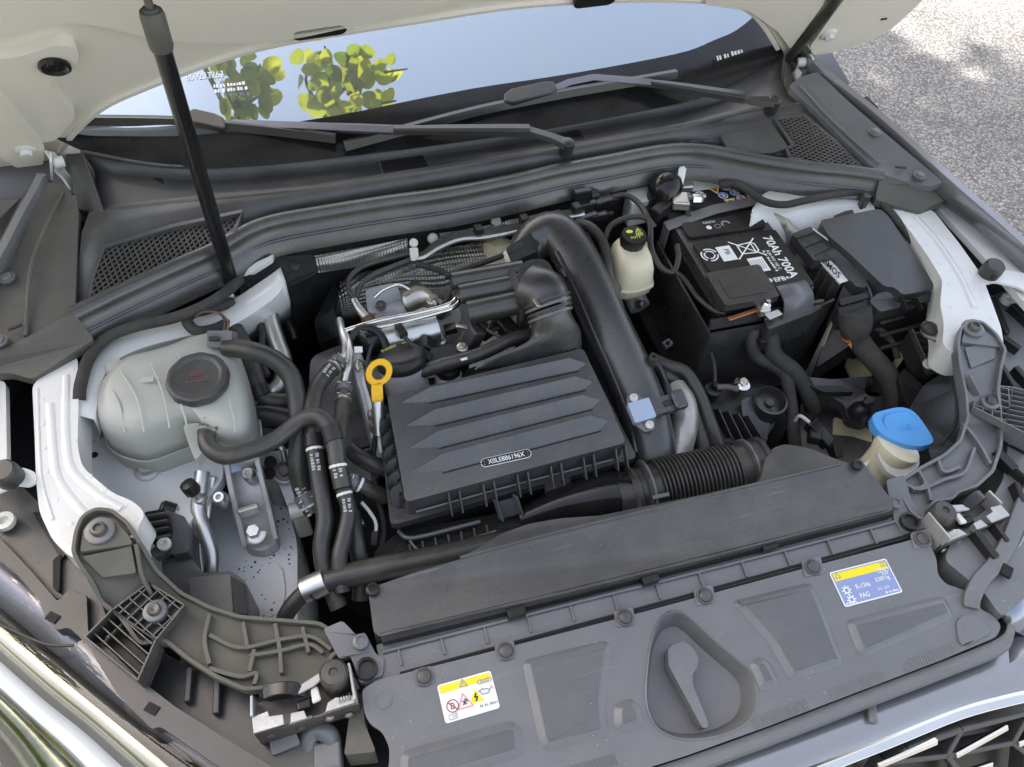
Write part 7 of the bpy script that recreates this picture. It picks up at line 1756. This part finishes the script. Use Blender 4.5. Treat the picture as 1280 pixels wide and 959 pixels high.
loft('lens', [WL([(1300, 625, -.03), (1275, 680, -.034), (1250, 715, -.04), (1236, 745, -.046)]), WL([(1330, 660, -.05), (1300, 710, -.055), (1280, 750, -.06), (1262, 785, -.066)]), WL([(1360, 700, -.08), (1330, 750, -.085), (1310, 790, -.09), (1290, 800, -.09)])], mat('tinted_lamp_lens', (.22, .24, .3), .1, metal=.6, coat=1.), hr, smooth=180, solid=.003)
box('lens_key', W(1258, 714, -.026), (.018, .014, .006), M['void'], hr, axes(Vector((.8, .6, 0))), .002)
lathe('housing_bush', W(1260, 375, -.026), (0, -.05, 1), [(.012, -.004), (.012, .004), (.006, .004), (.0055, -.001), (.0001, -.001)], M['clip_white'], hr, 20)
# bulb holders in the dark opening right of the cover
bh = thing('headlamp_vent', 'grey plastic elbow vent behind the right headlamp', 'vent elbow', W(1205, 710, -.1))
htube('vent_elbow', [(1186, 694, -.08), (1200, 690, -.075), (1212, 700, -.075), (1216, 716, -.085), (1206, 730, -.1)], .011, M['plastic_grey'], bh)
lathe('vent_body', W(1212, 724, -.09), (-.5, -.3, .8), [(.02, -.02), (.022, 0), (.02, .014), (.012, .018)], M['plastic'], bh, 22)
bar('vent_pipe', W(1176, 744, -.07), W(1210, 730, -.07), .016, .016, M['plastic'], bh, bevel=.005)
bh = thing('headlamp_vent', 'grey plastic vent elbow beside the left latch', 'vent elbow', W(400, 930, -.1))
htube('vent_elbow', [(388, 950, -.08), (386, 926, -.07), (396, 914, -.065), (410, 918, -.065), (416, 930, -.075)], .011, M['plastic_grey'], bh)
bar('vent_body', W(392, 950, -.075), W(428, 944, -.075), .03, .024, M['plastic_grey'], bh, bevel=.004)
prism('cover_side_gap', roundpoly(WL([(440, 868, -.05), (452, 866, -.045), (456, 904, -.05), (470, 940, -.055), (430, 944, -.06)]), .004), .05, M['plastic_dusty'], lc, .003)
prism('dark_backing_sheet', WL([(300, 850, -.13), (480, 850, -.13), (520, 1000, -.13), (300, 1000, -.13)]), .01, M['void'], lc, 0)  # added black sheets that keep the gaps below dark
prism('dark_backing_sheet', WL([(1130, 660, -.13), (1240, 660, -.13), (1260, 800, -.13), (1150, 800, -.13)]), .01, M['void'], lc, 0)

# ================================================================ hood latches
def latch(label, o, X, mirror):
    t = thing('hood_latch', label, 'latch', o - Vector((0, 0, .04)), 'hood latches')
    X = X.normalized(); Y = Vector((-X.y, X.x, 0)); Z = Vector((0, 0, 1))
    s = mirror
    def Lc(x, y, z): return o + X * (x * s) + Y * y + Z * z
    def pr_(nm, pts, z, dep, mt, b_=.0012): return prism(nm, [Lc(x, y, z) for x, y in pts], dep, M[mt], t, b_)
    pr_('base_plate', [(-.056, -.026), (.054, -.024), (.054, .016), (-.056, .012)], -.022, .004, 'steel_dark')
    # tall folded front flange with cut-outs
    pr_('front_flange', [(-.058, -.030), (.054, -.027), (.054, -.024), (-.058, -.027)], -.004, .034, 'steel_dark')
    for x0, x1, zt in ((-.058, -.030, .004), (-.022, .004, .001), (.016, .052, .004)):
        pr_('flange_tooth', [(x0, -.030), (x1, -.029), (x1, -.0255), (x0, -.0265)], zt, .010, 'steel_dark', .0008)
    pr_('top_tab', [(-.058, -.029), (-.026, -.0285), (-.026, -.018), (-.040, -.016), (-.041, -.010), (-.058, -.012)], .0055, .0025, 'alu', .0006)
    pr_('top_tab', [(-.020, -.0285), (-.002, -.028), (-.004, -.019), (-.018, -.018)], .0025, .0025, 'alu', .0006)
    pr_('top_tab', [(.018, -.028), (.050, -.027), (.050, -.019), (.030, -.016), (.022, -.019)], .0055, .0025, 'alu', .0006)
    pr_('end_wall', [(.050, -.027), (.053, -.027), (.053, .014), (.050, .014)], .016, .04, 'alu', .0008)
    pr_('end_wall', [(-.059, -.012), (-.056, -.012), (-.054, .010), (-.057, .010)], .010, .03, 'alu', .0008)
    pr_('catch_arm', [(-.008, -.004), (.012, .001), (.022, .006), (.024, .012), (.016, .013), (-.010, .004)], .013, .005, 'alu', .002)
    pr_('catch_arm', [(.006, -.016), (.016, -.014), (.014, .002), (.006, .0)], .008, .006, 'clip_white', .002)
    pr_('keeper', [(-.012, -.018), (.004, -.016), (.006, -.004), (-.012, -.006)], .0, .016, 'gloss_black', .003)
    sweep('striker_lever', crom([Lc(-.048, .008, .002), Lc(-.032, .008, .010), Lc(-.012, .004, .011), Lc(.000, -.004, .006)], 5), [(-.008, -.005), (-.006, .005), (.006, .005), (.008, -.005)], M['gloss_black'], t, scales=[.4, .7, .95] + [1.15] * 9 + [.9, .7, .5, .4], bevel=.001)
    for k in range(5):
        lathe('latch_spring', Lc(.034 + k * .003, -.019, .004), X, [(.0048, -.0008), (.0058, 0), (.0048, .0008)], M['chrome'], t, 12)
    for x, z in ((-.044, -.016), (-.012, -.022), (.020, -.016), (.040, -.024)):
        lathe('flange_rivet', Lc(x, -.0295, z), -Y, [(.0055, -.001), (.0055, .001), (.003, .0022), (.0001, .0022)], M['zinc'] if x > 0 else M['steel_dark'], t, 12)
    lathe('rubber_buffer', Lc(.034, .006, -.016), Z, [(.0165, 0), (.0165, .022), (.0155, .036), (.013, .039), (.005, .0395), (.004, .037), (.0001, .037)], M['rubber'], t, 26)
    return t
latch('left hood latch of stamped steel with rubber buffer at the slam panel', W(382, 866, -.02), Vector((1, -.0, 0)), 1)
latch('right hood latch of stamped steel with rubber buffer at the slam panel', W(1200, 642, -.02), Vector((1, .12, 0)), -1)

# ================================================================ boxes beside the left headlamp carrier
bxs = thing('washer_pump_box', 'dark stepped plastic box between frame rail and left carrier', 'box', W(260, 750, -.2))
prism('box_body', roundpoly(WL([(202, 700, -.09), (236, 692, -.09), (254, 716, -.095), (290, 714, -.095), (308, 728, -.1), (312, 770, -.11), (290, 776, -.11), (240, 756, -.1), (204, 730, -.1)]), .004), .1, M['plastic'], bxs, .003)
prism('box_step', roundpoly(WL([(236, 722, -.082), (288, 718, -.082), (292, 770, -.09), (262, 764, -.09), (238, 744, -.088)]), .004), .02, M['plastic'], bxs, .003)
prism('box_slot', WL([(288, 720, -.08), (306, 730, -.084), (310, 768, -.09), (292, 768, -.088)]), .02, M['black'], bxs, .001)
rb = thing('ribbed_bracket', 'black ribbed plastic bracket with white bush behind the left carrier', 'bracket', W(200, 670, -.1))
prism('bracket_body', roundpoly(WL([(180, 640, -.03), (206, 636, -.03), (216, 662, -.05), (212, 690, -.07), (196, 686, -.07), (184, 668, -.05)]), .004), .05, M['black'], rb, .002)
for k in range(4):
    bar('bracket_rib', W(184 + k * 3, 646 + k * 9, -.024 - k * .008), W(208 + k * 2, 642 + k * 9, -.024 - k * .008), .002, .008, M['plastic'], rb)
lathe('bracket_bush', W(206, 681, -.055), (0, -.1, 1), [(.0085, 0), (.0085, .005), (.004, .005), (.004, .001)], M['clip_white'], rb, 18)
prism('bracket_arm', roundpoly(WL([(186, 690, -.06), (204, 674, -.055), (214, 676, -.055), (212, 688, -.06), (196, 698, -.065)]), .004), .012, M['plastic'], rb, .002)
prism('bracket_box', roundpoly(WL([(204, 636, -.04), (232, 646, -.045), (236, 690, -.07), (214, 694, -.07), (212, 668, -.055)]), .004), .05, M['plastic'], rb, .003)

# radiator fan shroud between filter box and duct cover
fs = thing('fan_shroud', 'black radiator fan shroud with ribs in the gap before the duct cover', 'fan shroud', W(560, 670, -.15))
prism('shroud_edge', roundpoly(WL([(466, 690, -.10), (500, 664, -.10), (640, 638, -.10), (780, 610, -.10), (900, 590, -.1), (950, 620, -.1), (480, 745, -.1)]), .01), .3, M['black'], fs, .006)
for k in range(7):
    bar('shroud_rib', W(512 + k * 16, 682 - k * 4, -.092), W(514 + k * 16, 694 - k * 4, -.092), .003, .012, M['plastic'], fs)
htube('shroud_bead', [(498, 664, -.09), (508, 672, -.088), (530, 670, -.088), (600, 652, -.088)], .003, M['plastic_grey'], fs)
htube('shroud_bead', [(512, 676, -.09), (526, 688, -.09), (560, 682, -.09), (620, 664, -.09)], .002, M['plastic_grey'], fs)
prism('silver_tab', roundpoly(WL([(566, 684, -.07), (580, 676, -.066), (606, 672, -.066), (598, 682, -.07), (584, 682, -.072)]), .003), .004, M['alu_pipe'], fs, .001)
prism('dark_backing_sheet', [Vector((-.4, -.34, -.3)), Vector((.62, -.34, -.3)), Vector((.62, -.30, -.3)), Vector((-.4, -.30, -.3))], .3, M['void'], fs, 0)  # black sheet added so the gap under the shroud stays dark

# ================================================================ trees round the car (they shade it and show in its reflections)
def leaf_mat(name, col):
    m_ = bpy.data.materials.new(name); m_.use_nodes = True
    n = m_.node_tree; n.nodes.clear(); L = n.links
    out = n.nodes.new('ShaderNodeOutputMaterial'); mx = n.nodes.new('ShaderNodeMixShader'); mx.inputs[0].default_value = .5
    d = n.nodes.new('ShaderNodeBsdfPrincipled'); t = n.nodes.new('ShaderNodeBsdfTranslucent')
    g = n.nodes.new('ShaderNodeNewGeometry'); rmp = n.nodes.new('ShaderNodeValToRGB')
    L.new(g.outputs['Random Per Island'], rmp.inputs[0])
    rmp.color_ramp.elements[0].color = (*[c * .6 for c in col], 1); rmp.color_ramp.elements[1].color = (col[0] * 1.9, col[1] * 1.35, col[2], 1)
    L.new(rmp.outputs[0], d.inputs['Base Color']); d.inputs['Roughness'].default_value = .45
    hs2 = n.nodes.new('ShaderNodeMix'); hs2.data_type = 'RGBA'; hs2.blend_type = 'MULTIPLY'; hs2.inputs[0].default_value = 1; hs2.inputs[7].default_value = (5.2, 4.0, .9, 1)
    L.new(rmp.outputs[0], hs2.inputs[6]); L.new(hs2.outputs[2], t.inputs['Color'])
    L.new(d.outputs[0], mx.inputs[1]); L.new(t.outputs[0], mx.inputs[2]); L.new(mx.outputs[0], out.inputs['Surface'])
    return m_
M['leaf'] = leaf_mat('green_leaves', (.07, .12, .02))
M['bark'] = mat('bark', (.1, .075, .05), .9, bump=1, bscale=60, var=.4, vscale=12)

def leaves_geo(clumps, count, size, rnd):
    v = []; f = []
    for (c, r) in clumps:
        for _ in range(count):
            while True:
                q = Vector((rnd.uniform(-1, 1), rnd.uniform(-1, 1), rnd.uniform(-1, 1)))
                if .2 < q.length < 1: break
            p = c + Vector((q.x * r, q.y * r, q.z * r * .7))
            a = Vector((rnd.gauss(0, 1), rnd.gauss(0, 1), rnd.gauss(0, .5))).normalized()
            b = a.cross(Vector((rnd.gauss(0, .5), rnd.gauss(0, .5), 1))).normalized()
            s = size * rnd.uniform(.7, 1.25); k = len(v)
            nn_ = a.cross(b) * (s * .12)
            v += [p, p + a * s * .3 + b * s * .34 + nn_, p + a * s * .75 + b * s * .30 + nn_, p + a * s, p + a * s * .75 - b * s * .30 + nn_, p + a * s * .3 - b * s * .34 + nn_]
            f += [(k, k + 1, k + 2, k + 3), (k, k + 3, k + 4, k + 5)]
    return v, f

def tree(name, label, foot, centre, rx, nclump, count, size, seed, crown_r=.55):
    rnd = random.Random(seed)
    t = thing(name, label, 'tree', foot, 'trees round the car')
    C = Vector(centre)
    tube('trunk', [foot, foot.lerp(C, .35) + Vector((.1, -.05, 0)), foot.lerp(C, .7), C], .1, M['bark'], t, rads=[.16, .12, .08, .03])
    cl = []
    for k in range(nclump):
        while True:
            q = Vector((rnd.uniform(-1, 1), rnd.uniform(-1, 1), rnd.uniform(-1, 1)))
            if q.length < 1: break
        p = C + Vector((q.x * rx, q.y * rx, q.z * rx * .6)); cl.append((p, crown_r * rnd.uniform(.6, 1.1)))
        if k % 3 == 0: tube('limb', [foot.lerp(C, .6), foot.lerp(C, .6).lerp(p, .5) + Vector((0, 0, .15)), p], .03, M['bark'], t, rads=[.05, .03, .01], seg=7, n=4)
    v, f = leaves_geo(cl, count, size, rnd)
    mk('crown', v, f, M['leaf'], t, 0)
    return t
shc = Vector((.18, -.12, GZ)) + sdir * 8.2
tree('shade_tree', 'tall leafy tree behind the car shading the engine bay', Vector((-2.4, 5.6, GZ)), shc, 1.5, 66, 84, .18, 3)
tree('street_tree', 'tall sparse tree casting dappled shade on the asphalt beside the car', Vector((1.4, 6.8, GZ)), Vector((2.35, .75, GZ)) + sdir * 9, 1.25, 34, 46, .17, 9)
for i, (x, y, z, rx) in enumerate(((-4.2, -1.6, 1.2, 1.5), (-3.4, -4.0, 1.0, 1.5), (-1.2, -5.4, .8, 1.4))):
    tree('garden_tree', ('bushy tree beside the left fender', 'bushy tree off the left front corner', 'low bushy tree facing the bumper')[i], Vector((x, y, GZ)), Vector((x, y, z)), rx, 34, 110, .16, 20 + i, .6)

# branch hanging over the windscreen: its mirror image shows in the glass
br_ = thing('overhanging_branch', 'leafy branch with rounded yellow green leaves above the windscreen', 'branch', Vector((-2.2, 2.6, 2.2)))
rnd = random.Random(5)
GNm = Vector((0, -math.sin(SL + .03), math.cos(SL + .03)))
def mirror(px, py, dist):
    """where a thing must hang so that the glass mirrors it towards the camera"""
    q = on_glass(px, py, 0)
    d = (q - CAM).normalized(); r = d - GNm * (2 * d.dot(GNm))
    return q + r * dist
def leaf_round(p, a, b, s):
    n_ = a.cross(b) * s * .08
    pts = [p + a * (s * .5 * (1 - math.cos(rad(t)))) + b * (s * .40 * math.sin(rad(t)) * (1 + .25 * math.cos(rad(t)))) + n_ * math.sin(rad(t)) ** 2 for t in range(0, 360, 30)]
    return pts
twigs = [([(412, 200), (405, 160), (400, 120), (395, 85), (392, 58)], 26), ([(402, 150), (430, 115), (445, 85), (455, 58)], 20), ([(425, 135), (460, 110), (490, 98), (520, 92)], 18), ([(262, 190), (252, 150), (240, 120), (228, 95)], 22), ([(262, 135), (285, 110), (300, 85)], 14), ([(262, 160), (290, 140), (322, 128)], 12), ([(410, 175), (440, 150), (450, 120)], 14), ([(395, 165), (370, 120), (372, 90)], 12), ([(255, 175), (232, 140), (216, 118)], 12), ([(262, 170), (285, 128), (300, 106)], 12), ([(440, 165), (470, 150), (505, 140)], 10)]
LV = []; LF = []
for pts, nl in twigs:
    dist = 1.9 + rnd.uniform(-.15, .15)
    P_ = [mirror(x, y + 34, dist) for x, y in pts]
    tube('twig', P_, .006, M['bark'], br_, rads=[.009, .004], seg=6, n=4)
    cp = crom(P_, 8)
    for k in range(int(nl * .95)):
        q = cp[int(rnd.uniform(.12, 1) * (len(cp) - 1))] + Vector((rnd.gauss(0, .045), rnd.gauss(0, .045), rnd.gauss(0, .045)))
        d = Vector((rnd.gauss(0, 1), rnd.gauss(0, 1), rnd.gauss(0, .35))).normalized()
        b = d.cross(Vector((rnd.gauss(0, .45), rnd.gauss(0, .45), 1))).normalized()
        s = rnd.uniform(.062, .1); k0 = len(LV)
        LV += leaf_round(q + d * .02, d, b, s); LF.append(tuple(range(k0, k0 + 12)))
mk('leaf_cluster', LV, LF, M['leaf'], br_, 0)
J0 = mirror(412, 200, 1.9); J1 = mirror(262, 190, 1.9)
tube('bough', [Vector((-2.6, 3.2, 2.6)), Vector((-1.4, 1.9, 2.3)), J1 + Vector((0, -.25, .1)), J0 + Vector((0, -.25, .05))], .03, M['bark'], br_, rads=[.06, .04, .015, .008])
tube('trunk', [Vector((-3.0, 3.6, GZ)), Vector((-2.9, 3.5, 1.0)), Vector((-2.6, 3.2, 2.6)), Vector((-2.6, 3.3, 3.6))], .1, M['bark'], br_, rads=[.14, .11, .08, .03])
